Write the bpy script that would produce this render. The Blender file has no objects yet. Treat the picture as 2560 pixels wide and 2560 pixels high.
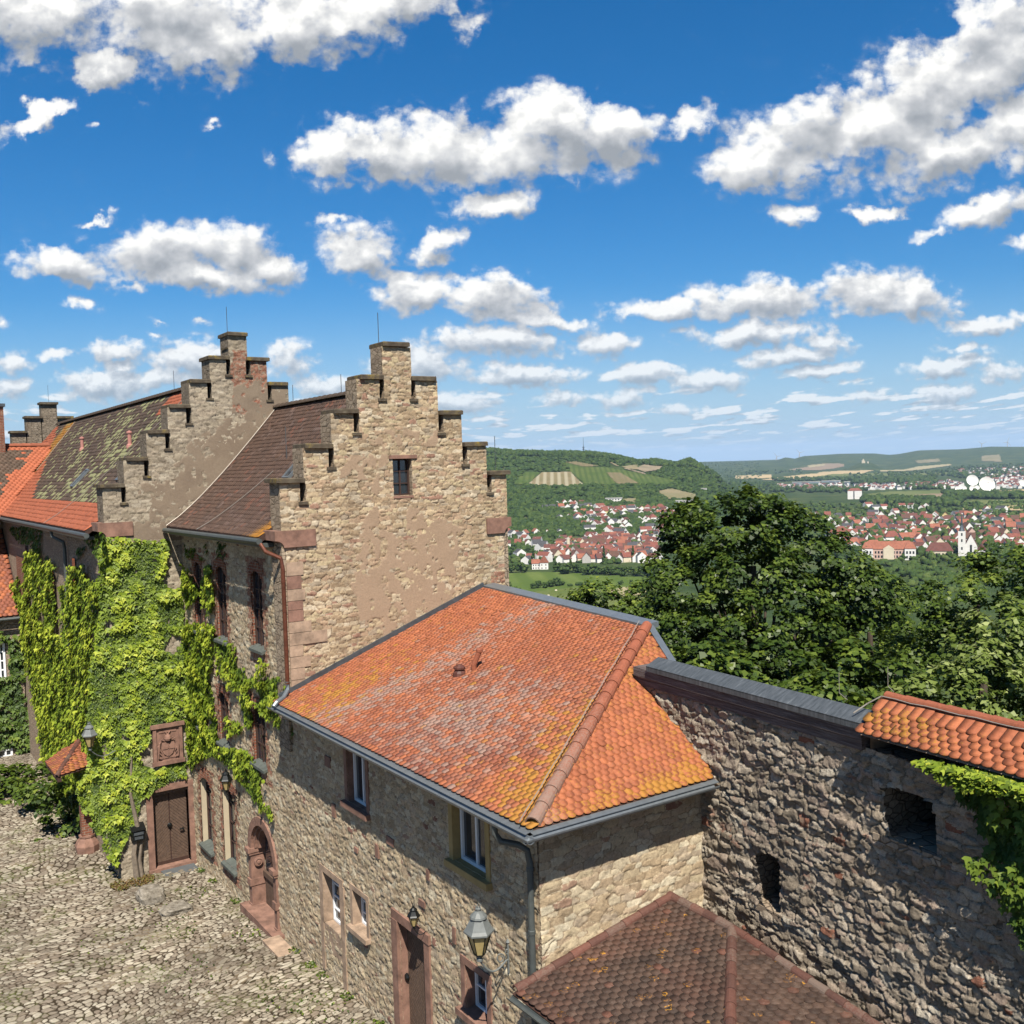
import bpy, math, random, os
import numpy as np
random.seed(7); RG = np.random.default_rng(11)
S = bpy.context.scene
COL = S.collection
# ------------------------------------------------------------------ camera
FL = 2480.0
ROLL = math.atan(.03); PIT = math.atan(118/2480.); HD = math.radians(34.1)
CF = np.array([math.sin(HD)*math.cos(PIT), math.cos(HD)*math.cos(PIT), -math.sin(PIT)])
CR = np.array([math.cos(HD), -math.sin(HD), 0.]); CU = np.cross(CR, CF)
CX = math.cos(ROLL)*CR - math.sin(ROLL)*CU
CY = math.sin(ROLL)*CR + math.cos(ROLL)*CU
CP = np.array([0, 0, 12.2])
cd = bpy.data.cameras.new('camera'); cam = bpy.data.objects.new('camera', cd); COL.objects.link(cam)
from mathutils import Matrix, Vector
m = Matrix.Identity(4)
for i in range(3):
    m[i][0] = CX[i]; m[i][1] = CY[i]; m[i][2] = -CF[i]; m[i][3] = CP[i]
cam.matrix_world = m
cd.sensor_fit = 'HORIZONTAL'; cd.sensor_width = 36; cd.lens = 36*FL/2560
cd.clip_start = .1; cd.clip_end = 60000
S.camera = cam
# ------------------------------------------------------------------ world: sky with clouds
SUN = Vector((-.32, -.64, 1.0)).normalized()
SUN_EL = math.asin(SUN.z); SUN_ROT = math.atan2(SUN.x, SUN.y) % (2*math.pi)
def ray(u, v): return CX*(u-1280)+CY*(1280-v)+CF*FL
FH = np.array([math.sin(HD), math.cos(HD), 0.])
w = bpy.data.worlds.new("World"); S.world = w; w.use_nodes = True
nt = w.node_tree; nt.nodes.clear()
def nd(t, typ, ins=None, **kw):
    n = t.nodes.new(typ)
    for k, v in kw.items(): setattr(n, k, v)
    if ins:
        for k, v in ins.items():
            s = n.inputs[k]
            if hasattr(v, 'is_output') or isinstance(v, bpy.types.NodeSocket): t.links.new(v, s)
            else: s.default_value = v
    return n
def mth(t, op, a, b=None, c=None, clamp=False):
    n = t.nodes.new('ShaderNodeMath'); n.operation = op; n.use_clamp = clamp
    for i, x in enumerate((a, b, c)):
        if x is None: continue
        if isinstance(x, bpy.types.NodeSocket): t.links.new(x, n.inputs[i])
        else: n.inputs[i].default_value = x
    return n.outputs[0]
def vmt(t, op, a, b=None, sc=None):
    n = t.nodes.new('ShaderNodeVectorMath'); n.operation = op
    for i, x in enumerate((a, b)):
        if x is None: continue
        if isinstance(x, bpy.types.NodeSocket): t.links.new(x, n.inputs[i])
        else: n.inputs[i].default_value = x
    if sc is not None:
        if isinstance(sc, bpy.types.NodeSocket): t.links.new(sc, n.inputs['Scale'])
        else: n.inputs['Scale'].default_value = sc
    return n
def mixc(t, f, a, b, typ='RGBA', blend='MIX'):
    n = t.nodes.new('ShaderNodeMix'); n.data_type = typ; n.blend_type = blend
    ia, ib, o = (6, 7, 2) if typ == 'RGBA' else (2, 3, 0)
    for i, x in ((0, f), (ia, a), (ib, b)):
        if isinstance(x, bpy.types.NodeSocket): t.links.new(x, n.inputs[i])
        else:
            if typ == 'RGBA' and i and len(x) == 3: x = (*x, 1)
            n.inputs[i].default_value = x
    return n.outputs[o]
def ramp(t, f, stops, interp='LINEAR'):
    n = t.nodes.new('ShaderNodeValToRGB'); r = n.color_ramp; r.interpolation = interp
    while len(r.elements) < len(stops): r.elements.new(.5)
    for e, (p, c) in zip(r.elements, stops):
        e.position = p; e.color = (*c, 1) if len(c) == 3 else c
    if isinstance(f, bpy.types.NodeSocket): t.links.new(f, n.inputs[0])
    return n.outputs[0]
# cloud ellipses: centre, half sizes, tilt (traced in the photograph, kept as directions in the sky)
CL = [(60,20,210,105,5),(300,30,200,120,-5),(410,80,120,85,5),(560,30,200,95,0),(740,5,170,85,-15),(200,135,90,45,40),(860,30,50,40,0),
(880,290,300,80,2),(1060,240,170,80,10),(1150,250,110,75,0),(700,290,150,62,10),(930,385,105,32,-8),(620,300,80,60,0),
(1300,238,62,42,-30),(510,288,26,24,0),(400,243,32,16,0),(60,235,75,30,-40),(110,200,50,20,-30),(185,240,24,17,0),(20,260,40,30,0),
(1640,240,290,105,-14),(1760,170,230,120,-28),(1900,90,170,130,-30),(1450,300,130,85,-8),(1800,280,210,75,-15),(1930,240,90,90,0),
(120,500,130,42,4),(290,480,150,60,0),(440,475,120,62,12),(380,515,180,36,4),(500,495,80,40,10),
(680,470,90,58,0),(820,450,60,28,-10),(640,430,60,22,0),(800,480,50,22,0),
(790,545,105,44,0),(920,560,140,48,6),(950,640,140,42,2),(1140,648,70,33,5),(870,632,70,30,0),(1040,600,90,20,8),
(1250,583,120,27,-3),(1430,568,180,46,-5),(1640,550,120,50,0),(1730,560,90,48,8),(1420,628,160,28,-4),(1810,585,22,14,0),
(1850,400,110,36,-12),(1930,385,60,36,0),(1490,400,60,28,0),(1650,392,80,20,-5),(1760,440,50,18,-10),(1930,450,50,35,0),
(1500,665,130,26,-6),(1550,697,82,17,-3),(1860,615,95,25,-5),(1560,640,70,20,-4),(1920,600,50,20,0),
(150,575,45,16,0),(105,676,52,20,0),(215,658,66,27,0),(225,690,60,18,0),(200,725,110,42,0),(300,715,70,30,0),(25,690,50,40,0),(20,730,60,25,0),(360,680,95,52,0),
(545,675,60,48,10),(620,730,90,25,0),(800,683,110,45,5),(740,700,60,40,0),(860,765,110,25,3),(560,770,80,20,0),
(980,707,140,25,0),(1060,752,62,20,0),(1170,752,66,24,0),(1205,705,100,22,-2),(1340,718,95,27,-4),(1218,738,34,20,0),(1295,776,60,15,0),
(1790,690,100,24,-8),(1780,742,75,22,-6),(1640,745,60,16,0),(1890,705,60,24,-5),(1820,656,60,14,0),(180,410,34,9,0),(380,610,22,9,0),(300,608,28,9,0),(290,635,30,12,0),(250,540,50,16,0),(5,605,22,20,0),(1040,372,20,12,-20),(1090,350,22,14,-30)]
def gno(x, y):
    d = ray(x*1.32505, y*1.32505); return (d@CR)/(d@FH), d[2]/(d@FH)
gp = bpy.data.node_groups.new('CloudField', 'ShaderNodeTree')
gp.interface.new_socket('P', in_out='INPUT', socket_type='NodeSocketVector')
gp.interface.new_socket('E', in_out='INPUT', socket_type='NodeSocketFloat')
gp.interface.new_socket('F', in_out='OUTPUT', socket_type='NodeSocketFloat'); gp.interface.new_socket('S', in_out='OUTPUT', socket_type='NodeSocketFloat')
gi = gp.nodes.new('NodeGroupInput'); go = gp.nodes.new('NodeGroupOutput')
P = gi.outputs['P']; E = gi.outputs['E']
# finer billows towards the horizon, because the clouds there are farther away
fr = mth(gp, 'DIVIDE', 1.0, mth(gp, 'ADD', E, .13))
wn = nd(gp, 'ShaderNodeTexNoise', {'Vector': P, 'Scale': 20., 'Detail': 6., 'Roughness': .62}, noise_dimensions='3D')
off = vmt(gp, 'SCALE', vmt(gp, 'SUBTRACT', wn.outputs['Color'], (.5, .5, .5)).outputs[0], sc=mth(gp, 'MULTIPLY', mth(gp, 'ADD', E, .05), .19))
PD = vmt(gp, 'ADD', P, off.outputs[0]).outputs[0]
PD = vmt(gp, 'MULTIPLY', PD, (1, 1, 0)).outputs[0]
acc = None
for (cx, cy, rx, ry, rt) in CL:
    gx, gy = gno(cx, cy); k = 1.32505/2480*1.27
    mp = nd(gp, 'ShaderNodeMapping', {'Vector': PD, 'Location': (gx, gy, 0), 'Rotation': (0, 0, math.radians(-rt)+ROLL*-1), 'Scale': (rx*k, ry*k, 1)}, vector_type='TEXTURE')
    g = nd(gp, 'ShaderNodeTexGradient', {'Vector': mp.outputs[0]}, gradient_type='SPHERICAL').outputs['Fac']
    if rx < 75: g = mth(gp, 'MULTIPLY', g, max(.30, .24+rx*.0094))
    acc = g if acc is None else mth(gp, 'SMOOTH_MAX', acc, g, .12)
# small flat far clouds: a noise field laid out on the cloud base plane
sx = nd(gp, 'ShaderNodeSeparateXYZ', {0: P})
ey = mth(gp, 'MAXIMUM', mth(gp, 'ADD', sx.outputs[1], .055), .005)
cb = nd(gp, 'ShaderNodeCombineXYZ', {0: mth(gp, 'DIVIDE', sx.outputs[0], ey), 1: mth(gp, 'DIVIDE', .5, ey), 2: 3.3})
fn = nd(gp, 'ShaderNodeTexNoise', {'Vector': cb.outputs[0], 'Scale': 2.1, 'Detail': 3., 'Roughness': .5}, noise_dimensions='2D').outputs[0]
band = mth(gp, 'MULTIPLY', mth(gp, 'SUBTRACT', .115, sx.outputs[1]), 14., clamp=True)
far = mth(gp, 'MULTIPLY', mth(gp, 'MULTIPLY', mth(gp, 'SUBTRACT', fn, .47), 4.2), band)
acc = mth(gp, 'MAXIMUM', acc, far)
pf = vmt(gp, 'MULTIPLY', P, (1., 1.3, 1.)).outputs[0]
n1 = nd(gp, 'ShaderNodeTexNoise', {'Vector': vmt(gp, 'ADD', pf, (.3, .1, 0)).outputs[0], 'Scale': 22., 'Detail': 9., 'Roughness': .58, 'Lacunarity': 2.1}, noise_dimensions='2D').outputs[0]
n2 = nd(gp, 'ShaderNodeTexNoise', {'Vector': pf, 'Scale': 62., 'Detail': 6., 'Roughness': .6}, noise_dimensions='2D').outputs[0]
n3 = nd(gp, 'ShaderNodeTexNoise', {'Vector': pf, 'Scale': 17., 'Detail': 2.5, 'Roughness': .5}, noise_dimensions='2D').outputs[0]
lowm = mth(gp, 'MULTIPLY', mth(gp, 'SUBTRACT', .26, E), 5., clamp=True)
nz = mixc(gp, mixc(gp, lowm, .38, .75, 'FLOAT'), n1, n2, 'FLOAT')
vb = nd(gp, 'ShaderNodeTexVoronoi', {'Vector': vmt(gp, 'ADD', pf, vmt(gp, 'SCALE', vmt(gp, 'SUBTRACT', wn.outputs['Color'], (.5, .5, .5)).outputs[0], sc=.035).outputs[0]).outputs[0], 'Scale': 21., 'Detail': 2., 'Roughness': .62, 'Randomness': 1.}, voronoi_dimensions='2D')
vb2 = nd(gp, 'ShaderNodeTexVoronoi', {'Vector': vmt(gp, 'ADD', pf, vmt(gp, 'SCALE', vmt(gp, 'SUBTRACT', wn.outputs['Color'], (.5, .5, .5)).outputs[0], sc=.015).outputs[0]).outputs[0], 'Scale': 58., 'Detail': 1., 'Roughness': .6, 'Randomness': 1.}, voronoi_dimensions='2D')
vv = mixc(gp, mixc(gp, lowm, .25, .8, 'FLOAT'), vb.outputs['Distance'], vb2.outputs['Distance'], 'FLOAT')
bil = mth(gp, 'SUBTRACT', .50, vv)
gate = nd(gp, 'ShaderNodeMapRange', {'Value': acc, 'From Min': .05, 'From Max': .30}, interpolation_type='SMOOTHSTEP').outputs[0]
f = mth(gp, 'ADD', acc, mth(gp, 'MULTIPLY', mth(gp, 'ADD', mth(gp, 'MULTIPLY', mth(gp, 'SUBTRACT', nz, .5), 1.05), mth(gp, 'MULTIPLY', bil, .42)), gate))
gp.links.new(f, go.inputs['F'])
sn = mixc(gp, mixc(gp, lowm, .0, .7, 'FLOAT'), n3, n2, 'FLOAT')
sv = mth(gp, 'ADD', mth(gp, 'MULTIPLY', acc, .8), mth(gp, 'ADD', mth(gp, 'MULTIPLY', sn, .75), mth(gp, 'ADD', mth(gp, 'MULTIPLY', nz, .20), mth(gp, 'MULTIPLY', bil, .24))))
gp.links.new(sv, go.inputs['S'])
tc = nd(nt, 'ShaderNodeTexCoord')
dv = tc.outputs['Generated']
dx = vmt(nt, 'DOT_PRODUCT', dv, tuple(CR)).outputs['Value']
df = mth(nt, 'MAXIMUM', mth(nt, 'ABSOLUTE', vmt(nt, 'DOT_PRODUCT', dv, tuple(FH)).outputs['Value']), .05)
dz = nd(nt, 'ShaderNodeSeparateXYZ', {0: dv}).outputs[2]
gx = mth(nt, 'DIVIDE', dx, df); gy = mth(nt, 'DIVIDE', dz, df)
PP = nd(nt, 'ShaderNodeCombineXYZ', {0: gx, 1: gy, 2: 0.}).outputs[0]
EE = mth(nt, 'MAXIMUM', gy, 0.)
def field(vec):
    g = nt.nodes.new('ShaderNodeGroup'); g.node_tree = gp
    nt.links.new(vec, g.inputs['P']); nt.links.new(EE, g.inputs['E']); return g.outputs[0], g.outputs[1]
f0, s0 = field(PP)
st = mth(nt, 'ADD', mth(nt, 'MULTIPLY', EE, .052), .0045)
f1, s1 = field(vmt(nt, 'ADD', PP, nd(nt, 'ShaderNodeCombineXYZ', {0: mth(nt, 'MULTIPLY', st, -.45), 1: st, 2: 0.}).outputs[0]).outputs[0])
alp = nd(nt, 'ShaderNodeMapRange', {'Value': f0, 'From Min': .09, 'From Max': .50}, interpolation_type='SMOOTHSTEP').outputs[0]
alp = mth(nt, 'MULTIPLY', alp, nd(nt, 'ShaderNodeMapRange', {'Value': gy, 'From Min': -.002, 'From Max': .03}).outputs[0])
dif = mth(nt, 'SUBTRACT', s0, s1)
thick = nd(nt, 'ShaderNodeMapRange', {'Value': f0, 'From Min': .3, 'From Max': 1.1}).outputs[0]
lit = mth(nt, 'ADD', mth(nt, 'MULTIPLY', dif, 1.75), mth(nt, 'SUBTRACT', .60, mth(nt, 'MULTIPLY', thick, .27)), clamp=True)
ccol = ramp(nt, lit, [(0, (.155, .167, .182)), (.28, (.205, .215, .228)), (.5, (.262, .268, .277)), (.72, (.33, .333, .336)), (.9, (.405, .402, .395)), (1, (.46, .455, .44))])
sky = nd(nt, 'ShaderNodeTexSky', sky_type='NISHITA', sun_disc=False, sun_elevation=SUN_EL, sun_rotation=SUN_ROT, altitude=300., air_density=1.0, dust_density=1.1, ozone_density=1.4)
hs = nd(nt, 'ShaderNodeHueSaturation', {'Saturation': 1.25, 'Value': .95, 'Color': mixc(nt, 1., sky.outputs[0], (.66, .90, 1.13), blend='MULTIPLY')}).outputs[0]
SKYS = .0490
skc = vmt(nt, 'SCALE', hs, sc=SKYS).outputs[0]
hzf = nd(nt, 'ShaderNodeMapRange', {'Value': gy, 'From Min': -.02, 'From Max': .19, 'To Min': .85, 'To Max': 0.}, interpolation_type='SMOOTHSTEP').outputs[0]
skc = mixc(nt, hzf, skc, (.205, .28, .36))
# far clouds fade into the air near the horizon
fade = nd(nt, 'ShaderNodeMapRange', {'Value': gy, 'From Min': 0., 'From Max': .16, 'To Min': .55, 'To Max': 1.}).outputs[0]
fin = mixc(nt, mth(nt, 'MULTIPLY', alp, fade), skc, ccol)
bg = nd(nt, 'ShaderNodeBackground', {'Color': fin, 'Strength': 1.0})
wo = nd(nt, 'ShaderNodeOutputWorld', {'Surface': bg.outputs[0]})
w.cycles.sampling_method = 'MANUAL'; w.cycles.sample_map_resolution = 512
# ------------------------------------------------------------------ sun
sd = bpy.data.lights.new('sun', 'SUN'); sd.energy = 5.0; sd.angle = math.radians(.5); sd.color = (1, .935, .83)
so = bpy.data.objects.new('sun', sd); COL.objects.link(so); so.rotation_euler = SUN.to_track_quat('Z', 'Y').to_euler()
S.view_settings.view_transform = 'Standard'; S.view_settings.look = 'None'; S.view_settings.exposure = 1.2; S.view_settings.gamma = 1
S.cycles.max_bounces = 5; S.cycles.volume_bounces = 0; S.cycles.transparent_max_bounces = 6; S.cycles.use_denoising = True
# ------------------------------------------------------------------ back-projection on to real planes
def onX(u, v, X): d = ray(u, v); return CP+d*((X-CP[0])/d[0])
def onY(u, v, Y): d = ray(u, v); return CP+d*((Y-CP[1])/d[1])
def onZ(u, v, Z): d = ray(u, v); return CP+d*((Z-CP[2])/d[2])
def proj(p):
    d = np.asarray(p, float)-CP; z = d@CF
    return 1280+FL*(d@CX)/z, 1280-FL*(d@CY)/z
# ------------------------------------------------------------------ tags and mesh makers
def tag(o, label=None, cat=None, group=None, kind=None):
    if label: o['label'] = label
    if cat: o['category'] = cat
    if group: o['group'] = group
    if kind: o['kind'] = kind
    return o
def empty(name, loc, label, cat, group=None):
    o = bpy.data.objects.new(name, None); COL.objects.link(o); o.location = loc; o.empty_display_size = .2
    tag(o, label, cat, group); o['_l'] = 0; del o['_l']
    return o
def link(name, me, parent=None):
    o = bpy.data.objects.new(name, me); COL.objects.link(o)
    if parent is not None:
        o.parent = parent; o.matrix_parent_inverse = Matrix.Translation(-parent.location) if parent.parent is None else Matrix.Identity(4)
    return o
def mesh(name, V, F, mats, parent=None, smooth=False, attrs=None, mi=None):
    """V (n,3), F list of index tuples or an (m,k) array"""
    me = bpy.data.meshes.new(name)
    V = np.asarray(V, dtype=np.float32)
    if isinstance(F, np.ndarray):
        mm, k = F.shape
        me.vertices.add(len(V)); me.vertices.foreach_set('co', V.ravel())
        me.loops.add(mm*k); me.loops.foreach_set('vertex_index', F.astype(np.int32).ravel())
        me.polygons.add(mm); me.polygons.foreach_set('loop_start', np.arange(0, mm*k, k, dtype=np.int32))
        me.polygons.foreach_set('loop_total', np.full(mm, k, dtype=np.int32))
        me.update(calc_edges=True)
    else:
        me.from_pydata([tuple(map(float, p)) for p in V], [], F); me.update()
    if not isinstance(mats, (list, tuple)): mats = [mats]
    for m_ in mats: me.materials.append(m_)
    if mi is not None: me.polygons.foreach_set('material_index', np.asarray(mi, dtype=np.int32))
    if smooth: me.polygons.foreach_set('use_smooth', np.ones(len(me.polygons), dtype=bool))
    if attrs:
        for k_, a in attrs.items():
            at = me.attributes.new(k_, 'FLOAT', 'POINT'); at.data.foreach_set('value', np.asarray(a, dtype=np.float32))
    return link(name, me, parent)
class MB:
    def __init__(s): s.V = []; s.F = []; s.M = []
    def add(s, V, F, m=0):
        b = len(s.V); s.V += [tuple(map(float, p)) for p in V]; s.F += [tuple(i+b for i in f) for f in F]; s.M += [m]*len(F)
    def box(s, a, b, m=0):
        x0, y0, z0 = a; x1, y1, z1 = b
        s.add([(x0,y0,z0),(x1,y0,z0),(x1,y1,z0),(x0,y1,z0),(x0,y0,z1),(x1,y0,z1),(x1,y1,z1),(x0,y1,z1)],
              [(0,3,2,1),(4,5,6,7),(0,1,5,4),(1,2,6,5),(2,3,7,6),(3,0,4,7)], m)
    def obox(s, c, ax, ay, az, m=0):
        c, ax, ay, az = map(np.asarray, (c, ax, ay, az))
        V = [c+i*ax+j*ay+k*az for k in (-1, 1) for j in (-1, 1) for i in (-1, 1)]
        s.add(V, [(0,2,3,1),(4,5,7,6),(0,1,5,4),(1,3,7,5),(3,2,6,7),(2,0,4,6)], m)
    def tube(s, pts, r, n=8, m=0, cap=True):
        pts = [np.asarray(p, float) for p in pts]; rs = r if isinstance(r, (list, tuple)) else [r]*len(pts)
        V = []; F = []
        for i, p in enumerate(pts):
            d = pts[min(i+1, len(pts)-1)]-pts[max(i-1, 0)]; d /= np.linalg.norm(d)+1e-9
            a = np.cross(d, (0, 0, 1) if abs(d[2]) < .9 else (1, 0, 0)); a /= np.linalg.norm(a); b = np.cross(d, a)
            for j in range(n):
                t = 2*math.pi*j/n; V.append(p+rs[i]*(math.cos(t)*a+math.sin(t)*b))
        for i in range(len(pts)-1):
            for j in range(n): F.append((i*n+j, i*n+(j+1) % n, (i+1)*n+(j+1) % n, (i+1)*n+j))
        if cap: F += [tuple(range(n))[::-1], tuple((len(pts)-1)*n+j for j in range(n))]
        s.add(V, F, m)
    def lathe(s, c, prof, n=12, m=0, ax=(0, 0, 1), ph=0):
        c = np.asarray(c, float); ax = np.asarray(ax, float); ax /= np.linalg.norm(ax)
        a = np.cross(ax, (0, 1, 0) if abs(ax[1]) < .9 else (1, 0, 0)); a /= np.linalg.norm(a); b = np.cross(ax, a)
        V = []; F = []
        for (r, h) in prof:
            for j in range(n):
                t = 2*math.pi*(j+ph)/n; V.append(c+ax*h+r*(math.cos(t)*a+math.sin(t)*b))
        for i in range(len(prof)-1):
            for j in range(n): F.append((i*n+j, i*n+(j+1) % n, (i+1)*n+(j+1) % n, (i+1)*n+j))
        F += [tuple(range(n))[::-1], tuple((len(prof)-1)*n+j for j in range(n))]
        s.add(V, F, m)
    def prism(s, poly, d, m=0):
        """closed polygon of 3-D points, extruded by vector d"""
        n = len(poly); d = np.asarray(d, float); V = [np.asarray(p, float) for p in poly]; V += [p+d for p in V]
        s.add(V, [tuple(range(n)), tuple(range(2*n-1, n-1, -1))]+[(i, i+n, (i+1) % n+n, (i+1) % n) for i in range(n)], m)
    def build(s, name, mats, parent=None, smooth=False):
        return mesh(name, s.V, s.F, mats, parent, smooth, mi=s.M)
# ------------------------------------------------------------------ materials
def mat(name, fn, rough=.85, metallic=0., bump=None, spec=.3, k=.49):
    m_ = bpy.data.materials.new(name); m_.use_nodes = True; t = m_.node_tree
    b = t.nodes['Principled BSDF']; b.inputs['Roughness'].default_value = rough; b.inputs['Metallic'].default_value = metallic
    b.inputs['Specular IOR Level'].default_value = spec
    c = fn(t) if callable(fn) else fn
    bh = None
    if isinstance(c, tuple) and len(c) == 2 and isinstance(c[0], bpy.types.NodeSocket): c, bh = c
    if isinstance(c, bpy.types.NodeSocket): t.links.new(scl(t, c, k), b.inputs['Base Color'])
    else: b.inputs['Base Color'].default_value = (*c, 1)
    if bh is not None:
        bp = nd(t, 'ShaderNodeBump', {'Height': bh, 'Strength': 1., 'Distance': bump or .02}); t.links.new(bp.outputs[0], b.inputs['Normal'])
    return m_
def geo(t): return nd(t, 'ShaderNodeTexCoord').outputs['Object']
def noise(t, sc, det=4., rough=.55, vec=None, dim='3D'):
    return nd(t, 'ShaderNodeTexNoise', {'Vector': vec if vec is not None else geo(t), 'Scale': sc, 'Detail': det, 'Roughness': rough}, noise_dimensions=dim).outputs[0]
def attr(t, n): return nd(t, 'ShaderNodeAttribute', attribute_name=n).outputs['Fac']
def mapr(t, v, a, b, c=0., d=1., sm=False):
    return nd(t, 'ShaderNodeMapRange', {'Value': v, 'From Min': a, 'From Max': b, 'To Min': c, 'To Max': d}, interpolation_type='SMOOTHSTEP' if sm else 'LINEAR').outputs[0]
def scl(t, c, f): return mixc(t, 1., c, nd(t, 'ShaderNodeCombineColor', {0: f, 1: f, 2: f}).outputs[0], blend='MULTIPLY')
def simple(name, c, rough=.85, var=.25, sc=6., metallic=0., spec=.3, bump=0., k=.49):
    def fn(t):
        n = noise(t, sc, 6., .65); col = scl(t, (*c, 1), mapr(t, n, .3, .7, 1-var, 1+var))
        return (col, n) if bump else col
    return mat(name, fn, rough, metallic, bump, spec, k)
# ------------------------------------------------------------------ palette materials
def hsh(i, j, s):
    n = (i.astype(np.int64)*73856093) ^ (j.astype(np.int64)*19349663) ^ (s*83492791)
    n = (n ^ (n >> 13))*1274126177 & 0x7fffffff
    n = (n ^ (n >> 15))*2246822519 & 0x7fffffff
    return (n & 0xffffff)/float(0x1000000)
def vnoise(x, y, s=0):
    xi = np.floor(x); yi = np.floor(y); fx = x-xi; fy = y-yi; fx = fx*fx*(3-2*fx); fy = fy*fy*(3-2*fy)
    a = hsh(xi, yi, s); b = hsh(xi+1, yi, s); c = hsh(xi, yi+1, s); d = hsh(xi+1, yi+1, s)
    return (a*(1-fx)+b*fx)*(1-fy)+(c*(1-fx)+d*fx)*fy
def fbm(x, y, s=0, o=4):
    v = 0; a = .5
    for i in range(o): v = v+a*vnoise(x*2**i, y*2**i, s+i); a *= .5
    return v/(1-.5**o)
def worley(a, b, cw, ch, s, course=.75, warp=1.):
    """irregular coursed stones: returns cell random, edge closeness 0..1, second random"""
    a0_ = a; a = a+warp*.06*(fbm(a*2.3, b*2.3, s+90, 3)-.5)*2+warp*.018*(fbm(a*11, b*11, s+93, 2)-.5)*2; b = b+warp*.045*(fbm(a0_*1.1+7, b*2.9, s+91, 3)-.5)*2+warp*.014*(fbm(a0_*10, b*13, s+94, 2)-.5)*2
    i0 = np.floor(a/cw); j0 = np.floor(b/ch)
    f1 = np.full(a.shape, 9.); f2 = np.full(a.shape, 9.); cid = np.zeros(a.shape); cid2 = np.zeros(a.shape)
    for dj in (-1, 0, 1):
        for di in (-2, -1, 0, 1, 2):
            i = i0+di; j = j0+dj
            px = (i+.5+(hsh(i, j, s)-.5)*.9+.5*(j % 2))*cw; py = (j+.5+(hsh(i, j, s+1)-.5)*(1-course))*ch
            k = .62+.8*hsh(i, j, s+5)
            dx = np.abs(a-px)/cw/k; dy = np.abs(b-py)/ch/k
            d = (dx**4+dy**4)**(1/4.)
            n1 = d < f1
            f2 = np.where(n1, f1, np.minimum(f2, d)); f1 = np.where(n1, d, f1)
            cid = np.where(n1, hsh(i, j, s+2), cid); cid2 = np.where(n1, hsh(i, j, s+3), cid2)
    return cid, f2-f1, cid2
def relief_wall(name, P0, U, N, W, H, keep, mats, parent, res=.03, cw=.34, ch=.17, amp=.03, seed=1, plaster=None, extra=None, z0=0., rough=.012, jointw=.12, warp=1., facet=.25):
    P0 = np.asarray(P0, float); U = np.asarray(U, float); N = np.asarray(N, float); Z = np.array([0, 0, 1.])
    nu = int(W/res)+1; nv = int(H/res)+1
    A, B = np.meshgrid(np.linspace(0, W, nu), np.linspace(0, H, nv))
    cid, e, c2 = worley(A+3.1, B+z0, cw, ch, seed, warp=warp)
    st = np.clip(e/jointw, 0, 1); st = st*st*(3-2*st)
    pl = np.zeros(A.shape) if plaster is None else plaster(A, B)
    ex = np.zeros(A.shape) if extra is None else extra(A, B)
    tl_ = ((cid*7.3) % 1-.5)*np.sin(A/cw*2.2+c2*9)+((c2*5.1) % 1-.5)*np.sin(B/ch*2.4+cid*9)
    d = amp*st*(.35+.65*c2+facet*tl_)+rough*(fbm(A*9, B*9, seed+7, 4)-.5)*2
    d = d*(1-pl)+pl*(amp*.85+rough*.6*(fbm(A*5, B*5, seed+8, 4)-.5))
    V = P0+A[..., None]*U+B[..., None]*Z+d[..., None]*N
    idx = np.arange(nu*nv).reshape(nv, nu)
    ca = (A[:-1, :-1]+A[1:, 1:])/2; cb = (B[:-1, :-1]+B[1:, 1:])/2
    k = keep(ca, cb)
    F = np.stack([idx[:-1, :-1][k], idx[:-1, 1:][k], idx[1:, 1:][k], idx[1:, :-1][k]], 1)
    if np.dot(np.cross(U, Z), N) < 0: F = F[:, ::-1]
    used = np.unique(F); rm = np.zeros(nu*nv, np.int64); rm[used] = np.arange(len(used))
    V = V.reshape(-1, 3)[used]; F = rm[F]
    g = lambda q: q.reshape(-1)[used]
    return mesh(name, V, F, mats, parent, True, {'cell': g(cid), 'joint': g(1-st), 'plas': g(pl), 'red': g(ex)})
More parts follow.
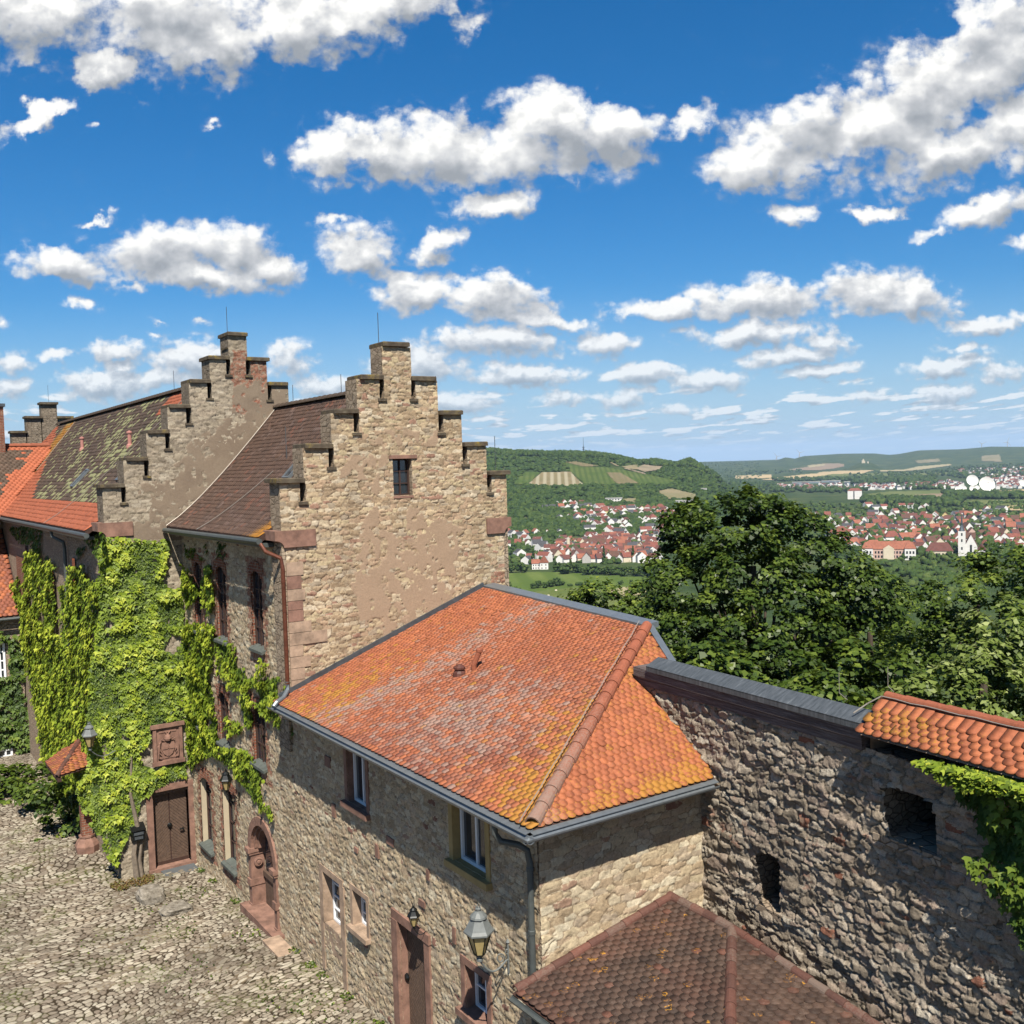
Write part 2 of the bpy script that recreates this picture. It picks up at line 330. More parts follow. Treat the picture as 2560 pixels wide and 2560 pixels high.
def stonemat(name, stops, mortar, plc=(.57, .41, .28), plc2=(.43, .31, .21), dark=0.0, redc=(.34, .13, .08), bump=.015, c3=(.20, .155, .11), mortar2=(.56, .45, .32), jmax=.7):
    def fn(t):
        c = ramp(t, attr(t, 'cell'), stops, 'CONSTANT')
        g = geo(t)
        n = noise(t, 18, 8., .7, g); n2 = noise(t, 1.3, 5., .6, g); n3 = noise(t, 55, 4., .6, g)
        c = scl(t, c, mapr(t, n, .3, .7, .72, 1.25))
        c = mixc(t, mapr(t, n3, .52, .72, 0., .55), c, (c3[0], c3[1], c3[2]))
        c = mixc(t, mapr(t, noise(t, 6, 6., .7, g), .54, .68, 0., .6), c, mortar2)
        c = mixc(t, mapr(t, attr(t, 'joint'), .35, .95, 0, jmax), c, mortar)
        br = nd(t, 'ShaderNodeTexBrick', {'Scale': 5.5, 'Color1': (*redc, 1), 'Color2': (redc[0]*1.35, redc[1]*1.5, redc[2]*1.5, 1), 'Mortar': (.36, .29, .23, 1), 'Mortar Size': .02, 'Vector': nd(t, 'ShaderNodeMapping', {'Vector': nd(t, 'ShaderNodeCombineXYZ', {0: mth(t, 'ADD', nd(t, 'ShaderNodeSeparateXYZ', {0: g}).outputs[0], nd(t, 'ShaderNodeSeparateXYZ', {0: g}).outputs[1]), 1: nd(t, 'ShaderNodeSeparateXYZ', {0: g}).outputs[2], 2: 0.}).outputs[0]}).outputs[0]})
        rm_ = mth(t, 'MULTIPLY', attr(t, 'red'), mapr(t, noise(t, 7, 5, .7, g), .38, .52))
        c = mixc(t, rm_, c, scl(t, br.outputs[0], mapr(t, n, .3, .7, .6, 1.3)))
        p = mixc(t, mapr(t, n2, .38, .62), (*plc, 1), (*plc2, 1))
        p = scl(t, p, mapr(t, n, .3, .7, .86, 1.12))
        c = mixc(t, mapr(t, attr(t, 'plas'), .3, .7), c, p)
        c = scl(t, c, mapr(t, n2, .3, .7, 1-.22-dark, 1.12-dark))
        return c, mixc(t, .5, n, n3, 'FLOAT')
    return mat(name, fn, .95, bump=bump, spec=.1)
M = {}
M['st_gable'] = stonemat('honey_limestone', [(0, (.61,.47,.30)), (.14, (.48,.35,.22)), (.27, (.70,.57,.39)), (.4, (.42,.31,.20)), (.5, (.58,.41,.27)), (.63, (.66,.53,.33)), (.74, (.52,.42,.30)), (.84, (.74,.62,.45)), (.95, (.46,.27,.19))], (.18, .12, .075), mortar2=(.68, .54, .37), jmax=.8)
M['st_annex'] = stonemat('pale_limestone', [(0, (.66,.53,.35)), (.14, (.55,.42,.27)), (.27, (.76,.64,.45)), (.4, (.50,.38,.25)), (.5, (.65,.50,.34)), (.63, (.72,.59,.39)), (.74, (.58,.47,.34)), (.84, (.80,.70,.51)), (.955, (.48,.31,.22)), (.985, (.32,.17,.13))], (.27, .19, .12), mortar2=(.74, .60, .40), c3=(.30, .21, .13), jmax=.8)
M['st_gableB'] = stonemat('grey_brown_limestone', [(0, (.50,.42,.31)), (.15, (.40,.33,.24)), (.3, (.56,.48,.36)), (.45, (.34,.28,.21)), (.6, (.52,.43,.32)), (.75, (.44,.37,.28)), (.9, (.60,.52,.40))], (.22, .175, .13), plc=(.40, .31, .225), plc2=(.27, .205, .15), mortar2=(.50,.42,.31))
M['st_wall'] = stonemat('weathered_rubble', [(0, (.52,.43,.33)), (.14, (.39,.32,.24)), (.28, (.60,.51,.40)), (.42, (.34,.28,.21)), (.55, (.50,.40,.31)), (.68, (.46,.39,.30)), (.8, (.66,.58,.46)), (.9, (.48,.37,.29)), (.985, (.38,.17,.11))], (.22, .175, .12), bump=.04, c3=(.14,.11,.08), mortar2=(.50,.42,.31), jmax=.6)
def stone3(name, base, alt, mortar, sc=3.2, zs=2.1):
    def fn(t):
        g = geo(t); v = nd(t, 'ShaderNodeMapping', {'Vector': g, 'Scale': (1, 1, zs)}).outputs[0]
        e = nd(t, 'ShaderNodeTexVoronoi', {'Vector': v, 'Scale': sc, 'Randomness': .9}, feature='DISTANCE_TO_EDGE').outputs['Distance']
        cc = nd(t, 'ShaderNodeTexVoronoi', {'Vector': v, 'Scale': sc, 'Randomness': .9}).outputs['Color']
        r = nd(t, 'ShaderNodeSeparateColor', {0: cc}).outputs[0]
        c = mixc(t, r, (*base, 1), (*alt, 1)); n = noise(t, 16, 7., .7, g)
        c = scl(t, c, mapr(t, n, .3, .7, .68, 1.25)); m_ = mapr(t, e, .0, .07, 1., 0.)
        c = mixc(t, m_, c, (*mortar, 1))
        return c, mth(t, 'SUBTRACT', mth(t, 'MULTIPLY', n, .5), m_)
    return mat(name, fn, .95, bump=.02, spec=.1)
M['st3'] = stone3('limestone_sides', (.54,.43,.31), (.38,.29,.21), (.2,.155,.11), 4.2)
M['st3_dark'] = stone3('weathered_stone_sides', (.40,.33,.25), (.27,.22,.165), (.12,.095,.07), 5.)
M['st3_wing'] = stone3('plastered_stone', (.52,.41,.30), (.44,.34,.26), (.36,.27,.2), 4.5)
M['sand'] = simple('red_sandstone', (.31, .172, .125), .9, .42, 4., bump=.006)
M['sandl'] = simple('pale_red_sandstone', (.45, .32, .225), .9, .4, 4., bump=.006)
M['sandy'] = simple('ochre_painted_stone', (.52, .37, .15), .85, .15, 4., bump=.004)
M['cap'] = simple('lichen_grey_capstone', (.155, .125, .09), .9, .45, 7., bump=.01)
def capfn(t):
    n = noise(t, 5, 6., .7); n2 = noise(t, 1.1, 3., .5)
    c = ramp(t, n, [(.3, (.075,.06,.045)), (.5, (.135,.108,.078)), (.7, (.21,.18,.13))])
    return mixc(t, mth(t, 'MULTIPLY', mapr(t, n, .5, .62), mapr(t, n2, .5, .66)), c, (.36,.25,.03)), n
M['cap'] = mat('lichen_capstone', capfn, .95, bump=.012, spec=.1)
M['zinc'] = simple('weathered_zinc', (.30, .335, .36), .42, .16, 9., metallic=.55)
M['zincd'] = simple('dark_zinc', (.15, .17, .185), .45, .3, 5., metallic=.5)
M['gutter'] = simple('green_grey_gutter', (.115, .13, .125), .5, .2, 6., metallic=.2)
M['copper'] = simple('brown_copper_pipe', (.20, .07, .04), .4, .35, 4., metallic=.35)
M['iron'] = simple('black_iron', (.022, .024, .024), .38, .2, 9., metallic=.6, spec=.5)
M['irong'] = simple('grey_painted_iron', (.19, .205, .20), .5, .15, 9.)
M['wood'] = simple('brown_door_wood', (.15, .095, .066), .7, .3, 12., bump=.002)
M['wframe'] = simple('dark_window_wood', (.07, .035, .025), .7, .25, 12.)
def gw(t):
    g = geo(t); v = nd(t, 'ShaderNodeMapping', {'Vector': g, 'Scale': (9., .7, 22.)}).outputs[0]
    n = noise(t, 1.6, 6., .7, v); return ramp(t, n, [(.3, (.085,.06,.055)), (.5, (.19,.15,.14)), (.72, (.33,.29,.27))]), n
M['greywood'] = mat('grey_weathered_boards', gw, .9, bump=.01, spec=.1)
M['white'] = simple('white_window_paint', (.9, .91, .92), .5, .06, 3., k=.62)
M['glass'] = mat('dark_window_glass', (.018, .021, .026), .06, spec=.8)
M['lglass'] = simple('amber_lantern_glass', (.52, .40, .17), .25, .15, 8., spec=.5)
M['slate'] = simple('green_slate_sill', (.12, .135, .12), .7, .3, 7.)
M['mat'] = simple('grey_rubber_mat', (.12, .13, .135), .9, .1, 9.)
M['wire'] = simple('pale_lightning_wire', (.45, .40, .34), .5, .15, 9., metallic=.3)
M['brick'] = None
def bk(t):
    g = geo(t); s_ = nd(t, 'ShaderNodeSeparateXYZ', {0: g})
    v = nd(t, 'ShaderNodeCombineXYZ', {0: mth(t, 'ADD', s_.outputs[0], s_.outputs[1]), 1: s_.outputs[2], 2: 0.}).outputs[0]
    b = nd(t, 'ShaderNodeTexBrick', {'Vector': v, 'Scale': 1., 'Brick Width': .24, 'Row Height': .08, 'Mortar Size': .008, 'Color1': (.36,.13,.075,1), 'Color2': (.27,.10,.065,1), 'Mortar': (.40,.33,.26,1)})
    n = noise(t, 12, 6., .7, g)
    c = scl(t, b.outputs[0], mapr(t, n, .3, .7, .6, 1.3))
    c = mixc(t, mapr(t, noise(t, 4, 6, .7, g), .55, .72, 0, .7), c, (.48,.38,.27)); return c, mth(t, 'SUBTRACT', n, b.outputs['Fac'])
M['brick'] = mat('old_red_brick', bk, .95, bump=.012, spec=.1)
# roof tiles: attributes rnd (per tile), lic (orange lichen), gry (grey crust), alt (replacement tiles)
def tilemat(name, c0, c1, altc, lic=(.50, .22, .025), gry=(.40, .31, .27), dirt=(.06, .045, .035), dirtamt=.3, moss=None, rough=.8, ring=0., big=.16):
    def fn(t):
        g = geo(t); r = attr(t, 'rnd'); n = noise(t, 22, 7., .7, g); n2 = noise(t, 70, 3., .6, g); n3 = noise(t, 3., 4., .6, g)
        c = mixc(t, r, (*c0, 1), (*c1, 1))
        c = mixc(t, attr(t, 'alt'), c, (*altc, 1))
        c = scl(t, c, mapr(t, n, .3, .7, .80, 1.16)); c = scl(t, c, mapr(t, n3, .33, .67, 1-big, 1+big*.5))
        c = mixc(t, mth(t, 'MULTIPLY', mapr(t, n2, .58, .7), dirtamt), c, (*dirt, 1))
        c = mixc(t, mapr(t, mth(t, 'ADD', mth(t, 'MULTIPLY', attr(t, 'gry'), .42), mth(t, 'MULTIPLY', mixc(t, .55, n, n2, 'FLOAT'), 1.15)), .72, .95, 0, .8), c, (*gry, 1))
        c = mixc(t, mapr(t, mth(t, 'ADD', mth(t, 'MULTIPLY', attr(t, 'lic'), .5), mth(t, 'MULTIPLY', n, 1.15)), .86, .98, 0, .9), c, (*lic, 1))
        if moss: c = mixc(t, mapr(t, mth(t, 'ADD', mth(t, 'MULTIPLY', attr(t, 'mos'), .6), mth(t, 'MULTIPLY', n, .7)), .66, .78, 0, .85), c, (*moss, 1))
        if ring:
            vo = nd(t, 'ShaderNodeTexVoronoi', {'Vector': mth_warp(t, g), 'Scale': 3.4, 'Randomness': 1.})
            sel = mapr(t, nd(t, 'ShaderNodeSeparateColor', {0: vo.outputs['Color']}).outputs[1], 1-ring, 1-ring+.02)
            rad = nd(t, 'ShaderNodeSeparateColor', {0: vo.outputs['Color']}).outputs[0]
            dd = mth(t, 'ABSOLUTE', mth(t, 'SUBTRACT', vo.outputs['Distance'], mth(t, 'ADD', mth(t, 'MULTIPLY', rad, .13), .06)))
            rg = mth(t, 'MULTIPLY', mth(t, 'MULTIPLY', mapr(t, dd, .015, .05, 1, 0), sel), mapr(t, n, .42, .5))
            c = mixc(t, rg, c, (.62,.30,.035))
        return c, n
    return mat(name, fn, rough, bump=.004, spec=.25)
def mth_warp(t, g):
    w_ = nd(t, 'ShaderNodeTexNoise', {'Vector': g, 'Scale': 9., 'Detail': 3.})
    return vmt(t, 'ADD', g, vmt(t, 'SCALE', vmt(t, 'SUBTRACT', w_.outputs['Color'], (.5,.5,.5)).outputs[0], sc=.16).outputs[0]).outputs[0]
M['t_annex'] = tilemat('orange_clay_tiles', (.56,.18,.075), (.41,.125,.058), (.28,.095,.06), dirtamt=.45, gry=(.38,.275,.225), lic=(.50,.235,.035), dirt=(.13,.06,.04))
M['t_dark'] = tilemat('aged_brown_tiles', (.125,.074,.052), (.175,.10,.068), (.34,.13,.08), moss=(.34,.33,.15), gry=(.30,.22,.19), dirtamt=.4)
M['t_far'] = tilemat('mossy_brown_tiles', (.10,.068,.045), (.17,.11,.075), (.55,.16,.075), moss=(.42,.42,.20), gry=(.27,.225,.17), dirtamt=.35)
M['t_low'] = tilemat('lichened_brown_tiles', (.068,.041,.03), (.125,.074,.052), (.19,.078,.05), gry=(.20,.155,.12), dirt=(.03,.024,.018), dirtamt=.95, ring=.33, big=.4)
M['t_ridge'] = tilemat('clay_ridge_tiles', (.40,.125,.065), (.30,.095,.055), (.24,.09,.06), gry=(.33,.25,.20), dirtamt=.3)
M['t_ridgeo'] = tilemat('old_brown_ridge_tiles', (.12,.085,.06), (.19,.13,.095), (.30,.12,.08), gry=(.30, .26, .22), dirtamt=.5)
M['t_ridged'] = tilemat('dark_ridge_tiles', (.12,.058,.044), (.20,.082,.058), (.30,.12,.08), gry=(.22,.17,.135), dirtamt=.5)
def tiles(name, Pf, L, Sl, gauge, tw, keep, material, parent, attrs=None, th=.014, len_=None, seed=0, bow=.33, close=True):
    """bibertail tiles laid on a surface: Pf(a,s)->(pos,normal); a along the eave, s up the slope"""
    rg = np.random.default_rng(seed+5); rows = int(Sl/gauge)+1; nc = int(L/tw)+2
    R_, C_ = np.meshgrid(np.arange(rows), np.arange(-1, nc), indexing='ij')
    a0 = (C_+.5*(R_ % 2))*tw; s0 = R_*gauge
    a0 = a0.ravel(); s0 = s0.ravel(); ac = a0+tw/2; sc = s0+gauge*.6
    k = keep(ac, sc); a0 = a0[k]; s0 = s0[k]; ac = ac[k]; sc = sc[k]; n = len(a0)
    tl = len_ or gauge*1.7; hw = tw*.496
    ang = np.linspace(math.pi, 2*math.pi, 6)
    oa = np.concatenate([[-hw], hw*np.cos(ang), [hw]]); os_ = np.concatenate([[tl], tw*bow*(1+np.sin(ang)), [tl]])
    m_ = len(oa)
    ja = rg.normal(0, tw*.01, n); js = rg.normal(0, gauge*.035, n); tilt = rg.normal(0, .0035, n)
    A = ac[:, None]+oa+ja[:, None]; Sx = s0[:, None]+os_+js[:, None]
    Pm, Nn = Pf(A, Sx)
    h = th*1.15+gauge/tl*th*1.3*(1-os_/tl)[None, :]*1.6+tilt[:, None]+oa[None, :]*rg.normal(0, .01, n)[:, None]
    top = Pm+Nn*h[..., None]; bot = Pm+Nn*(h-th)[..., None]
    V = np.concatenate([top, bot], 1).reshape(-1, 3)
    base = (np.arange(n)*2*m_)[:, None]
    faces = []
    q = [(0, 1, m_-2, m_-1)]+[(i, i+1, m_-2-i, m_-1-i) for i in range(1, (m_-1)//2)]
    q = [f for f in q if len(set(f)) == 4]
    F = np.concatenate([base+np.array(f) for f in q]+[base+np.array((i, m_+i, m_+i+1, i+1)) for i in range(m_-1)], 0)
    rnd = np.repeat(rg.random(n), 2*m_)
    at = {'rnd': rnd}
    for kk, fn_ in (attrs or {}).items(): at[kk] = np.repeat(fn_(ac, sc, rg), 2*m_)
    for kk in ('lic', 'gry', 'alt', 'mos'):
        if kk not in at: at[kk] = np.zeros(n*2*m_)
    return mesh(name, V, F, material, parent, False, at)
def plane_fn(O, U, D):
    """flat roof surface through O with eave direction U and up-slope direction D"""
    O = np.asarray(O, float); U = np.asarray(U, float); U = U/np.linalg.norm(U); D = np.asarray(D, float)
    D = D-U*np.dot(D, U); D = D/np.linalg.norm(D); N = np.cross(U, D); N = N if N[2] > 0 else -N
    def f(a, s): return O+a[..., None]*U+s[..., None]*D, np.broadcast_to(N, a.shape+(3,))
    return f, U, D, N
def inpoly(px, py, poly):
    r = np.zeros(px.shape, bool); n = len(poly)
    for i in range(n):
        x0, y0 = poly[i]; x1, y1 = poly[(i+1) % n]
        c = ((y0 > py) != (y1 > py)) & (px < (x1-x0)*(py-y0)/(y1-y0+1e-12)+x0); r ^= c
    return r
def ridge_tiles(mb, p, q, r=.11, seg=.34, lift=.04, m=0, n=8, rg=None, wob=.0):
    """half-round ridge tiles laid end over end from p to q"""
    p = np.asarray(p, float); q = np.asarray(q, float); L = np.linalg.norm(q-p); d = (q-p)/L; k = max(1, int(round(L/seg)))
    s_ = np.cross(d, (0, 0, 1)); s_ /= np.linalg.norm(s_); u = np.cross(s_, d)
    if u[2] < 0: u = -u
    for i in range(k):
        a = p+d*(L*i/k)+u*lift; b = p+d*(L*(i+1.14)/k)+u*lift
        if i == k-1: b = p+d*L+u*lift
        ra, rb = r*1.1, r*.9; V = []; F = []
        for c, rr in ((a, ra), (b, rb), (b, rb-.022), (a, ra-.022)):
            for j in range(n+1):
                t = math.pi*j/n-.12+.24*j/n*0; V.append(c+rr*(math.cos(t)*s_+math.sin(t)*u))
        w_ = n+1
        for g in range(3):
            for j in range(n): F.append((g*w_+j, g*w_+j+1, (g+1)*w_+j+1, (g+1)*w_+j))
        for j in range(n): F.append((3*w_+j, 3*w_+j+1, j+1, j))
        mb.add(V, F, m)
# ------------------------------------------------------------------ castle geometry
X0, Y1, Y2, Y3, X1 = 8.70, 22.475, 12.41, 31.13, 6.45
TW = math.tan(math.radians(4.87))
def wallx(y, off=0.): return 12.26+off+(y-12.41)*TW
def gz(y): return .066*np.clip(31.-y, 0, 30)-.0*y
A3 = np.array
# --- courtyard ground
def cob(t):
    g = geo(t)
    wv = nd(t, 'ShaderNodeTexNoise', {'Vector': g, 'Scale': .35, 'Detail': 2.})
    g2 = vmt(t, 'ADD', g, vmt(t, 'SCALE', wv.outputs['Color'], sc=.9).outputs[0]).outputs[0]
    rot = nd(t, 'ShaderNodeMapping', {'Vector': g2, 'Rotation': (0, 0, .45), 'Scale': (1., 1.75, .0)}).outputs[0]
    vo = nd(t, 'ShaderNodeTexVoronoi', {'Vector': rot, 'Scale': 5.3, 'Randomness': .62})
    ve = nd(t, 'ShaderNodeTexVoronoi', {'Vector': rot, 'Scale': 5.3, 'Randomness': .62}, feature='DISTANCE_TO_EDGE')
    r = nd(t, 'ShaderNodeSeparateColor', {0: vo.outputs['Color']}).outputs[0]
    n = noise(t, 14, 6., .7, g); n2 = noise(t, .45, 5., .65, g); n3 = noise(t, 1.1, 4., .6, g)
    c = ramp(t, r, [(0, (.38,.31,.235)), (.22, (.60,.52,.40)), (.42, (.47,.39,.30)), (.6, (.70,.62,.49)), (.8, (.42,.35,.28)), (1, (.62,.54,.42))])
    c = scl(t, c, mapr(t, n, .3, .7, .74, 1.2))
    c = scl(t, c, mapr(t, n2, .35, .65, .66, 1.08))
    j = mapr(t, ve.outputs['Distance'], .03, .115, 1., 0.)
    sandy = mapr(t, n3, .60, .70)
    jc = mixc(t, sandy, (.10, .075, .048), (.36, .28, .19))
    c = mixc(t, mapr(t, n2, .60, .72, 0, .75), c, (.42,.34,.26))
    c = mixc(t, j, c, jc)
    gm = mth(t, 'MULTIPLY', mapr(t, noise(t, .8, 5., .7, vmt(t, 'ADD', g, (9., 4., 0.)).outputs[0]), .58, .66), mapr(t, n, .48, .58))
    c = mixc(t, mth(t, 'MULTIPLY', gm, .85), c, (.10,.13,.03))
    return c, mth(t, 'SUBTRACT', mth(t, 'MULTIPLY', n, .3), mth(t, 'MULTIPLY', j, .8))
M['cobble'] = mat('cobblestones', cob, .9, bump=.045, spec=.15)
xs = np.concatenate([np.arange(-45, -8, 3.), np.arange(-8, 8.8, .4)]); xs[-1] = 8.72; ys = np.concatenate([np.arange(-45, 10, 3.), np.arange(10, 60.1, .5)])
XX, YY = np.meshgrid(xs, ys); ZZ = gz(YY)+.05*(fbm(XX*.35, YY*.35, 3, 3)-.5)*np.clip((8.7-XX)/2, 0, 1)
idx = np.arange(XX.size).reshape(XX.shape)
ZZ = ZZ-.05*((XX > 1.6) & (YY > 15.6) & (YY < 42.4))
o = mesh('courtyard', np.stack([XX, YY, ZZ], -1).reshape(-1, 3), np.stack([idx[:-1,:-1], idx[:-1,1:], idx[1:,1:], idx[1:,:-1]], -1).reshape(-1, 4), M['cobble'], None, True)
tag(o, kind='structure')
def cob2(t):
    g = geo(t); r = attr(t, 'cell'); n = noise(t, 16, 6., .7, g); n2 = noise(t, .5, 5., .65, g); n3 = noise(t, 1.2, 4., .6, g)
    c = ramp(t, r, [(0, (.30,.24,.18)), (.2, (.50,.43,.33)), (.4, (.38,.315,.24)), (.58, (.62,.55,.43)), (.75, (.33,.275,.21)), (.88, (.54,.47,.36))], 'CONSTANT')
    c = scl(t, c, mapr(t, n, .3, .7, .70, 1.22)); c = scl(t, c, mapr(t, n2, .34, .66, .62, 1.08))
    jc = mixc(t, mapr(t, n3, .56, .68), (.055, .04, .024), (.26, .20, .13))
    c = mixc(t, mapr(t, n2, .61, .72, 0, .55), c, (.42,.33,.23))
    c = mixc(t, mapr(t, attr(t, 'joint'), .12, .6), c, jc)
    gm = mth(t, 'MULTIPLY', mth(t, 'MULTIPLY', mapr(t, noise(t, .7, 5., .7, vmt(t, 'ADD', g, (9., 4., 0.)).outputs[0]), .50, .62), mapr(t, n, .44, .56)), mapr(t, attr(t, 'joint'), .0, .6, .25, 1.))
    return mixc(t, mth(t, 'MULTIPLY', gm, .85), c, (.16,.19,.05)), n
M['cob2'] = mat('courtyard_cobbles', cob2, .9, bump=.012, spec=.12)
def cobbles():
    res = .0215; A, B = np.meshgrid(np.arange(2.0, 8.735, res), np.arange(16.2, 42., res)); an_ = .5+.35*(fbm(A*.12, B*.12, 401, 2)-.5)*2
    ca, sa = math.cos(.45), math.sin(.45); wx_ = 1.2*(fbm(A*.16, B*.16, 402, 3)-.5)*2; wy_ = 1.2*(fbm(A*.16+9, B*.16, 403, 3)-.5)*2
    P_ = (A*ca+B*sa)+wx_; Q_ = (-A*sa+B*ca)+wy_
    cid, e, c2 = worley(P_, Q_, .19, .13, 405, course=.6, warp=.7); st = np.clip(e/.26, 0, 1); st = st*st*(3-2*st)
    worn = np.clip((fbm(A*.6, B*.6, 407, 4)-.60)*8, 0, .9)
    Z = gz(B)+.05*(fbm(A*.35, B*.35, 3, 3)-.5)*np.clip((8.7-A)/2, 0, 1)+.05*st*(.45+.55*c2)*(1-.6*worn)+.008*(fbm(A*9, B*9, 408, 3)-.5)
    ix = np.arange(A.size).reshape(A.shape); F_ = np.stack([ix[:-1,:-1], ix[:-1,1:], ix[1:,1:], ix[1:,:-1]], -1).reshape(-1, 4)
    o = mesh('cobbles', np.stack([A, B, Z], -1).reshape(-1, 3), F_, M['cob2'], None, True, {'cell': cid.ravel(), 'joint': ((1-st)*(1-.5*worn)).ravel()}); tag(o, kind='structure')
cobbles()
# --- roots
gA = empty('gabled_house', (X0, Y1, 0), 'stone house with stepped gable facing the viewer and brown tile roof behind', 'house')
gB = empty('gabled_house', (X1, Y3, 0), 'long castle wing with mossy roof, second stepped gable and ivy-covered walls', 'house')
an = empty('annex', (X0, Y2, 0), 'low stone annex with bright orange hipped tile roof below the stepped gable', 'annex')
ow = empty('castle_wall', (12.0, 9., 0), 'grey rubble castle wall with two dark openings, wood and zinc coping', 'wall')
lr = empty('shelter', (8.7, 11.5, 0), 'small shelter with dark brown lichened tile roof in the lower foreground', 'shelter')
wg = empty('castle_wing', (0., 49., 0), 'cross wing at the left edge with red-brown roof, white windows and ivy', 'house')
# --- gable profiles
GA = [(8.50, 9.22, 12.05), (9.26, 9.98, 12.86), (10.02, 10.69, 13.69), (10.78, 11.42, 14.54), (11.43, 12.17, 15.38), (12.22, 12.93, 14.54), (13.01, 13.70, 13.67), (13.71, 14.44, 12.84), (14.45, 15.13, 12.06)]
GB = [(6.38, 7.08, 12.0), (7.15, 7.78, 12.78), (7.82, 8.45, 13.59), (8.49, 9.12, 14.37), (9.14, 9.80, 15.15), (9.76, 10.43, 15.9), (10.39, 11.05, 16.67), (10.99, 11.73, 15.9), (11.66, 12.34, 15.12), (12.38, 13.02, 14.37), (13.06, 13.70, 13.59), (13.74, 14.38, 12.78), (14.42, 15.1, 12.0)]
def gable_cols(G, xl, xr):
    """columns (x0,x1,top) and slots from the list of caps; the tallest one is the chimney"""
    k = max(range(len(G)), key=lambda i: G[i][2]); cols = []; slots = []
    for i, (l, r, z) in enumerate(G):
        if i < k:
            a = xl if i == 0 else G[i-1][1]+.02; slots.append((r-.11, r+.03, z-.58, z-.1)); cols.append((a, r, z-.11))
        elif i == k: cols.append((G[k-1][1]+.03, G[k+1][0]-.0+.02, z-.12))
        else:
            b = xr if i == len(G)-1 else G[i+1][0]-.02; slots.append((l-.02, l+.12, z-.58, z-.1)); cols.append((l+.0, b, z-.11))
    out = []
    for i, (a, b, z) in enumerate(cols):
        a2 = out[-1][1] if out else a; out.append((a2, b, z))
    return out, slots
def build_gable(G, Y, xl, xr, zb, parent, m_st, m_side, thick, capov, seed, amp, keepz=None, plaster=None, holes=(), res=.03, cw=.22, ch=.098, extra=None, capd=.1):
    cols, slots = gable_cols(G, xl, xr)
    W = xr-xl; H = max(c[2] for c in cols)-zb
    def keep(a, b):
        x = a+xl; z = b+zb; top = np.zeros(x.shape)
        for (c0, c1, zt) in cols: top = np.where((x >= c0) & (x < c1), zt, top)
        k = z < top
        for (s0, s1, b0, b1) in list(slots)+list(holes): k &= ~((x > s0) & (x < s1) & (z > b0) & (z < b1))
        if keepz is not None: k &= keepz(x, z)
        return k
    relief_wall('masonry_face', (xl, Y, zb), (1, 0, 0), (0, -1, 0), W, H, keep, m_st, parent, res, cw, ch, amp, seed, plaster=plaster, extra=extra)
    mb = MB()   # solid body behind the face, column by column, with the slots left open
    for (c0, c1, zt) in cols:
        cuts = [s for s in slots if s[0] < c1-.005 and s[1] > c0+.005]
        segs = [(c0, c1, zb, zt)]
        for (s0, s1, b0, b1) in cuts:
            ns = []
            for (p0, p1, q0, q1) in segs:
                if s1 <= p0 or s0 >= p1 or b1 <= q0 or b0 >= q1: ns.append((p0, p1, q0, q1)); continue
                if q0 < b0: ns.append((p0, p1, q0, b0))
                if b1 < q1: ns.append((p0, p1, b1, q1))
                if p0 < s0: ns.append((p0, s0, max(q0, b0), min(q1, b1)))
                if s1 < p1: ns.append((s1, p1, max(q0, b0), min(q1, b1)))
            segs = ns
        for (p0, p1, q0, q1) in segs:
            hs_ = [h for h in holes if h[0] < p1 and h[1] > p0 and h[2] < q1 and h[3] > q0]
            if not hs_: mb.box((p0, Y-.004, q0), (p1, Y+thick, q1))
            else:
                h = hs_[0]
                for r_ in ((p0, p1, q0, h[2]), (p0, p1, h[3], q1), (p0, h[0], h[2], h[3]), (h[1], p1, h[2], h[3])):
                    if r_[1]-r_[0] > .002 and r_[3]-r_[2] > .002: mb.box((r_[0], Y-.004, r_[2]), (r_[1], Y+thick, r_[3]))
    mb.build('masonry_body', m_side, parent)
    for i, (l, r, z) in enumerate(G):
        c = MB(); rr = random.Random(seed*31+i)
        e = [rr.uniform(-.012, .012) for _ in range(6)]
        y0 = Y-capd-e[0]; y1 = Y+thick+capov+e[1]; z0 = z-.115; z1 = z; b = .02
        for (za, zb_, s) in ((z0, z1-b, 0), (z1-b, z1, b)):
            c.add([(l+e[2], y0, za), (r+e[3], y0, za+e[4]), (r+e[3], y1, za+e[4]), (l+e[2], y1, za),
                   (l+e[2]+s, y0+s, zb_), (r+e[3]-s, y0+s, zb_+e[4]), (r+e[3]-s, y1-s, zb_+e[4]), (l+e[2]+s, y1-s, zb_)],
                  [(0,3,2,1),(4,5,6,7),(0,1,5,4),(1,2,6,5),(2,3,7,6),(3,0,4,7)])
        c.build('capstone', M['cap'], parent)
    for (s0, s1, b0, b1) in slots:
        c = MB(); c.box((s0-.05, Y-.06, b0-.07), (s1+.05, Y+.2, b0-.002)); c.build('slot_sill', M['cap'], parent)
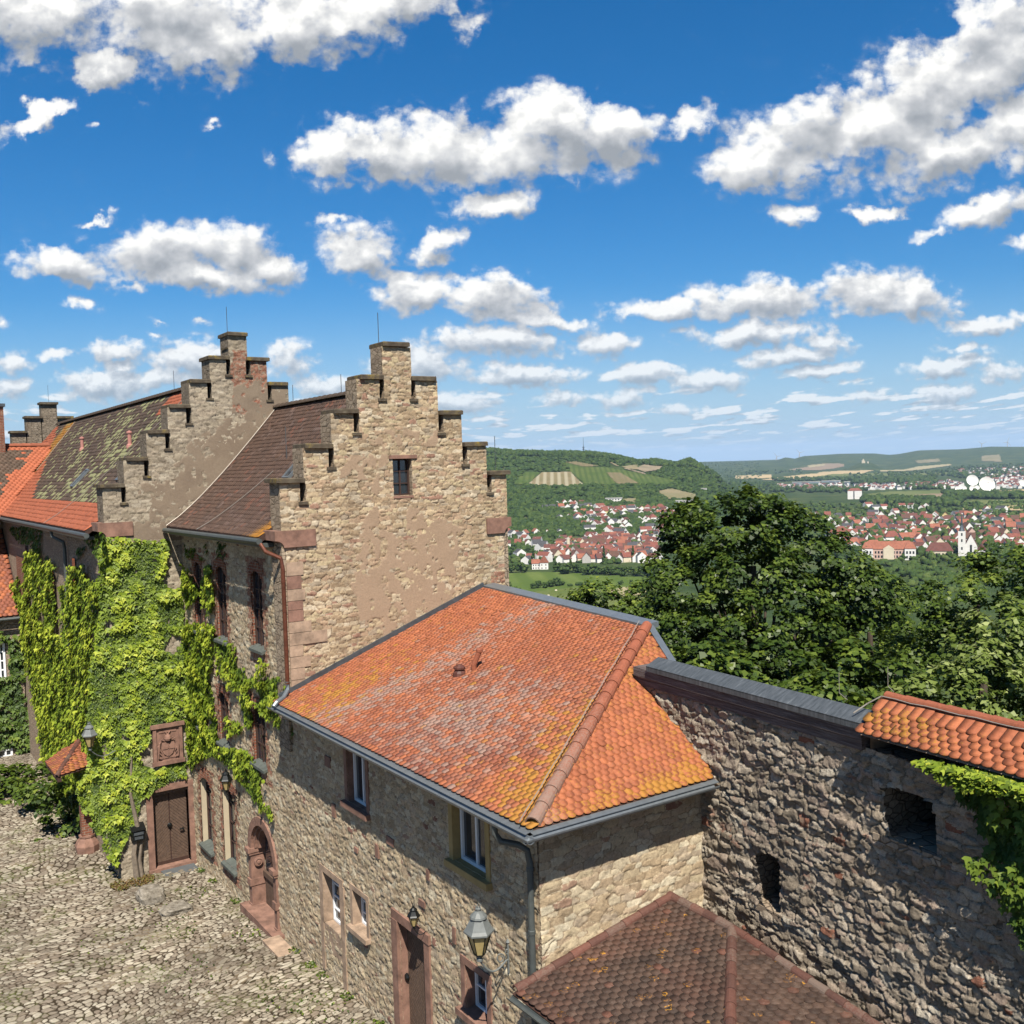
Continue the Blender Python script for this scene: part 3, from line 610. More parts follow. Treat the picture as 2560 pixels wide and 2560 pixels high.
# plaster patches of the front gable, traced on its plane
def onyp(pts, Y, k=.36232, ox=600, oy=750):
    return [tuple(onY(ox+x*k, oy+y*k, Y)[[0, 2]]) for x, y in pts]
PL1 = [onyp(p, Y1) for p in ([(860,1080),(1000,1060),(1010,1100),(950,1160),(980,1240),(930,1330),(900,1380),(860,1290),(720,1250),(665,1180),(760,1090)],
    [(900,1400),(950,1430),(960,1540),(1060,1600),(1130,1640),(1150,1420),(1240,1450),(1330,1560),(1390,1470),(1440,1560),(1530,1600),(1500,1740),(1480,1840),(1500,1990),(1380,2130),(1180,2300),(1080,2360),(830,2200),(760,1950),(770,1800),(800,1690),(820,1540)],
    [(900,900),(1350,900),(1340,1000),(1200,1010),(1000,1040),(880,1030)])]
def plastA(A, B):
    x = A+8.6; z = B+5.5; wx = x+.22*(fbm(x*3, z*3, 41, 4)-.5)*2; wz = z+.22*(fbm(x*3+9, z*3, 42, 4)-.5)*2
    k = np.zeros(x.shape)
    for i, p in enumerate(PL1):
        q = inpoly(wx, wz, p).astype(float)*(1. if i != 2 else .0)
        k = np.maximum(k, q)
    n = fbm(x*5.5, z*5.5, 43, 5); n2 = fbm(x*1.8, z*1.8, 46, 3)
    k *= (n < .585+.22*(n2-.5)*2)
    # thin remains of render round the window
    far = inpoly(wx, wz, PL1[2]).astype(float)*(n > .53)
    return np.maximum(k, far*.9)
WIN = (11.62, 12.15, 11.50, 12.44)
def reda(A, B):
    x = A+8.6; z = B+5.5
    return ((x > 14.45) & (z < 9.3) & (z > 9.0)).astype(float)*.9
# front gable: two sheets (above the corbel the wall is a little wider)
build_gable(GA, Y1, 8.60, 15.05, 5.5, gA, M['st_gable'], M['st3'], .64, .06, 3, .03,
            keepz=lambda x, z: (z > 10.4) | ((x > 8.70) & (x < 14.90) & (z > 6.3)), plaster=plastA, holes=[WIN], extra=reda, res=.024)
def window(parent, name, c, ux, n, w_, h_, nv=1, nh=2, fr=.05, mt='wframe', depth=.0, glass=True, arch=0):
    """window: c lower centre on the frame plane, ux right direction, n outward normal"""
    c = A3(c, float); ux = A3(ux, float); n = A3(n, float); z = A3([0, 0, 1.])
    f = MB(); t = .035
    for s in (-1, 1): f.obox(c+ux*s*(w_/2-fr/2)+z*h_/2, ux*fr/2, n*t, z*h_/2)
    for h in (fr/2, h_-fr/2): f.obox(c+z*h, ux*(w_/2-fr), n*t, z*fr/2)
    for i in range(1, nv+1): f.obox(c+ux*(-w_/2+w_*i/(nv+1))+z*h_/2, ux*fr*.42, n*t*.8, z*(h_/2-fr))
    for i in range(1, nh+1): f.obox(c+z*h_*i/(nh+1), ux*(w_/2-fr), n*t*.6, z*fr*.32)
    o = f.build(name, M[mt], parent)
    g = MB(); g.add([c-ux*w_/2-n*.01, c+ux*w_/2-n*.01, c+ux*w_/2+z*h_-n*.01, c-ux*w_/2+z*h_-n*.01], [(0, 1, 2, 3)])
    g.build('pane', M['glass'], o); return o
window(gA, 'window', (11.885, Y1+.17, 11.5), (1, 0, 0), (0, -1, 0), .53, .94, 1, 2, .045)
mb = MB(); mb.box((11.5, Y1-.05, 12.44), (12.3, Y1+.1, 12.53)); mb.build('lintel', M['sand'], gA)
mb = MB(); mb.box((11.6, Y1-.04, 11.44), (12.17, Y1+.12, 11.50)); mb.build('window_sill', M['sand'], gA)
# sandstone corbel beams under the gable feet
def corbel(x0, x1, y0, y1, z0, z1, parent, side=-1, hook=True):
    mb = MB()
    n = 6; prof = [(x0 if side < 0 else x1, z1), (x0 if side < 0 else x1, z0+.17)]
    ex = x0 if side < 0 else x1
    for i in range(1, n+1):
        t = i/n*math.pi/2; prof.append((ex-side*.22*math.sin(t), z0+.17-.17*(1-math.cos(t))))
    prof += [(x1 if side < 0 else x0, z0), (x1 if side < 0 else x0, z1)]
    mb.prism([(p[0], y0, p[1]) for p in prof], (0, y1-y0, 0)); mb.build('corbel_beam', M['sand'], parent)
corbel(8.42, 9.45, Y1-.07, Y1+.7, 10.40, 10.80, gA, -1)
corbel(14.36, 15.14, Y1-.07, Y1+.7, 10.36, 10.78, gA, 1)
# quoins at the front-left corner
zq = [6.9, 7.22, 7.5, 7.78, 8.05, 8.35, 8.62, 8.9, 9.12, 9.4, 9.72, 10.05]; wq = [.42,.34,.5,.32,.95,.55,.36,.36,.42,.34,.4,.46]; rq = [0,0,0,0,1,0,2,2,0,2,0,0]
for i in range(len(zq)-1):
    a = MB(); h = zq[i+1]-zq[i]-.012; j = random.uniform(-.006, .006)
    a.box((X0-.012+j, Y1-.045+j, zq[i]), (X0+wq[i], Y1+.25, zq[i]+h)); a.build('quoin', [M['st3q'] if False else M['sandl'], M['sandl'], M['sand']][rq[i]], gA)
# lightning rods
def rod(x, y, z0, h, parent, r=.009, name='lightning_rod'):
    a = MB(); a.tube([(x, y, z0), (x, y, z0+h)], r, 6); a.build(name, M['zincd'], parent)
rod(11.55, Y1+.4, 15.38, .78, gA); 
# second gable (long wing)
def plB(A, B):
    x = A+6.45; z = B; n = fbm(x*1.6, z*1.6, 61, 4); e = (x-6.45)-(z-10.4)*.9
    q = (e > .5+2.2*(n-.5)) & (z > 10.2); n2 = fbm(x*6, z*6, 63, 5)
    return (q & (n2 < .63)).astype(float)
def rdB(A, B):
    x = A+6.45; z = B; n = fbm(x*2, z*2, 65, 3)
    return (((x > 10.5+.5*(n-.5)) & (x < 11.9) & (z > 14.2+.8*(n-.5)) & (z < 16.1))).astype(float)
build_gable(GB, Y3, 6.45, 15.03, 0., gB, M['st_gableB'], M['st3_dark'], .8, .1, 9, .03,
            keepz=lambda x, z: ((x < 8.72) | (z > 10.2+(x-8.7)*.85)), plaster=plB, holes=[(7.45, 8.53, .13, 2.5)], extra=rdB, res=.033)
corbel(6.26, 7.26, Y3-.07, Y3+.85, 10.42, 10.84, gB, -1)
rod(10.55, Y3+.4, 16.67, .85, gB)
# brick chimney flue in the second gable
mb = MB(); mb.box((10.4, Y3+.02, 16.15), (11.02, Y3+.6, 16.2)); mb.build('chimney_band', M['cap'], gB)
# ---- side facade of the front house (faces the courtyard)
def arch_keep(y, z, y0, y1, z0, z1, rise):
    t = np.clip((y-y0)/(y1-y0), 0, 1); top = z1-rise*(2*t-1)**2
    return (y > y0) & (y < y1) & (z > z0) & (z < top)
WU = [(24.17, 24.98, 7.70, 9.70), (27.02, 27.88, 7.55, 9.62), (29.2, 29.98, 7.55, 9.60)]
WL = [(24.38, 25.27, 4.62, 6.12), (27.28, 28.12, 4.55, 6.02), (29.35, 30.05, 4.6, 6.0)]
WG = [(29.22, 30.28, .92, 3.05), (27.12, 28.15, 1.02, 3.3)]
PO = (24.05, 25.75, .50, 3.0)
AWU = [(18.48, 19.40, 5.12, 6.34), (13.90, 14.98, 5.24, 6.42)]
AWS = [(20.02, 20.95, 1.9, 3.08), (18.68, 19.36, 2.42, 3.20), (14.0, 14.72, 2.66, 3.46)]
AD = (16.16, 17.2, .9, 3.32)
def fac_keep_house(a, b):
    y = a+Y1+.02; z = b; k = np.ones(y.shape, bool)
    for w_ in WU+WL+WG: k &= ~arch_keep(y, z, w_[0], w_[1], w_[2], w_[3], .22)
    yc = (PO[0]+PO[1])/2; r = (PO[1]-PO[0])/2
    k &= ~((np.abs(y-yc) < r) & (z > PO[2]-.1) & ((z < PO[3]-r) | ((y-yc)**2+(z-PO[3]+r)**2 < r*r)))
    return k
def red_house(a, b):
    y = a+Y1+.02; z = b; v = np.zeros(y.shape); n = .1*(fbm(y*4, z*4, 71, 3)-.5)*2+.07*np.sign(np.sin(z*2*math.pi/.3))
    for w_ in WU+WL+WG:
        d = np.maximum(np.maximum(w_[0]-y, y-w_[1]), np.maximum(w_[2]-.1-z, z-w_[3]-.02)); v = np.maximum(v, (d < .27+n).astype(float))
    return v
relief_wall('side_wall', (X0, Y1+.02, -.4), (0, 1, 0), (-1, 0, 0), Y3-Y1-.02, 11.2, lambda a, b: fac_keep_house(a, b-.4), M['st_annex'], gA, .028, .20, .095, .028, 21, extra=lambda a, b: red_house(a, b-.4), z0=0)
def fac_keep_annex(a, b):
    y = a+Y2; z = b-.4; k = z < 6.75
    for w_ in AWU+AWS+[AD]: k &= ~((y > w_[0]) & (y < w_[1]) & (z > w_[2]) & (z < w_[3]))
    return k
relief_wall('side_wall', (X0, Y2, -.4), (0, 1, 0), (-1, 0, 0), Y1+.02-Y2, 7.2, fac_keep_annex, M['st_annex'], an, .025, .19, .088, .028, 23, warp=1.3, rough=.02)
def pla2(A, B): return (fbm(A*2.5, B*2.5, 33, 4) > .58).astype(float)*0
relief_wall('front_wall', (X0, Y2, 0), (1, 0, 0), (0, -1, 0), 3.62, 6.9, lambda a, b: b > .2, M['st_annex'], an, .020, .29, .12, .02, 25, warp=1.2, rough=.016)
# backing so no light leaks through (set back, dark inside)
mb = MB()
def slab_x(x0, x1, y0, y1, z0, z1, holes):
    ys_ = sorted({y0, y1}|{h[0] for h in holes if y0 < h[0] < y1}|{h[1] for h in holes if y0 < h[1] < y1})
    for p, q in zip(ys_[:-1], ys_[1:]):
        hh = sorted([h for h in holes if h[0] < (p+q)/2 < h[1]], key=lambda h: h[2]); z = z0
        for h in hh: mb.box((x0, p, z), (x1, q, h[2])); z = h[3]
        mb.box((x0, p, z), (x1, q, z1))
slab_x(X0+.012, X0+.45, Y1+.05, Y3+.0-.002, -.3, 10.6, [(h[0]-.035, h[1]+.035, h[2]-.03, h[3]+.03) for h in WU+WL+WG]+[PO])
M['creamp'] = simple('cream_reveal_plaster', (.62,.52,.36), .9, .1, 3.)
for w_, m_, dp_ in [(w, 'brick', .2) for w in WU+WL]+[(w, 'creamp', .33) for w in WG]:
    a_ = MB(); a_.box((X0+.0, w_[0]-.03, w_[2]-.02), (X0+dp_, w_[0]-.001, w_[3]+.02)); a_.build('reveal', M[m_], gA); a_ = MB(); a_.box((X0+.0, w_[1]+.001, w_[2]-.02), (X0+dp_, w_[1]+.03, w_[3]+.02)); a_.build('reveal', M[m_], gA)
slab_x(X0+.012, X0+.45, Y2+.012, Y1+.04, -.3, 6.75, [(h[0]-.03, h[1]+.03, h[2]-.03, h[3]+.03) for h in AWU+AWS+[AD]])
mb.box((X0+.46, Y2+.012, -.3), (12.3, Y2+.45, 6.7))
mb.box((X0+.46, Y1+.7, -.3), (15., Y1+.8, 10.3))
mb.build('wall_core', M['st3_wing'], gA)
# ---- openings of the side facade
UXF = (0, -1, 0); NF = (-1, 0, 0)
def fac_win(parent, w_, dep, nv, nh, mt, sill='slate', name='window', fr=.055, sillt=.07, so_=.12, wt=None):
    y0, y1, z0, z1 = w_; h = z1-z0
    window(parent, name, (X0+dep, (y0+y1)/2, z0), UXF, NF, y1-y0, h, nv, nh, fr, mt)
    a = MB(); a.add([(X0-so_, y0-.08, z0-.1), (X0+dep, y0-.08, z0-.02), (X0+dep, y1+.08, z0-.02), (X0-so_, y1+.08, z0-.1),
                     (X0-so_, y0-.08, z0-.1+sillt), (X0+dep, y0-.08, z0+.0+sillt), (X0+dep, y1+.08, z0+.0+sillt), (X0-so_, y1+.08, z0-.1+sillt)],
                    [(0,3,2,1),(4,5,6,7),(0,1,5,4),(1,2,6,5),(2,3,7,6),(3,0,4,7)])
    a.build('window_sill', M[sill], parent)
for w_ in WU: fac_win(gA, w_, .085, 1, 3, 'wframe')
for w_ in WL: fac_win(gA, w_, .085, 1, 2, 'wframe')
for w_ in WG: fac_win(gA, w_, .19, 1, 3, 'wframe')
def brick_arch(w_):
    y0, y1, z0, z1 = w_; a = MB()
    n = 9
    for i in range(n):
        t = (i+.5)/n; y = y0-.1+(y1-y0+.2)*t; z = z1-.22*(2*t-1)**2+.0; s = (2*t-1)*.35
        a.obox((X0-.012, y, z+.13), (.03, 0, 0), (0, .052, -.0), (0, .12*s, .13))
    a.build('brick_arch', M['brick'], gA)
for w_ in WU+WL+WG: brick_arch(w_)
def stone_frame(parent, w_, b, mt, proud=.03, dep=.22, lintel=True, sill=True, name='window_surround', sd_=.1):
    y0, y1, z0, z1 = w_; a = MB(); x0 = X0-proud-.012; x1 = X0+dep
    a.box((x0, y0-b, z0), (x1, y0, z1)); a.box((x0+.003, y1, z0), (x1, y1+b, z1))
    if lintel: a.box((x0+.005, y0-b-.02, z1), (x1, y1+b+.02, z1+b))
    if sill: a.box((x0-sd_, y0-b-.03, z0-b*.9), (x1, y1+b+.03, z0))
    a.build(name, M[mt], parent)
stone_frame(an, AWU[0], .13, 'sand'); stone_frame(an, AWU[1], .13, 'sandy'); stone_frame(an, AWS[1], .11, 'sandl'); stone_frame(an, AWS[2], .13, 'sand', sd_=.12)
stone_frame(an, AWS[0], .14, 'sandl', sill=False)
window(an, 'window', (X0+.15, 18.94, 5.12), UXF, NF, .88, 1.2, 1, 0, .06, 'white')
window(an, 'window', (X0+.15, 14.44, 5.24), UXF, NF, 1.04, 1.16, 1, 0, .06, 'white')
window(an, 'window', (X0+.22, 20.48, 1.9), UXF, NF, .9, 1.18, 1, 3, .05, 'white')
window(an, 'window', (X0+.2, 19.02, 2.42), UXF, NF, .66, .77, 1, 2, .05, 'white')
window(an, 'window', (X0+.2, 14.36, 2.66), UXF, NF, .7, .78, 1, 1, .045, 'white')
mb = MB(); mb.box((X0-.045, 19.8, .75), (X0+.1, 19.98, 3.08)); mb.box((X0-.04, 20.98, .75), (X0+.1, 21.14, 3.08)); mb.box((X0-.02, 19.98, 1.3), (X0+.24, 20.98, 1.89))
mb.build('door_jamb', M['sandl'], an)
# doors
def chevron(parent, axis, c, w_, h, name='door', double=True, nrm=-1):
    """panelled herringbone door; c lower-left corner; axis 0: runs along x, 1: runs along y"""
    a = MB(); bk_ = MB()
    def P(u, z, d): return (c[0]+u, c[1]+nrm*d, c[2]+z) if axis == 0 else (c[0]+nrm*d, c[1]+u, c[2]+z)
    def bx(u0, u1, z0, z1, d0, d1, a=None):
        a = a or bk_
        p = P(u0, z0, d0); q = P(u1, z1, d1); a.box(tuple(min(x, y) for x, y in zip(p, q)), tuple(max(x, y) for x, y in zip(p, q)))
    bx(0, w_, 0, h, 0, .02); bx(0, w_, 0, .1, .02, .05)
    half = w_/2 if double else w_; bw = .105
    for k in range(2 if double else 1):
        u0 = k*half+.02; u1 = (k+1)*half-.02; sg = 1 if k == 0 else -1
        z = -half
        while z < h+half:
            pts = []
            zl, zr = (z, z+(u1-u0)) if sg > 0 else (z+(u1-u0), z)
            for (u, zz) in ((u0, zl), (u1, zr), (u1, zr+bw-.014), (u0, zl+bw-.014)): pts.append([u, min(max(zz, .1), h-.02)])
            if max(p[1] for p in pts)-min(p[1] for p in pts) > .03 and (pts[2][1]-pts[1][1] > .004 or pts[3][1]-pts[0][1] > .004):
                a.add([P(p[0], p[1], .021) for p in pts]+[P(p[0], p[1], .04) for p in pts], [(0,3,2,1),(4,5,6,7),(0,1,5,4),(1,2,6,5),(2,3,7,6),(3,0,4,7)])
            z += bw
    o = a.build(name, M['wood'], parent); bk_.build('backing_board', M['wframe'], o)
    b = MB(); b.tube([P(half*1.72, h*.44, .04), P(half*1.72, h*.44, .12), P(half*1.5, h*.44, .12)], .026, 6); b.build('door_handle', M['iron'], o)
    b = MB(); b.lathe(P(half-.02, h*.52, .08), [(.06,-.03),(.08,0),(.05,.04)], 8, ax=(0, -1, 0) if axis == 0 else (-1, 0, 0)); b.build('knocker', M['iron'], o); return o
chevron(gB, 0, (7.45, Y3+.22, .14), 1.08, 2.3)
mb = MB()
mb.box((7.26, Y3-.07, .0), (7.45, Y3+.3, 2.5)); mb.box((8.53, Y3-.07, .0), (8.697, Y3+.3, 2.5)); mb.box((7.24, Y3-.075, 2.5), (8.697, Y3+.3, 2.68)); mb.box((7.24, Y3-.12, .0), (8.697, Y3+.3, .135))
mb.build('door_frame', M['sand'], gB)
mb = MB(); mb.box((7.45, Y3+.02, 2.38), (8.53, Y3+.2, 2.497)); mb.build('transom', M['wood'], gB)
chevron(an, 1, (X0+.17, AD[0], AD[2]), AD[1]-AD[0], AD[3]-AD[2], double=False)
mb = MB(); mb.box((X0-.09, AD[1], .6), (X0+.35, AD[1]+.24, 3.32)); mb.box((X0-.06, AD[0]-.2, .6), (X0+.35, AD[0], 3.32)); mb.box((X0-.075, AD[0]-.22, 3.32), (X0+.35, AD[1]+.26, 3.5)); mb.build('door_frame', M['sand'], an)
# arched portal with pilasters
yc = (PO[0]+PO[1])/2; r0 = (PO[1]-PO[0])/2; zc = PO[3]-r0
mb = MB()
for (ri, ro, xa, xb) in ((r0-.03, r0+.2, -.07, .10), (r0-.10, r0-.032, .02, .2), (r0-.17, r0-.102, .1, .3)):
    n = 20
    for i in range(n):
        t0 = math.pi*i/n; t1 = math.pi*(i+1)/n-.004
        q = [(yc+rr*math.cos(t), zc+rr*math.sin(t)) for rr, t in ((ri, t0), (ro, t0), (ro, t1), (ri, t1))]
        mb.prism([(X0+xa, y, z) for y, z in q], (xb-xa, 0, 0))
for s in (-1, 1):
    y0 = yc+s*(r0-.03); y1 = yc+s*(r0+.17); a_, b_ = min(y0, y1), max(y0, y1)
    mb.box((X0-.075, a_, .3), (X0+.3, b_, zc-.12)); mb.box((X0-.16, a_-.05, zc-.12), (X0+.3, b_+.05, zc-.002))
    mb.box((X0-.125, a_-.03, zc-.19), (X0+.3, b_+.03, zc-.122)); mb.box((X0-.1, a_-.01, .3), (X0+.29, b_+.01, .62))
    mb.box((X0-.12, a_-.02, 1.12), (X0+.29, b_+.02, 1.3))
    mb.lathe((X0+.12, (a_-.03) if s > 0 else (b_+.0), 1.75), [(.12,-.03),(.12,.035),(.09,.05),(.085,.03),(.05,.035),(.04,.06),(.0,.065)], 16, ax=(0, -1, 0) if s > 0 else (0, 1, 0))
mb.build('portal_surround', M['sand'], gA)
mb = MB(); mb.box((X0-.3, yc-1.35, gz(yc)-.3), (X0+.3, yc+1.2, gz(yc)+.18)); mb.build('portal_step', M['sand'], gA)
mb = MB(); mb.box((X0+.3, yc-r0+.1, .55), (X0+.36, yc+r0-.1, zc))
n = 14; mb.prism([(X0+.3, yc+(r0-.1)*math.cos(math.pi*i/n), zc+.002+(r0-.1)*math.sin(math.pi*i/n)) for i in range(n+1)], (.06, 0, 0))
for i in range(6): mb.box((X0+.27, yc-r0+.13+i*.245, .6), (X0+.298, yc-r0+.36+i*.245, 1.3))
mb.box((X0+.22, yc-r0+.1, 1.36), (X0+.298, yc+r0-.1, 1.5)); mb.box((X0+.25, yc-.04, .6), (X0+.299, yc+.04, 2.7))
dp = mb.build('portal_door', M['wood'], gA)
mb = MB()
for s in (-1, 1): mb.box((X0+.265, yc+s*.38-.22, 1.6), (X0+.292, yc+s*.38+.22, 2.5))
mb.build('glass_panel', M['glass'], dp)
o = MB(); o.obox((8.35, 23.1, gz(23.1)+.02), (.22, .0, 0), (0, .55, 0), (0, 0, .05)); tag(o.build('stone_slab', M['sandl']), 'flat grey stone slab lying on the cobbles by the arched portal', 'slab')
# putlog stones and red patches on the annex side
for i, (yy, zz, hh, ww) in enumerate([(20.25,5.62,.24,.3),(20.1,4.55,.3,.16),(18.0,4.3,.28,.14),(17.3,4.75,.16,.3),(16.1,3.95,.12,.24),(15.0,3.7,.3,.1),(19.0,4.1,.1,.16),(15.9,4.55,.2,.1)]):
    a = MB(); a.box((X0-.045, yy, zz), (X0+.05, yy+ww, zz+hh)); a.build('red_stone', M['sand'], an)
# ------------------------------------------------------------------ roofs
def roofcurve(xe, ze, xm, zm, xr_, zr, n=14):
    P_ = [((1-t)**2*xe+2*(1-t)*t*xm+t*t*xr_, (1-t)**2*ze+2*(1-t)*t*zm+t*t*zr) for t in np.linspace(0, 1, n)]
    P_ = np.array(P_); ds = np.concatenate([[0], np.cumsum(np.hypot(*np.diff(P_, axis=0).T))]); return P_, ds
def curve_fn(P_, ds, y0):
    tx = np.gradient(P_[:, 0], ds); tz = np.gradient(P_[:, 1], ds)
    def f(a, s):
        ss = np.clip(s, 0, ds[-1]); x = np.interp(ss, ds, P_[:, 0]); z = np.interp(ss, ds, P_[:, 1])
        nx = -np.interp(ss, ds, tz); nz = np.interp(ss, ds, tx)
        return np.stack([x, y0+a, z], -1), np.stack([nx, 0*nx, nz], -1)
    return f
def deck(P_, y0, y1, name, parent, m_, t=.12):
    a = MB(); n = len(P_); V = []
    for y in (y0, y1):
        for (x, z) in P_: V.append((x, y, z))
        for (x, z) in P_: V.append((x+.02, y, z-t))
    F = []
    for i in range(n-1):
        F += [(i, i+1, 2*n+i+1, 2*n+i), (n+i, 3*n+i, 3*n+i+1, n+i+1), (i, n+i, n+i+1, i+1), (2*n+i, 2*n+i+1, 3*n+i+1, 3*n+i)]
    F += [(0, 2*n, 3*n, n)]
    a.add(V, F); a.build(name, m_, parent)
# front house roof
PA, dA = roofcurve(8.25, 10.62, 9.35, 11.25, 11.9, 14.24)
deck(PA, Y1+.55, Y3-.005, 'roof_deck', gA, M['wframe']); 
deck(np.array([(15.5, 10.6), (11.9, 14.24)]), Y1+.55, Y3-.005, 'roof_deck', gA, M['wframe'])
def licA(a, s, rg):
    y = a+Y1+.6; v = np.clip(1.1-(y-Y1-.6)/1.2-s*.45, 0, 1)+np.clip((s-4.6)/1.0, 0, 1)*np.clip(1.15-(y-Y1)/7., 0, 1)*.75
    n = fbm(y*1.1, s*1.1, 81, 3); return np.clip(v, 0, 1)*1.35+(n > .69)*.35
def gryA(a, s, rg): return (rg.random(len(a)) < .10)*.5+.05
def altA(a, s, rg): n = fbm(a*.9, s*.9, 82, 3); return ((rg.random(len(a)) < .10) & (n > .55)).astype(float)*.55
tiles('tile_roof', curve_fn(PA, dA, Y1+.6), Y3-Y1-.62, dA[-1], .155, .17, lambda a, s: (s < dA[-1]) & (a > 0) & (a < Y3-Y1-.62), M['t_dark'], gA, {'lic': licA, 'gry': gryA, 'alt': altA}, seed=1)
mb = MB(); ridge_tiles(mb, (11.9, Y1+.6, 14.24), (11.9, Y3, 14.24), .12, .36, .03); mb.build('ridge_tiles', M['t_ridgeo'], gA)
# long wing roof
PB, dB = roofcurve(6.05, 10.57, 7.2, 11.3, 10.6, 15.22)
Y5 = 62.0
deck(PB, Y3+.7, Y5, 'roof_deck', gB, M['wframe']); deck(np.array([(15.2, 10.5), (10.6, 15.22)]), Y3+.7, Y5, 'roof_deck', gB, M['wframe'])
def colB(a, s, rg):
    y = a+Y3+.75; x = np.interp(s, dB, PB[:, 0])
    val = 46.5+(x-6.67)*(56.5-46.5)/(9.28-6.67)             # where the new orange valley tiles begin
    o = (y > val+rg.normal(0, .5, len(a))*.3) & (y < val+7)
    return (o | (s < 1.25) | ((s > 5.35) & (y < 38.2+rg.normal(0, .08, len(a))))).astype(float)
def licB(a, s, rg):
    y = a+Y3+.75; return np.clip(1-np.abs(y-55.5-(s-3)*.6)/2.4, 0, 1)*(s > 2.6)*1.3
def mosB(a, s, rg):
    y = a+Y3+.75; n = fbm(y*.5, s*.9, 91, 3); d = np.clip(1.15-(y-Y3)/19., 0, 1)
    return np.where(colB(a, s, rg) > .5, 0, (rg.random(len(a)) < .08+.55*d*np.clip((n-.3)*2.6, 0, 1.1)).astype(float)*(.75+.3*rg.random(len(a))))
tiles('tile_roof', curve_fn(PB, dB, Y3+.75), Y5-Y3-.75, dB[-1], .2, .23, lambda a, s: (s < dB[-1]) & (a > 0) & (a < Y5-Y3-.75), M['t_far'], gB, {'alt': colB, 'lic': licB, 'mos': mosB}, seed=2, th=.02)
mb = MB(); ridge_tiles(mb, (10.6, Y3+.75, 15.22), (10.6, Y5, 15.22), .15, .42, .03); mb.build('ridge_tiles', M['t_ridgeo'], gB)
# cross wing meeting the long roof in a swept valley
VT = A3([9.28, 56.5, 13.88]); VB_ = A3([6.05, 50.6, 10.45])
Pw, Uw, Dw, Nw = plane_fn((-12, 50.6, 10.45), (1, 0, 0), (0, VT[1]-VB_[1], VT[2]-VB_[2]))
SLW = math.hypot(VT[1]-VB_[1], VT[2]-VB_[2])
a = MB(); a.add([(-12, 50.6, 10.4), (6.05, 50.6, 10.4), (9.28, 56.5, 13.83), (-12, 56.5, 13.83)], [(0, 1, 2, 3)]); a.add([(-12, 62.6, 10.4), (9.28, 62.6, 10.4), (9.28, 56.5, 13.83), (-12, 56.5, 13.83)], [(0, 1, 2, 3)]); a.build('roof_deck', M['wframe'], wg)
def altW(a, s, rg):
    x = a-12; n = fbm(x*.8, s*.8, 95, 3); xv = 6.05+(9.28-6.05)*s/SLW
    return ((x > xv-.2-1.5*n) | (s > SLW-.45) | (rg.random(len(a)) < .04)).astype(float)
tiles('upper_tile_roof', Pw, 21.3, SLW, .2, .23, lambda a, s: (a-12 < 6.05+(9.28-6.05)*s/SLW+.12) & (s < SLW), M['t_far'], wg, {'alt': altW}, seed=3, th=.02)
mb = MB(); ridge_tiles(mb, (-12, 56.5, 13.9), (9.2, 56.5, 13.9), .13, .42, .03); mb.build('ridge_tiles', M['t_ridge'], wg)
mb = MB(); p = onY(2, 1100, 56.3); mb.box((p[0]-1.1, 55.9, 13.2), (p[0]+.02+.12, 56.9, 15.9)); mb.build('brick_chimney', M['brick'], wg)
mb = MB(); mb.box((p[0]-1.2, 55.8, 15.9), (p[0]+.22, 57.0, 16.05)); mb.build('chimney_cap', M['zincd'], wg)
# lower wing roof and wall
Yw = 48.6
Pl, Ul, Dl, Nl = plane_fn((-12, Yw-.35, 6.22), (1, 0, 0), (0, 4.9, 3.5))
a = MB(); a.add([(-12, Yw-.35, 6.16), (6.44, Yw-.35, 6.16), (6.44, Yw+4.9, 9.85), (-12, Yw+4.9, 9.85)], [(0, 1, 2, 3)]); a.build('roof_deck', M['wframe'], wg)
tiles('lower_tile_roof', Pl, 18.44, 6.2, .19, .21, lambda a, s: a < 18.36, M['t_annex'], wg, {'alt': lambda a, s, rg: (rg.random(len(a)) < .65)*.8, 'gry': lambda a, s, rg: rg.random(len(a))*.35}, seed=4, th=.02)
mb = MB(); mb.box((-12, Yw, -.3), (6.4, Yw+.5, 6.1)); mb.box((-12, Yw+4.8, -.3), (6.4, Yw+5.2, 10.35)); mb.build('wall', M['st3_wing'], wg)
mb = MB(); mb.tube([(-12, Yw-.42, 6.12), (6.42, Yw-.42, 6.12)], .07, 8); mb.build('gutter', M['gutter'], wg)
# white windows of the wing
for (u0, v0, u1, v1) in ((-40, 1605, 16, 1696), (-38, 1868, 35, 1940)):
    p = onY(u0, v1, Yw-.02); q = onY(u1, v1, Yw-.02); h = onY(u1, v0, Yw-.02)[2]-q[2]
    window(wg, 'window', ((p[0]+q[0])/2, Yw-.03, q[2]), (1, 0, 0), (0, -1, 0), q[0]-p[0], h, 3, 3, .09, 'white')
# long wing walls towards the courtyard
mb = MB(); mb.box((X1, Y3+.8, -.3), (X1+.5, 62., 10.5)); mb.box((15., Y3+.8, -.3), (15.2, 62, 10.4)); mb.build('side_wall', M['st3_wing'], gB)
for (xa, xb, ya, yb) in ((47, 72, 1400, 1490), (116, 136, 1462, 1528), (172, 190, 1440, 1545)):
    p = onX(xa, yb, X1); q = onX(xb, yb, X1); z1 = onX(xb, ya, X1)[2]; z0 = p[2]
    a = MB(); a.box((X1-.03, q[1], z0), (X1+.01, p[1], z1)); a.build('brick_panel', M['brick'], gB)
    a = MB(); a.box((X1-.05, q[1]-.55, z0), (X1+.01, q[1]-.08, z1+.6)); o = a.build('window', M['glass'], gB)
a = MB(); a.box((X1-.06, 44.2, 6.5), (X1+.01, 45.0, 10.2)); a.build('plaster_pier', M['sandl'], gB)
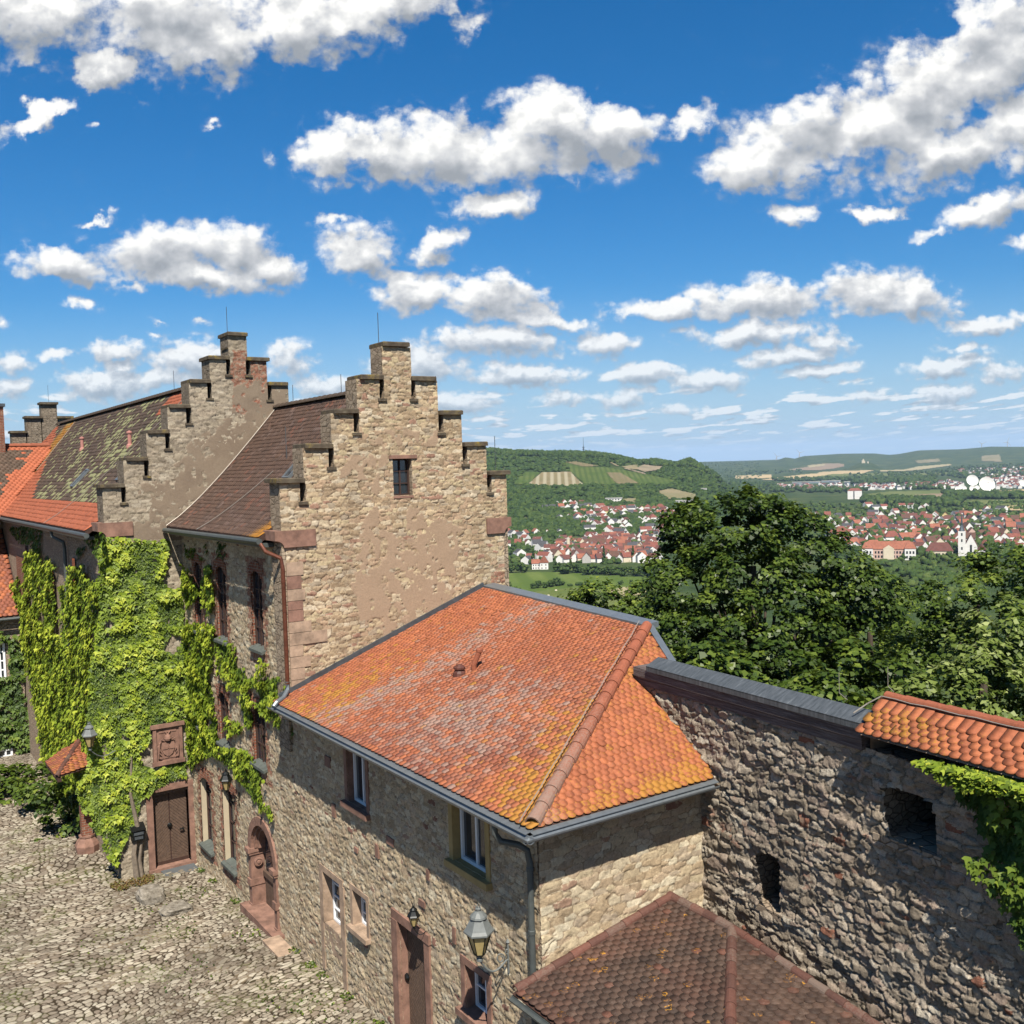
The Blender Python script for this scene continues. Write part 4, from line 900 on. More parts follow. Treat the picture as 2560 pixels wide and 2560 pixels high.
# far gable
GC = [(8.3, 9.15, 15.0), (9.1, 9.98, 15.85), (9.93, 10.87, 16.66), (10.82, 11.67, 15.85), (11.6, 12.5, 15.0)]
Yc = 63.5
mb = MB()
for (l, r_, z) in GC: mb.box((l+.05, Yc-.25, 10.), (r_-.05, Yc+.5, z-.12))
mb.build('far_gable', M['st3_dark'], gB)
for (l, r_, z) in GC: a = MB(); a.box((l-.02, Yc-.4, z-.13), (r_+.02, Yc+.6, z)); a.build('capstone', M['cap'], gB)
rod(10.4, Yc-.2, 16.66, 1.0, gB)
# small skylights and vent pipes on the roofs
def skylight(parent, f, a0, s0, w_, h, name='skylight'):
    P4, N4 = f(A3([a0, a0+w_, a0+w_, a0]), A3([s0, s0, s0+h, s0+h])); n = N4[0]
    ux = P4[1]-P4[0]; dz_ = P4[3]-P4[0]; c = P4.mean(0)
    a = MB()
    for s in (-1, 1): a.obox(c+ux*.5*s*.93+n*.06, ux*.04, dz_*.5, n*.05); a.obox(c+dz_*.5*s*.95+n*.06, ux*.46, dz_*.03, n*.05)
    o = a.build(name, M['zinc'], parent)
    g = MB(); g.add([c-ux*.46-dz_*.48+n*.08, c+ux*.46-dz_*.48+n*.08, c+ux*.46+dz_*.48+n*.08, c-ux*.46+dz_*.48+n*.08], [(0, 1, 2, 3)]); g.build('pane', M['glass'], o)
fA_ = curve_fn(PA, dA, 0.); fB_ = curve_fn(PB, dB, 0.)
skylight(gA, fA_, 24.9, 2.1, .45, .75)
skylight(gB, fB_, 41.0, 1.9, .5, .9); skylight(gB, fB_, 34.3, 2.2, .5, .8)
def vent(parent, f, a0, s0, m_, h=.35):
    P1, N1 = f(A3([a0]), A3([s0])); p = P1[0]; a = MB()
    a.lathe(p, [(.13,-.05),(.12,.08),(.07,.12),(.07,h),(.10,h),(.10,h+.06),(.02,h+.1)], 10); a.build('vent_pipe', m_, parent)
M['pinkclay'] = simple('pale_pink_vent_clay', (.55,.25,.21), .7, .15, 8.)
vent(gB, fB_, 47., 4.1, M['pinkclay'], .5); vent(gB, fB_, 37.8, 3.9, M['pinkclay'], .5)
# lightning wires and small rods on roofs
def wire(parent, f, pts, name='lightning_wire', r=.012):
    a = MB(); P1, N1 = f(A3([p[0] for p in pts], float), A3([p[1] for p in pts], float)); a.tube(list(P1+N1*.05), r, 5); a.build(name, M['wire'], parent)
wire(gA, fA_, [(Y3-.12, s) for s in np.linspace(0, dA[-1], 12)]); wire(gA, fA_, [(27.9-s*.55, s) for s in np.linspace(0, 2.4, 8)])
wire(gB, fB_, [(38.9-s*.55, s) for s in np.linspace(0, dB[-1], 14)])
wire(gB, fB_, [(52.5+s*.6, s) for s in np.linspace(3, dB[-1], 10)])
for (y, h) in ((29.6, .6), (26.0, .6)): rod(11.9, y, 14.3, h, gA)
rod(15.0, 22.9, 12.1, .9, gA); rod(13.2, 22.9, 13.7, .9, gA); rod(9.1, 23.2, 12.5, .8, gA); rod(10.6, 38., 15.3, .8, gB); rod(11.8, 31.8, 15.1, .8, gB)
# gutters and pipes of the two houses
mb = MB(); mb.tube([(8.17, Y1+.3, 10.56), (8.17, Y3-.1, 10.52)], .075, 10); mb.box((8.3, Y1+.5, 10.4), (X0+.05, Y3-.1, 10.5)); mb.build('gutter', M['gutter'], gA)
mb = MB(); mb.tube([(5.97, Y3+.1, 10.48), (5.97, 61, 10.45)], .08, 10); mb.box((6.1, Y3+.85, 10.32), (X1+.05, 61, 10.42)); mb.build('gutter', M['gutter'], gB)
mb = MB(); mb.tube([(8.2, Y1+.32, 10.5), (8.28, Y1+.2, 10.32), (8.58, Y1+.02, 10.15), (8.60, Y1-.02, 9.9), (8.60, Y1-.02, 7.15)], .05, 10)
for z in (9.6, 8.9, 8.0): mb.lathe((8.6, Y1-.02, z), [(.056,-.03),(.056,.03)], 10)
mb.build('downpipe', M['copper'], gA)
mb = MB(); mb.tube([(8.60, Y1-.02, 7.2), (8.58, Y1-.05, 7.0), (8.42, Y1-.2, 6.88), (8.2, Y1-.32, 6.82), (8.12, Y1-.34, 6.74)], .055, 10); mb.build('pipe_elbow', M['zinc'], gA)
p = onX(160, 1345, X1-.12)
mb = MB(); y_ = p[1]; mb.tube([(5.98, y_+.3, 10.4), (6.0, y_+.25, 10.2), (6.3, y_, 10.0), (6.33, y_, 9.8), (6.33, y_, 6.4)], .06, 8); mb.build('downpipe', M['gutter'], gB)
# ------------------------------------------------------------------ annex roof
def rayplane(u, v, p0, n):
    d = ray(u, v); return CP+d*(np.dot(A3(p0)-CP, n)/np.dot(d, n))
E1 = A3([8.25, 11.96, 6.75]); E0 = A3([8.25, Y1, 6.75]); R0 = onY(1210, 1468, Y1)
n1 = np.cross(E0-E1, R0-E1); n1 /= np.linalg.norm(n1); n1 = n1 if n1[2] > 0 else -n1
R1 = rayplane(1618, 1568, E1, n1); E2 = A3([12.12, 11.96, 6.75])
n2 = np.cross(E2-E1, R1-E1); n2 /= np.linalg.norm(n2); n2 = n2 if n2[2] > 0 else -n2
W1 = rayplane(1652, 1672, E1, n2); W2 = rayplane(1678, 1664, E1, n2)
f1, u1, d1, N1 = plane_fn(E1, E0-E1, R0-E1); f2, u2, d2, N2 = plane_fn(E1, E2-E1, R1-E1)
def to2(p, O, u, d): p = A3(p)-O; return (float(p@u), float(p@d))
poly1 = [to2(p, E1, u1, d1) for p in (E1, E0, R0, R1)]; poly2 = [to2(p, E1, u2, d2) for p in (E1, E2, W1, W2, R1)]
SL1 = poly1[2][1]; SL2 = poly2[4][1]
def lic1(a, s, rg):
    hip = (a-(s/poly1[3][1])*poly1[3][0])                      # distance from the hip
    n = .5*fbm(a*.9, s*.9, 101, 4)+.5*fbm(a*3.6, s*1.3, 111, 3)
    v = np.clip(1.15-hip/1.5, 0, 1)*np.clip(1.4-s/4.2, .2, 1)*.85+np.clip(1.2-abs(a-8.7)/1.5, 0, 1)*np.clip(1.5-s/2.6, 0, 1)*.85+np.clip(1-(10.-a)/1.6+0*a, 0, 1)*(s < 4.8)*.25
    v = v+np.clip(1-hip/3.2, 0, 1)*np.clip(1.25-s/2.3, 0, 1)*.55
    return np.clip(v*(.5+.75*n)+rg.normal(0, .3, len(a))-.12, 0, 1)
def gry1(a, s, rg):
    n = .5*fbm(a*.8+5, s*.8, 102, 4)+.5*fbm(a*3.4, s*.9, 112, 3); c = 7.9-s*.12
    v = np.clip(1-abs(a-c)/1.2, 0, 1)*1.0+np.clip(1.2-abs(a-4.2)/2.9, 0, 1)*np.clip(1.35-abs(s-1.7)/1.8, 0, 1)*1.0
    return np.clip(v*(.3+.85*n)+rg.normal(0, .27, len(a))-.03, 0, 1.)
def alt1(a, s, rg):
    n = fbm(a*.7, s*1.2+9, 103, 4); v = np.clip(1.3-abs(a-4.)/3.2, 0, 1)*np.clip(1.4-s/4., .25, 1)*(a < 7.2)
    return np.clip(v*(n > .42)*rg.random(len(a))*1.1, 0, 1)
tiles('main_tile_roof', f1, poly1[1][0], SL1, .122, .145, lambda a, s: inpoly(a, s, poly1), M['t_annex'], an, {'lic': lic1, 'gry': gry1, 'alt': alt1}, seed=11)
tiles('hip_tile_roof', f2, poly2[1][0]+2.2, SL2, .120, .148, lambda a, s: inpoly(a, s, poly2), M['t_annex'], an,
      {'lic': lambda a, s, rg: np.clip(.38*fbm(a*1.2, s*1.2, 105, 4)*2+np.clip((a-2.2)/2, 0, 1)*.22+np.clip(.5-s, 0, .3)+rg.normal(0, .12, len(a))-.1, 0, 1), 'gry': lambda a, s, rg: rg.random(len(a))*.28+np.clip(.9-a, 0, .4)}, seed=12)
a = MB(); dn = A3([0, 0, -.02]); th_ = A3([0, 0, -.16])
a.add([p+dn for p in (E1, E0, R0, R1)], [(0, 1, 2, 3)]); a.add([p+dn for p in (E1, E2, W1, W2, R1)], [(0, 1, 2, 3, 4)])
a.add([E1+th_, E0+th_, A3([X0, Y1, 6.6]), A3([X0, 12.41, 6.6])], [(0, 1, 2, 3)]); a.add([E1+th_, E2+th_, A3([12.3, 12.41, 6.6]), A3([X0, 12.41, 6.6])], [(0, 1, 2, 3)])
a.build('roof_deck', M['wframe'], an)
def strip(name, p, q, side, w_, m_, parent, t=.02, up=.03, w0=0.):
    p = A3(p); q = A3(q); side = A3(side, float); z = A3([0, 0, 1.]); a = MB()
    a.add([p+side*w0+z*up, q+side*w0+z*up, q+side*w_+z*(up), p+side*w_+z*up, p+side*w0+z*(up-t), q+side*w0+z*(up-t), q+side*w_+z*(up-t), p+side*w_+z*(up-t)],
          [(0,1,2,3),(7,6,5,4),(0,4,5,1),(1,5,6,2),(2,6,7,3),(3,7,4,0)]); return a.build(name, m_, parent)
sd1 = np.cross(R0-R1, (0, 0, 1)); sd1 /= np.linalg.norm(sd1); sd1 = sd1 if sd1[0] > 0 else -sd1
strip('zinc_ridge_flashing', R0, R1, sd1+A3([0, 0, .12]), .30, M['zinc'], an, .12, .06, -.05)
strip('zinc_verge_flashing', R1, W2, A3([1, .35, 0]), .2, M['zinc'], an, .12, .06, -.03)
a = MB()
q0 = A3([8.4, Y1, 6.80]); q1 = R0
dd = (q1-q0)/np.linalg.norm(q1-q0); up_ = A3([-dd[2], 0, dd[0]])
a.add([q0+A3([0,-.05,0])+up_*.01, q1+A3([0,-.05,0])+up_*.01, q1+A3([0,-.05,0])+up_*.15, q0+A3([0,-.05,0])+up_*.15, q0+up_*.15, q1+up_*.15, q0+A3([0,-.16,0])+up_*.03, q1+A3([0,-.16,0])+up_*.03], [(0,1,2,3),(3,2,5,4),(6,7,1,0)])
a.build('wall_flashing', M['zincd'], an)
# hip tiles from the eave corner up to the ridge, with lightning wire
def hip_tiles(mb, p, q, **k): ridge_tiles(mb, p, q, **k)
a = MB(); hip_tiles(a, E1+A3([.12, .1, .03]), R1+A3([0, 0, .02]), r=.115, seg=.42, lift=.02)
o = a.build('hip_tiles', M['t_ridge'], an, False)
me = o.data; at = me.attributes.new('gry', 'FLOAT', 'POINT'); co = np.empty(len(me.vertices)*3, np.float32); me.vertices.foreach_get('co', co); co = co.reshape(-1, 3)
tt = (co-E1)@(R1-E1)/np.dot(R1-E1, R1-E1); at.data.foreach_set('value', np.clip(.95-tt*1.1, 0, 1).astype(np.float32))
a = MB(); dh = (R1-E1)/np.linalg.norm(R1-E1); sdv = np.cross(dh, (0, 0, 1)); pts = [E1+A3([.0, -.02, .02])+(R1-E1)*t-sdv*.19+A3([0, 0, .1+.015*math.sin(t*40)]) for t in np.linspace(0, 1, 24)]
a.tube(pts, .009, 5); a.build('lightning_wire', M['wire'], an)
# gutters: flat eave strip plus half-round trough
def trough(name, p, q, out, m_, parent, r=.075):
    p = A3(p, float); q = A3(q, float); out = A3(out, float); z = A3([0, 0, 1.]); n = 8; V = []; F = []
    for e in (p, q):
        for rr in (r, r-.008):
            for j in range(n+1):
                t = math.pi*j/n; V.append(e+out*(r-rr*math.cos(t)) - z*rr*math.sin(t))
    w_ = n+1
    for j in range(n): F += [(j, j+1, 2*w_+j+1, 2*w_+j), (w_+j, 3*w_+j, 3*w_+j+1, w_+j+1)]
    F += [(0, w_, 3*w_, 2*w_), (w_-1, 2*w_-1, 4*w_-1, 3*w_-1)]
    F += [tuple(range(w_))+tuple(range(2*w_-1, w_-1, -1)), tuple(range(2*w_, 3*w_))+tuple(range(4*w_-1, 3*w_-1, -1))]
    a = MB(); a.add(V, F); return a.build(name, m_, parent)
zz = A3([0, 0, 1.])
strip('eave_flashing', E1+A3([0,0,-.015]), E0+A3([0,-.05,-.015]), (-1, 0, -.25), .09, M['zinc'], an, .01, .0, -.06)
strip('eave_flashing', E1+A3([0,0,-.017]), E2+A3([0,0,-.017]), (0, -1, -.25), .09, M['zinc'], an, .01, .0, -.06)
trough('gutter', (8.20, 11.76, 6.70), (8.20, Y1-.02, 6.70), (-1, 0, 0), M['zinc'], an, .075); trough('gutter', (8.06, 11.90, 6.70), (12.02, 11.90, 6.70), (0, -1, 0), M['zinc'], an, .075)
a = MB(); a.tube([(8.13, 12.75, 6.64), (8.13, 12.75, 6.5), (8.2, 12.7, 6.38), (8.45, 12.58, 6.3), (8.57, 12.52, 6.2), (8.60, 12.5, 6.0), (8.60, 12.5, .8)], .052, 12)
for z in (5.9, 4.9, 3.9, 3.2, 2.2): a.lathe((8.6, 12.5, z), [(.056,-.04),(.062,-.03),(.062,.03),(.056,.04)], 12)
a.build('downpipe', M['gutter'], an)
# vent pipes on the main slope
P1, _ = f1(A3([6.1]), A3([3.05])); p = P1[0]
a = MB(); a.tube([p+A3([0,0,-.05]), p+A3([.0,0,.12]), p+A3([.12, -.05, .42])], .062, 10); a.lathe(p+A3([.12,-.05,.40]), [(.075,0),(.075,.06),(.055,.08)], 10)
a.build('vent_pipe', M['t_ridge'], an)
P1, _ = f1(A3([6.28]), A3([2.78])); p = P1[0]
a = MB(); a.lathe(p, [(.16,-.04),(.14,.06),(.10,.12),(.13,.14),(.13,.18),(.05,.24)], 10); a.build('vent_pipe', simple('dark_red_vent', (.13,.045,.03), .6, .3, 8.), an)
# ------------------------------------------------------------------ outer castle wall (grey rubble)
Uw_ = A3([TW, 1., 0]); Uw_ /= np.linalg.norm(Uw_); Nw_ = A3([-1., TW, 0]); Nw_ /= np.linalg.norm(Nw_)
YS, YE = 1.2, 14.7
P0w = A3([wallx(YS), YS, 0.])
def wl(p, k=.4451):
    q = []
    for x, y in p:
        d = ray(1860+x*k, 1700+y*k); s = (12.26-12.41*TW)/(d[0]-d[1]*TW); P_ = CP+d*s; q.append(((P_[1]-YS)/Uw_[1], P_[2]))
    return q
HOL = [wl([(782,600),(860,605),(960,640),(1080,690),(1088,995),(960,930),(840,880),(800,760)]), wl([(68,985),(95,965),(160,975),(200,1010),(215,1335),(170,1310),(120,1255),(95,1100)])]
def keepW(a, b):
    k = b < 8.02
    for h in HOL: k &= ~inpoly(a, b, h)
    return k
def redW(A, B): n = fbm(A*4.2, B*5.2, 141, 3); return ((n > .74) & (B > 5.5)).astype(float)*.55
Uo = relief_wall('rubble_face', P0w, Uw_, Nw_, (YE-YS)/Uw_[1], 8.05, keepW, M['st_wall'], ow, .018, .25, .115, .058, 51, extra=redW, rough=.036, jointw=.12, warp=2.2, facet=.6)
def wbox(mb, y0, y1, o0, o1, z0, z1):
    pts = [(wallx(y, o), y) for y, o in ((y0, o0), (y0, o1), (y1, o1), (y1, o0))]
    mb.prism([(x, y, z0) for x, y in pts], (0, 0, z1-z0))
mb = MB()
hb = []
for h in HOL:
    a0 = min(p[0] for p in h)*Uw_[1]+YS-.03; a1 = max(p[0] for p in h)*Uw_[1]+YS+.03; hb.append((a0, a1, min(p[1] for p in h)-.03, max(p[1] for p in h)+.03))
ys_ = [YS]+sorted([x for h in hb for x in h[:2]])+[16.4]
for p, q in zip(ys_[:-1], ys_[1:]):
    hh = [h for h in hb if h[0] < (p+q)/2 < h[1]]
    if not hh: wbox(mb, p, q, .0, .75, 7.62, 8.0); wbox(mb, p, q, .0, 1.6, -3., 7.62)
    else: wbox(mb, p, q, .0, 1.6, -3., hh[0][2]); wbox(mb, p, q, .0, .75, hh[0][3], 8.0); wbox(mb, p, q, 1.45, 1.6, hh[0][2], hh[0][3]); wbox(mb, p, q, .75, 1.6, hh[0][3], hh[0][3]+.08)
mb.build('wall_core', M['st3_dark'], ow)
h = hb[0]; mb = MB(); wbox(mb, h[0]-.05, h[1]+.12, -.06, .85, h[2]-.06, h[2]+.06); mb.build('opening_sill', M['st3'], ow)
h = hb[1]; mb = MB(); wbox(mb, h[0]-.05, h[1]+.05, -.05, .6, h[2]-.03, h[2]+.08); mb.build('opening_sill', M['st3'], ow)
# boards and zinc
mb = MB(); wbox(mb, 8.80, 14.2, -.13, .5, 8.15, 8.315); mb.build('upper_board', M['greywood'], ow)
mb = MB(); wbox(mb, 8.83, 14.2, -.075, .5, 7.98, 8.146); mb.build('lower_board', M['greywood'], ow)
mb = MB(); wbox(mb, 8.75, 13.75, -.17, -.155, 8.305, 8.40)
mb.add([(wallx(8.75, -.17), 8.75, 8.40), (wallx(13.75, -.17), 13.75, 8.40), (wallx(13.75, .14), 13.75, 8.53), (wallx(8.75, .14), 8.75, 8.53),
        (wallx(8.75, -.17), 8.75, 8.38), (wallx(13.75, -.17), 13.75, 8.38), (wallx(13.75, .55), 13.75, 8.20), (wallx(8.75, .55), 8.75, 8.20)], [(0,3,2,1),(0,1,5,4),(3,7,6,2),(0,4,7,3)])
def zf(t):
    g = geo(t); v = nd(t, 'ShaderNodeMapping', {'Vector': g, 'Scale': (3., 14., 1.)}).outputs[0]
    n = noise(t, 1.3, 6., .7, v); return ramp(t, n, [(.35, (.10,.115,.125)), (.6, (.19,.21,.225)), (.75, (.36,.39,.40))]), n
M['zincs'] = mat('streaked_zinc', zf, .5, .4, bump=.004)
mb.build('zinc_coping', M['zincs'], ow)
a = MB(); p = A3([wallx(9.6, .5), 9.6, 8.45]); a.tube([p, p+A3([0,-.05,.03]), p+A3([.03,.12,.1]), p+A3([.03,.12,.42])], .0045, 5); a.build('lightning_rod', M['wire'], ow)
# tiled part of the wall top
OFs = A3([wallx(1.2, -.32), 1.2, 8.30]); DS = A3([.62, 0, .43])
fS, uS, dS, NS = plane_fn(OFs, (TW, 1, 0), DS); SLs = .74
LT = (8.74-1.2)/Uw_[1]
tiles('coping_tiles', fS, LT, SLs, .105, .152, lambda a, s: (s < .55) & (a < LT), M['t_annex'], ow,
      {'lic': lambda a, s, rg: np.clip(.55*np.clip((a-5.0)/1.8, 0, 1)*(1-np.abs(s-.3)*1.0)+rg.normal(.1, .12, len(a)), 0, 1)}, seed=21, th=.018)
tiles('coping_top_tiles', fS, LT, SLs, .105, .152, lambda a, s: (s > .47) & (s < .585) & (a < LT), M['t_annex'], ow, {'lic': lambda a, s, rg: rg.random(len(a))*.35}, seed=21, th=.018, len_=.3)
mb = MB()
mb.add([(wallx(y, o), y, z) for y in (1.2, 8.72) for (o, z) in ((-.30, 8.285), (.30, 8.70), (.95, 8.2), (.95, 8.0), (-.02, 8.0), (-.02, 8.18))], [(0,1,7,6),(1,2,8,7),(2,3,9,8),(5,0,6,11),(0,5,4,3,2,1),(6,7,8,9,10,11)]); mb.build('coping_core', M['sandl'], ow)
mb = MB(); ridge_tiles(mb, (wallx(8.66, .3), 8.66, 8.70), (wallx(1.3, .3), 1.3, 8.70), r=.075, seg=.33, lift=.03); o = mb.build('coping_ridge', M['t_ridge'], ow)
a = MB(); a.tube([(wallx(y, .22), y, 8.74+.008*math.sin(y*9)) for y in np.linspace(8.7, 1.4, 30)], .009, 5); a.tube([(wallx(8.7, .22), 8.7, 8.74), (wallx(8.85, .1), 8.86, 8.62), (wallx(8.95, -.1), 8.95, 8.5)], .01, 5); a.build('lightning_wire', M['wire'], ow)
a = MB(); p = A3([wallx(8.55, .3), 8.55, 8.78]); a.tube([p, p+A3([0,0,.05]), p+A3([.02,.1,.1]), p+A3([.02,.1,.38])], .0045, 5); a.build('lightning_rod', M['wire'], ow)
# ------------------------------------------------------------------ low shelter roof in the foreground
LA1 = A3([8.12, Y2-.02, 4.14]); LA2 = A3([11.4, Y2-.02, 4.72]); LA3 = A3([11.37, 10.92, 4.72])
nL = np.cross(LA2-LA1, A3([0, 1., 0])); nL /= np.linalg.norm(nL); nL = nL if nL[2] > 0 else -nL
B1 = rayplane(1824, 2640, LA1, nL); C1 = onZ(2262, 2620, B1[2])
fL, uL, dL, NL = plane_fn((LA1[0], B1[1]-.6, 4.14), (0, 1, 0), LA2-LA1); OL = A3([LA1[0], B1[1]-.6, 4.14])
pL = [to2(p, OL, uL, dL) for p in ((LA1[0], B1[1]-.6, 4.14), LA1, LA2, LA3, B1)]
lowat = {'alt': lambda a, s, rg: np.clip(.9*(fbm(a*1.1, s*1.1, 301, 3)-.35)+(rg.random(len(a)) < .035)*(.5+.5*rg.random(len(a))), 0, 1), 'gry': lambda a, s, rg: rg.random(len(a))*.4, 'lic': lambda a, s, rg: (rg.random(len(a)) < .05)*.5}
tiles('left_tile_slope', fL, pL[1][0], pL[2][1], .112, .162, lambda a, s: inpoly(a, s, pL), M['t_low'], lr, lowat, seed=31, th=.022, bow=.3)
nF = None
fF, uF, dF, NF_ = plane_fn(B1, C1-B1, LA3-B1); pF = [to2(p, B1, uF, dF) for p in (B1, C1, LA3)]
tiles('front_tile_slope', fF, max(p[0] for p in pF), max(p[1] for p in pF), .112, .162, lambda a, s: inpoly(a, s, pF), M['t_low'], lr, lowat, seed=32, th=.022, bow=.3)
a = MB(); z_ = A3([0, 0, -.02]); a.add([p+z_ for p in (A3([LA1[0], B1[1]-.6, 4.14]), LA1, LA2, LA3, B1)], [(0, 1, 2, 3, 4)]); a.add([p+z_ for p in (B1, C1, LA3)], [(0, 1, 2)])
a.add([LA2+z_, LA3+z_, C1+z_, A3([wallx(10.9), 10.9, 4.2]), A3([wallx(Y2), Y2, 4.25])], [(0, 1, 2, 3, 4)]); a.build('roof_deck', M['wframe'], lr)
def rt(name, p, q, r, seg, seed, parent, m_='t_ridged', lift=.02):
    a = MB(); ridge_tiles(a, p, q, r=r, seg=seg, lift=lift); o = a.build(name, M[m_], parent)
    rg = np.random.default_rng(seed); n = len(o.data.vertices); k = n//36; at = o.data.attributes.new('rnd', 'FLOAT', 'POINT'); at.data.foreach_set('value', np.repeat(rg.random(n//36+1), 36)[:n].astype(np.float32))
    at = o.data.attributes.new('gry', 'FLOAT', 'POINT'); at.data.foreach_set('value', np.repeat(np.clip(rg.normal(.35, .4, n//36+1), 0, 1), 36)[:n].astype(np.float32)); return o
rt('verge_tiles', LA1+A3([.03, -.06, .03]), LA2+A3([0, -.06, .03]), .075, .37, 1, lr); rt('ridge_tiles', LA2, LA3, .085, .3, 2, lr); rt('hip_tiles', B1, LA3, .085, .33, 3, lr); rt('hip_tiles', C1, LA3, .08, .33, 4, lr)
trough('gutter', (8.12, B1[1]-.6, 4.10), (8.12, Y2-.02, 4.10), (-1, 0, 0), M['gutter'], lr, .055)
a = MB(); a.box((8.3, B1[1]-.5, 3.93), (8.42, Y2-.05, 4.07)); a.build('eave_beam', M['wframe'], lr)
for y in (B1[1]-.3, 10.6): a = MB(); a.box((8.3, y, 1.2), (8.42, y+.12, 3.93)); a.build('post', M['wframe'], lr)
a = MB(); a.box((8.15, 12.36, 4.02), (8.7, 12.42, 4.08)); a.build('bracket', M['gutter'], lr)
# pale ground for the small yard beyond the annex corner
# ------------------------------------------------------------------ lanterns
def lantern(p, mount, label, s=1., m1='irong', hexn=6, name='wall_lantern', group=None, style=0):
    p = A3(p, float); mount = A3(mount, float); r = empty(name, tuple(mount), label, 'lantern', group)
    a = MB()
    prof = [(.055,.0),(.055,.035),(.03,.05),(.045,.09)]
    a.lathe(p, [(q[0]*s, q[1]*s) for q in prof], 8)
    a.build('base_cup', M[m1], r)
    zb = .12
    for k in range(4): t = k*math.pi/2+.4; a2 = MB(); a2.tube([p+A3([.03*math.cos(t), .03*math.sin(t), .06])*s, p+A3([.075*math.cos(t), .075*math.sin(t), .12])*s], .006*s, 4); a2.build('stay', M['iron'], r) if k < 2 else None
    g = MB(); g.lathe(p, [(.085*s, zb*s), (.19*s, .46*s)], hexn, ph=.5); g.build('glass', M['lglass'], r)
    f = MB()
    for k in range(hexn):
        t = 2*math.pi*(k+.5)/hexn; ax_ = A3([math.cos(t), math.sin(t), 0])
        f.tube([p+_lx(t, .092*s)+A3([0,0,zb*s]), p+_lx(t, .20*s)+A3([0,0,.465*s])], .009*s, 5)
    f.lathe(p, [(.095*s, (zb-.02)*s), (.098*s, zb*s)], hexn, ph=.5); f.build('glazing_bars', M['iron'], r)
    h = MB(); h.lathe(p, [(.235*s, .455*s), (.25*s, .47*s), (.25*s, .495*s), (.215*s, .54*s), (.13*s, .69*s)], hexn, ph=.5)
    h.lathe(p, [(.10*s, .692*s), (.145*s, .71*s), (.135*s, .74*s), (.07*s, .80*s), (.035*s, .82*s)], 10)
    h.lathe(p, [(.03*s, .82*s), (.05*s, .84*s), (.05*s, .86*s), (.02*s, .875*s)], 8)
    for k in range(5): t = k*1.26; h.tube([p+A3([.02*math.cos(t), .02*math.sin(t), .86])*s, p+A3([.045*math.cos(t), .045*math.sin(t), .91])*s], .007*s, 4)
    h.build('cowl', M[m1], r)
    b = MB(); d = mount-p; n = 12; pts = []
    for i in range(n+1):
        t = i/n; q = p+d*t; q = q+A3([0, 0, 1.])*(-.22*s*math.sin(math.pi*min(1, t*1.05))*(1-t*.3)); pts.append(q)
    b.tube(pts, .016*s, 7)
    if style == 0:
        c = p+d*.72+A3([0, 0, .02]); hx = d/np.linalg.norm(d)
        for cc, rr in ((c, .085), (c+hx*.14+A3([0,0,.1]), .05)):
            b.tube([cc+hx*rr*s*math.cos(t)*(1-t*.07)+A3([0, 0, 1.])*rr*s*math.sin(t)*(1-t*.07) for t in np.linspace(0, 7.5, 18)], .012*s, 6)
        b.tube([mount+A3([0,0,-.22*s]), mount+A3([0,0,.26*s])], .018*s, 7); b.lathe(mount+A3([0,0,.26*s]), [(.02*s,0),(.04*s,.03*s),(.01*s,.08*s)], 8)
    b.build('bracket', M['iron'] if m1 == 'iron' else M['irong'], r); return r
def _lx(t, r):
    # same angular basis as MB.lathe for a vertical axis
    a = np.cross((0, 0, 1.), (0, 1., 0)); a /= np.linalg.norm(a); b = np.cross((0, 0, 1.), a); return r*(math.cos(t)*a+math.sin(t)*b)
lantern((8.12, 13.3, 4.27), (8.67, 13.3, 4.12), 'large grey hexagonal lantern with amber glass on scrolled bracket beside the downpipe', 1.0)
lantern((5.66, 30.6, 4.28), (6.42, 30.9, 4.05), 'grey lantern on curved arm before bright ivy, left of the herringbone door', .92, style=1)
lantern((8.33, 26.6, 3.5), (8.66, 26.6, 3.2), 'black lantern on scroll bracket between the two ground floor windows beside the door', .72, 'iron')
lantern((8.45, 16.15, 3.62), (8.66, 16.05, 3.55), 'small black lantern hanging above the lintel of the narrow annex door', .5, 'iron', style=1)
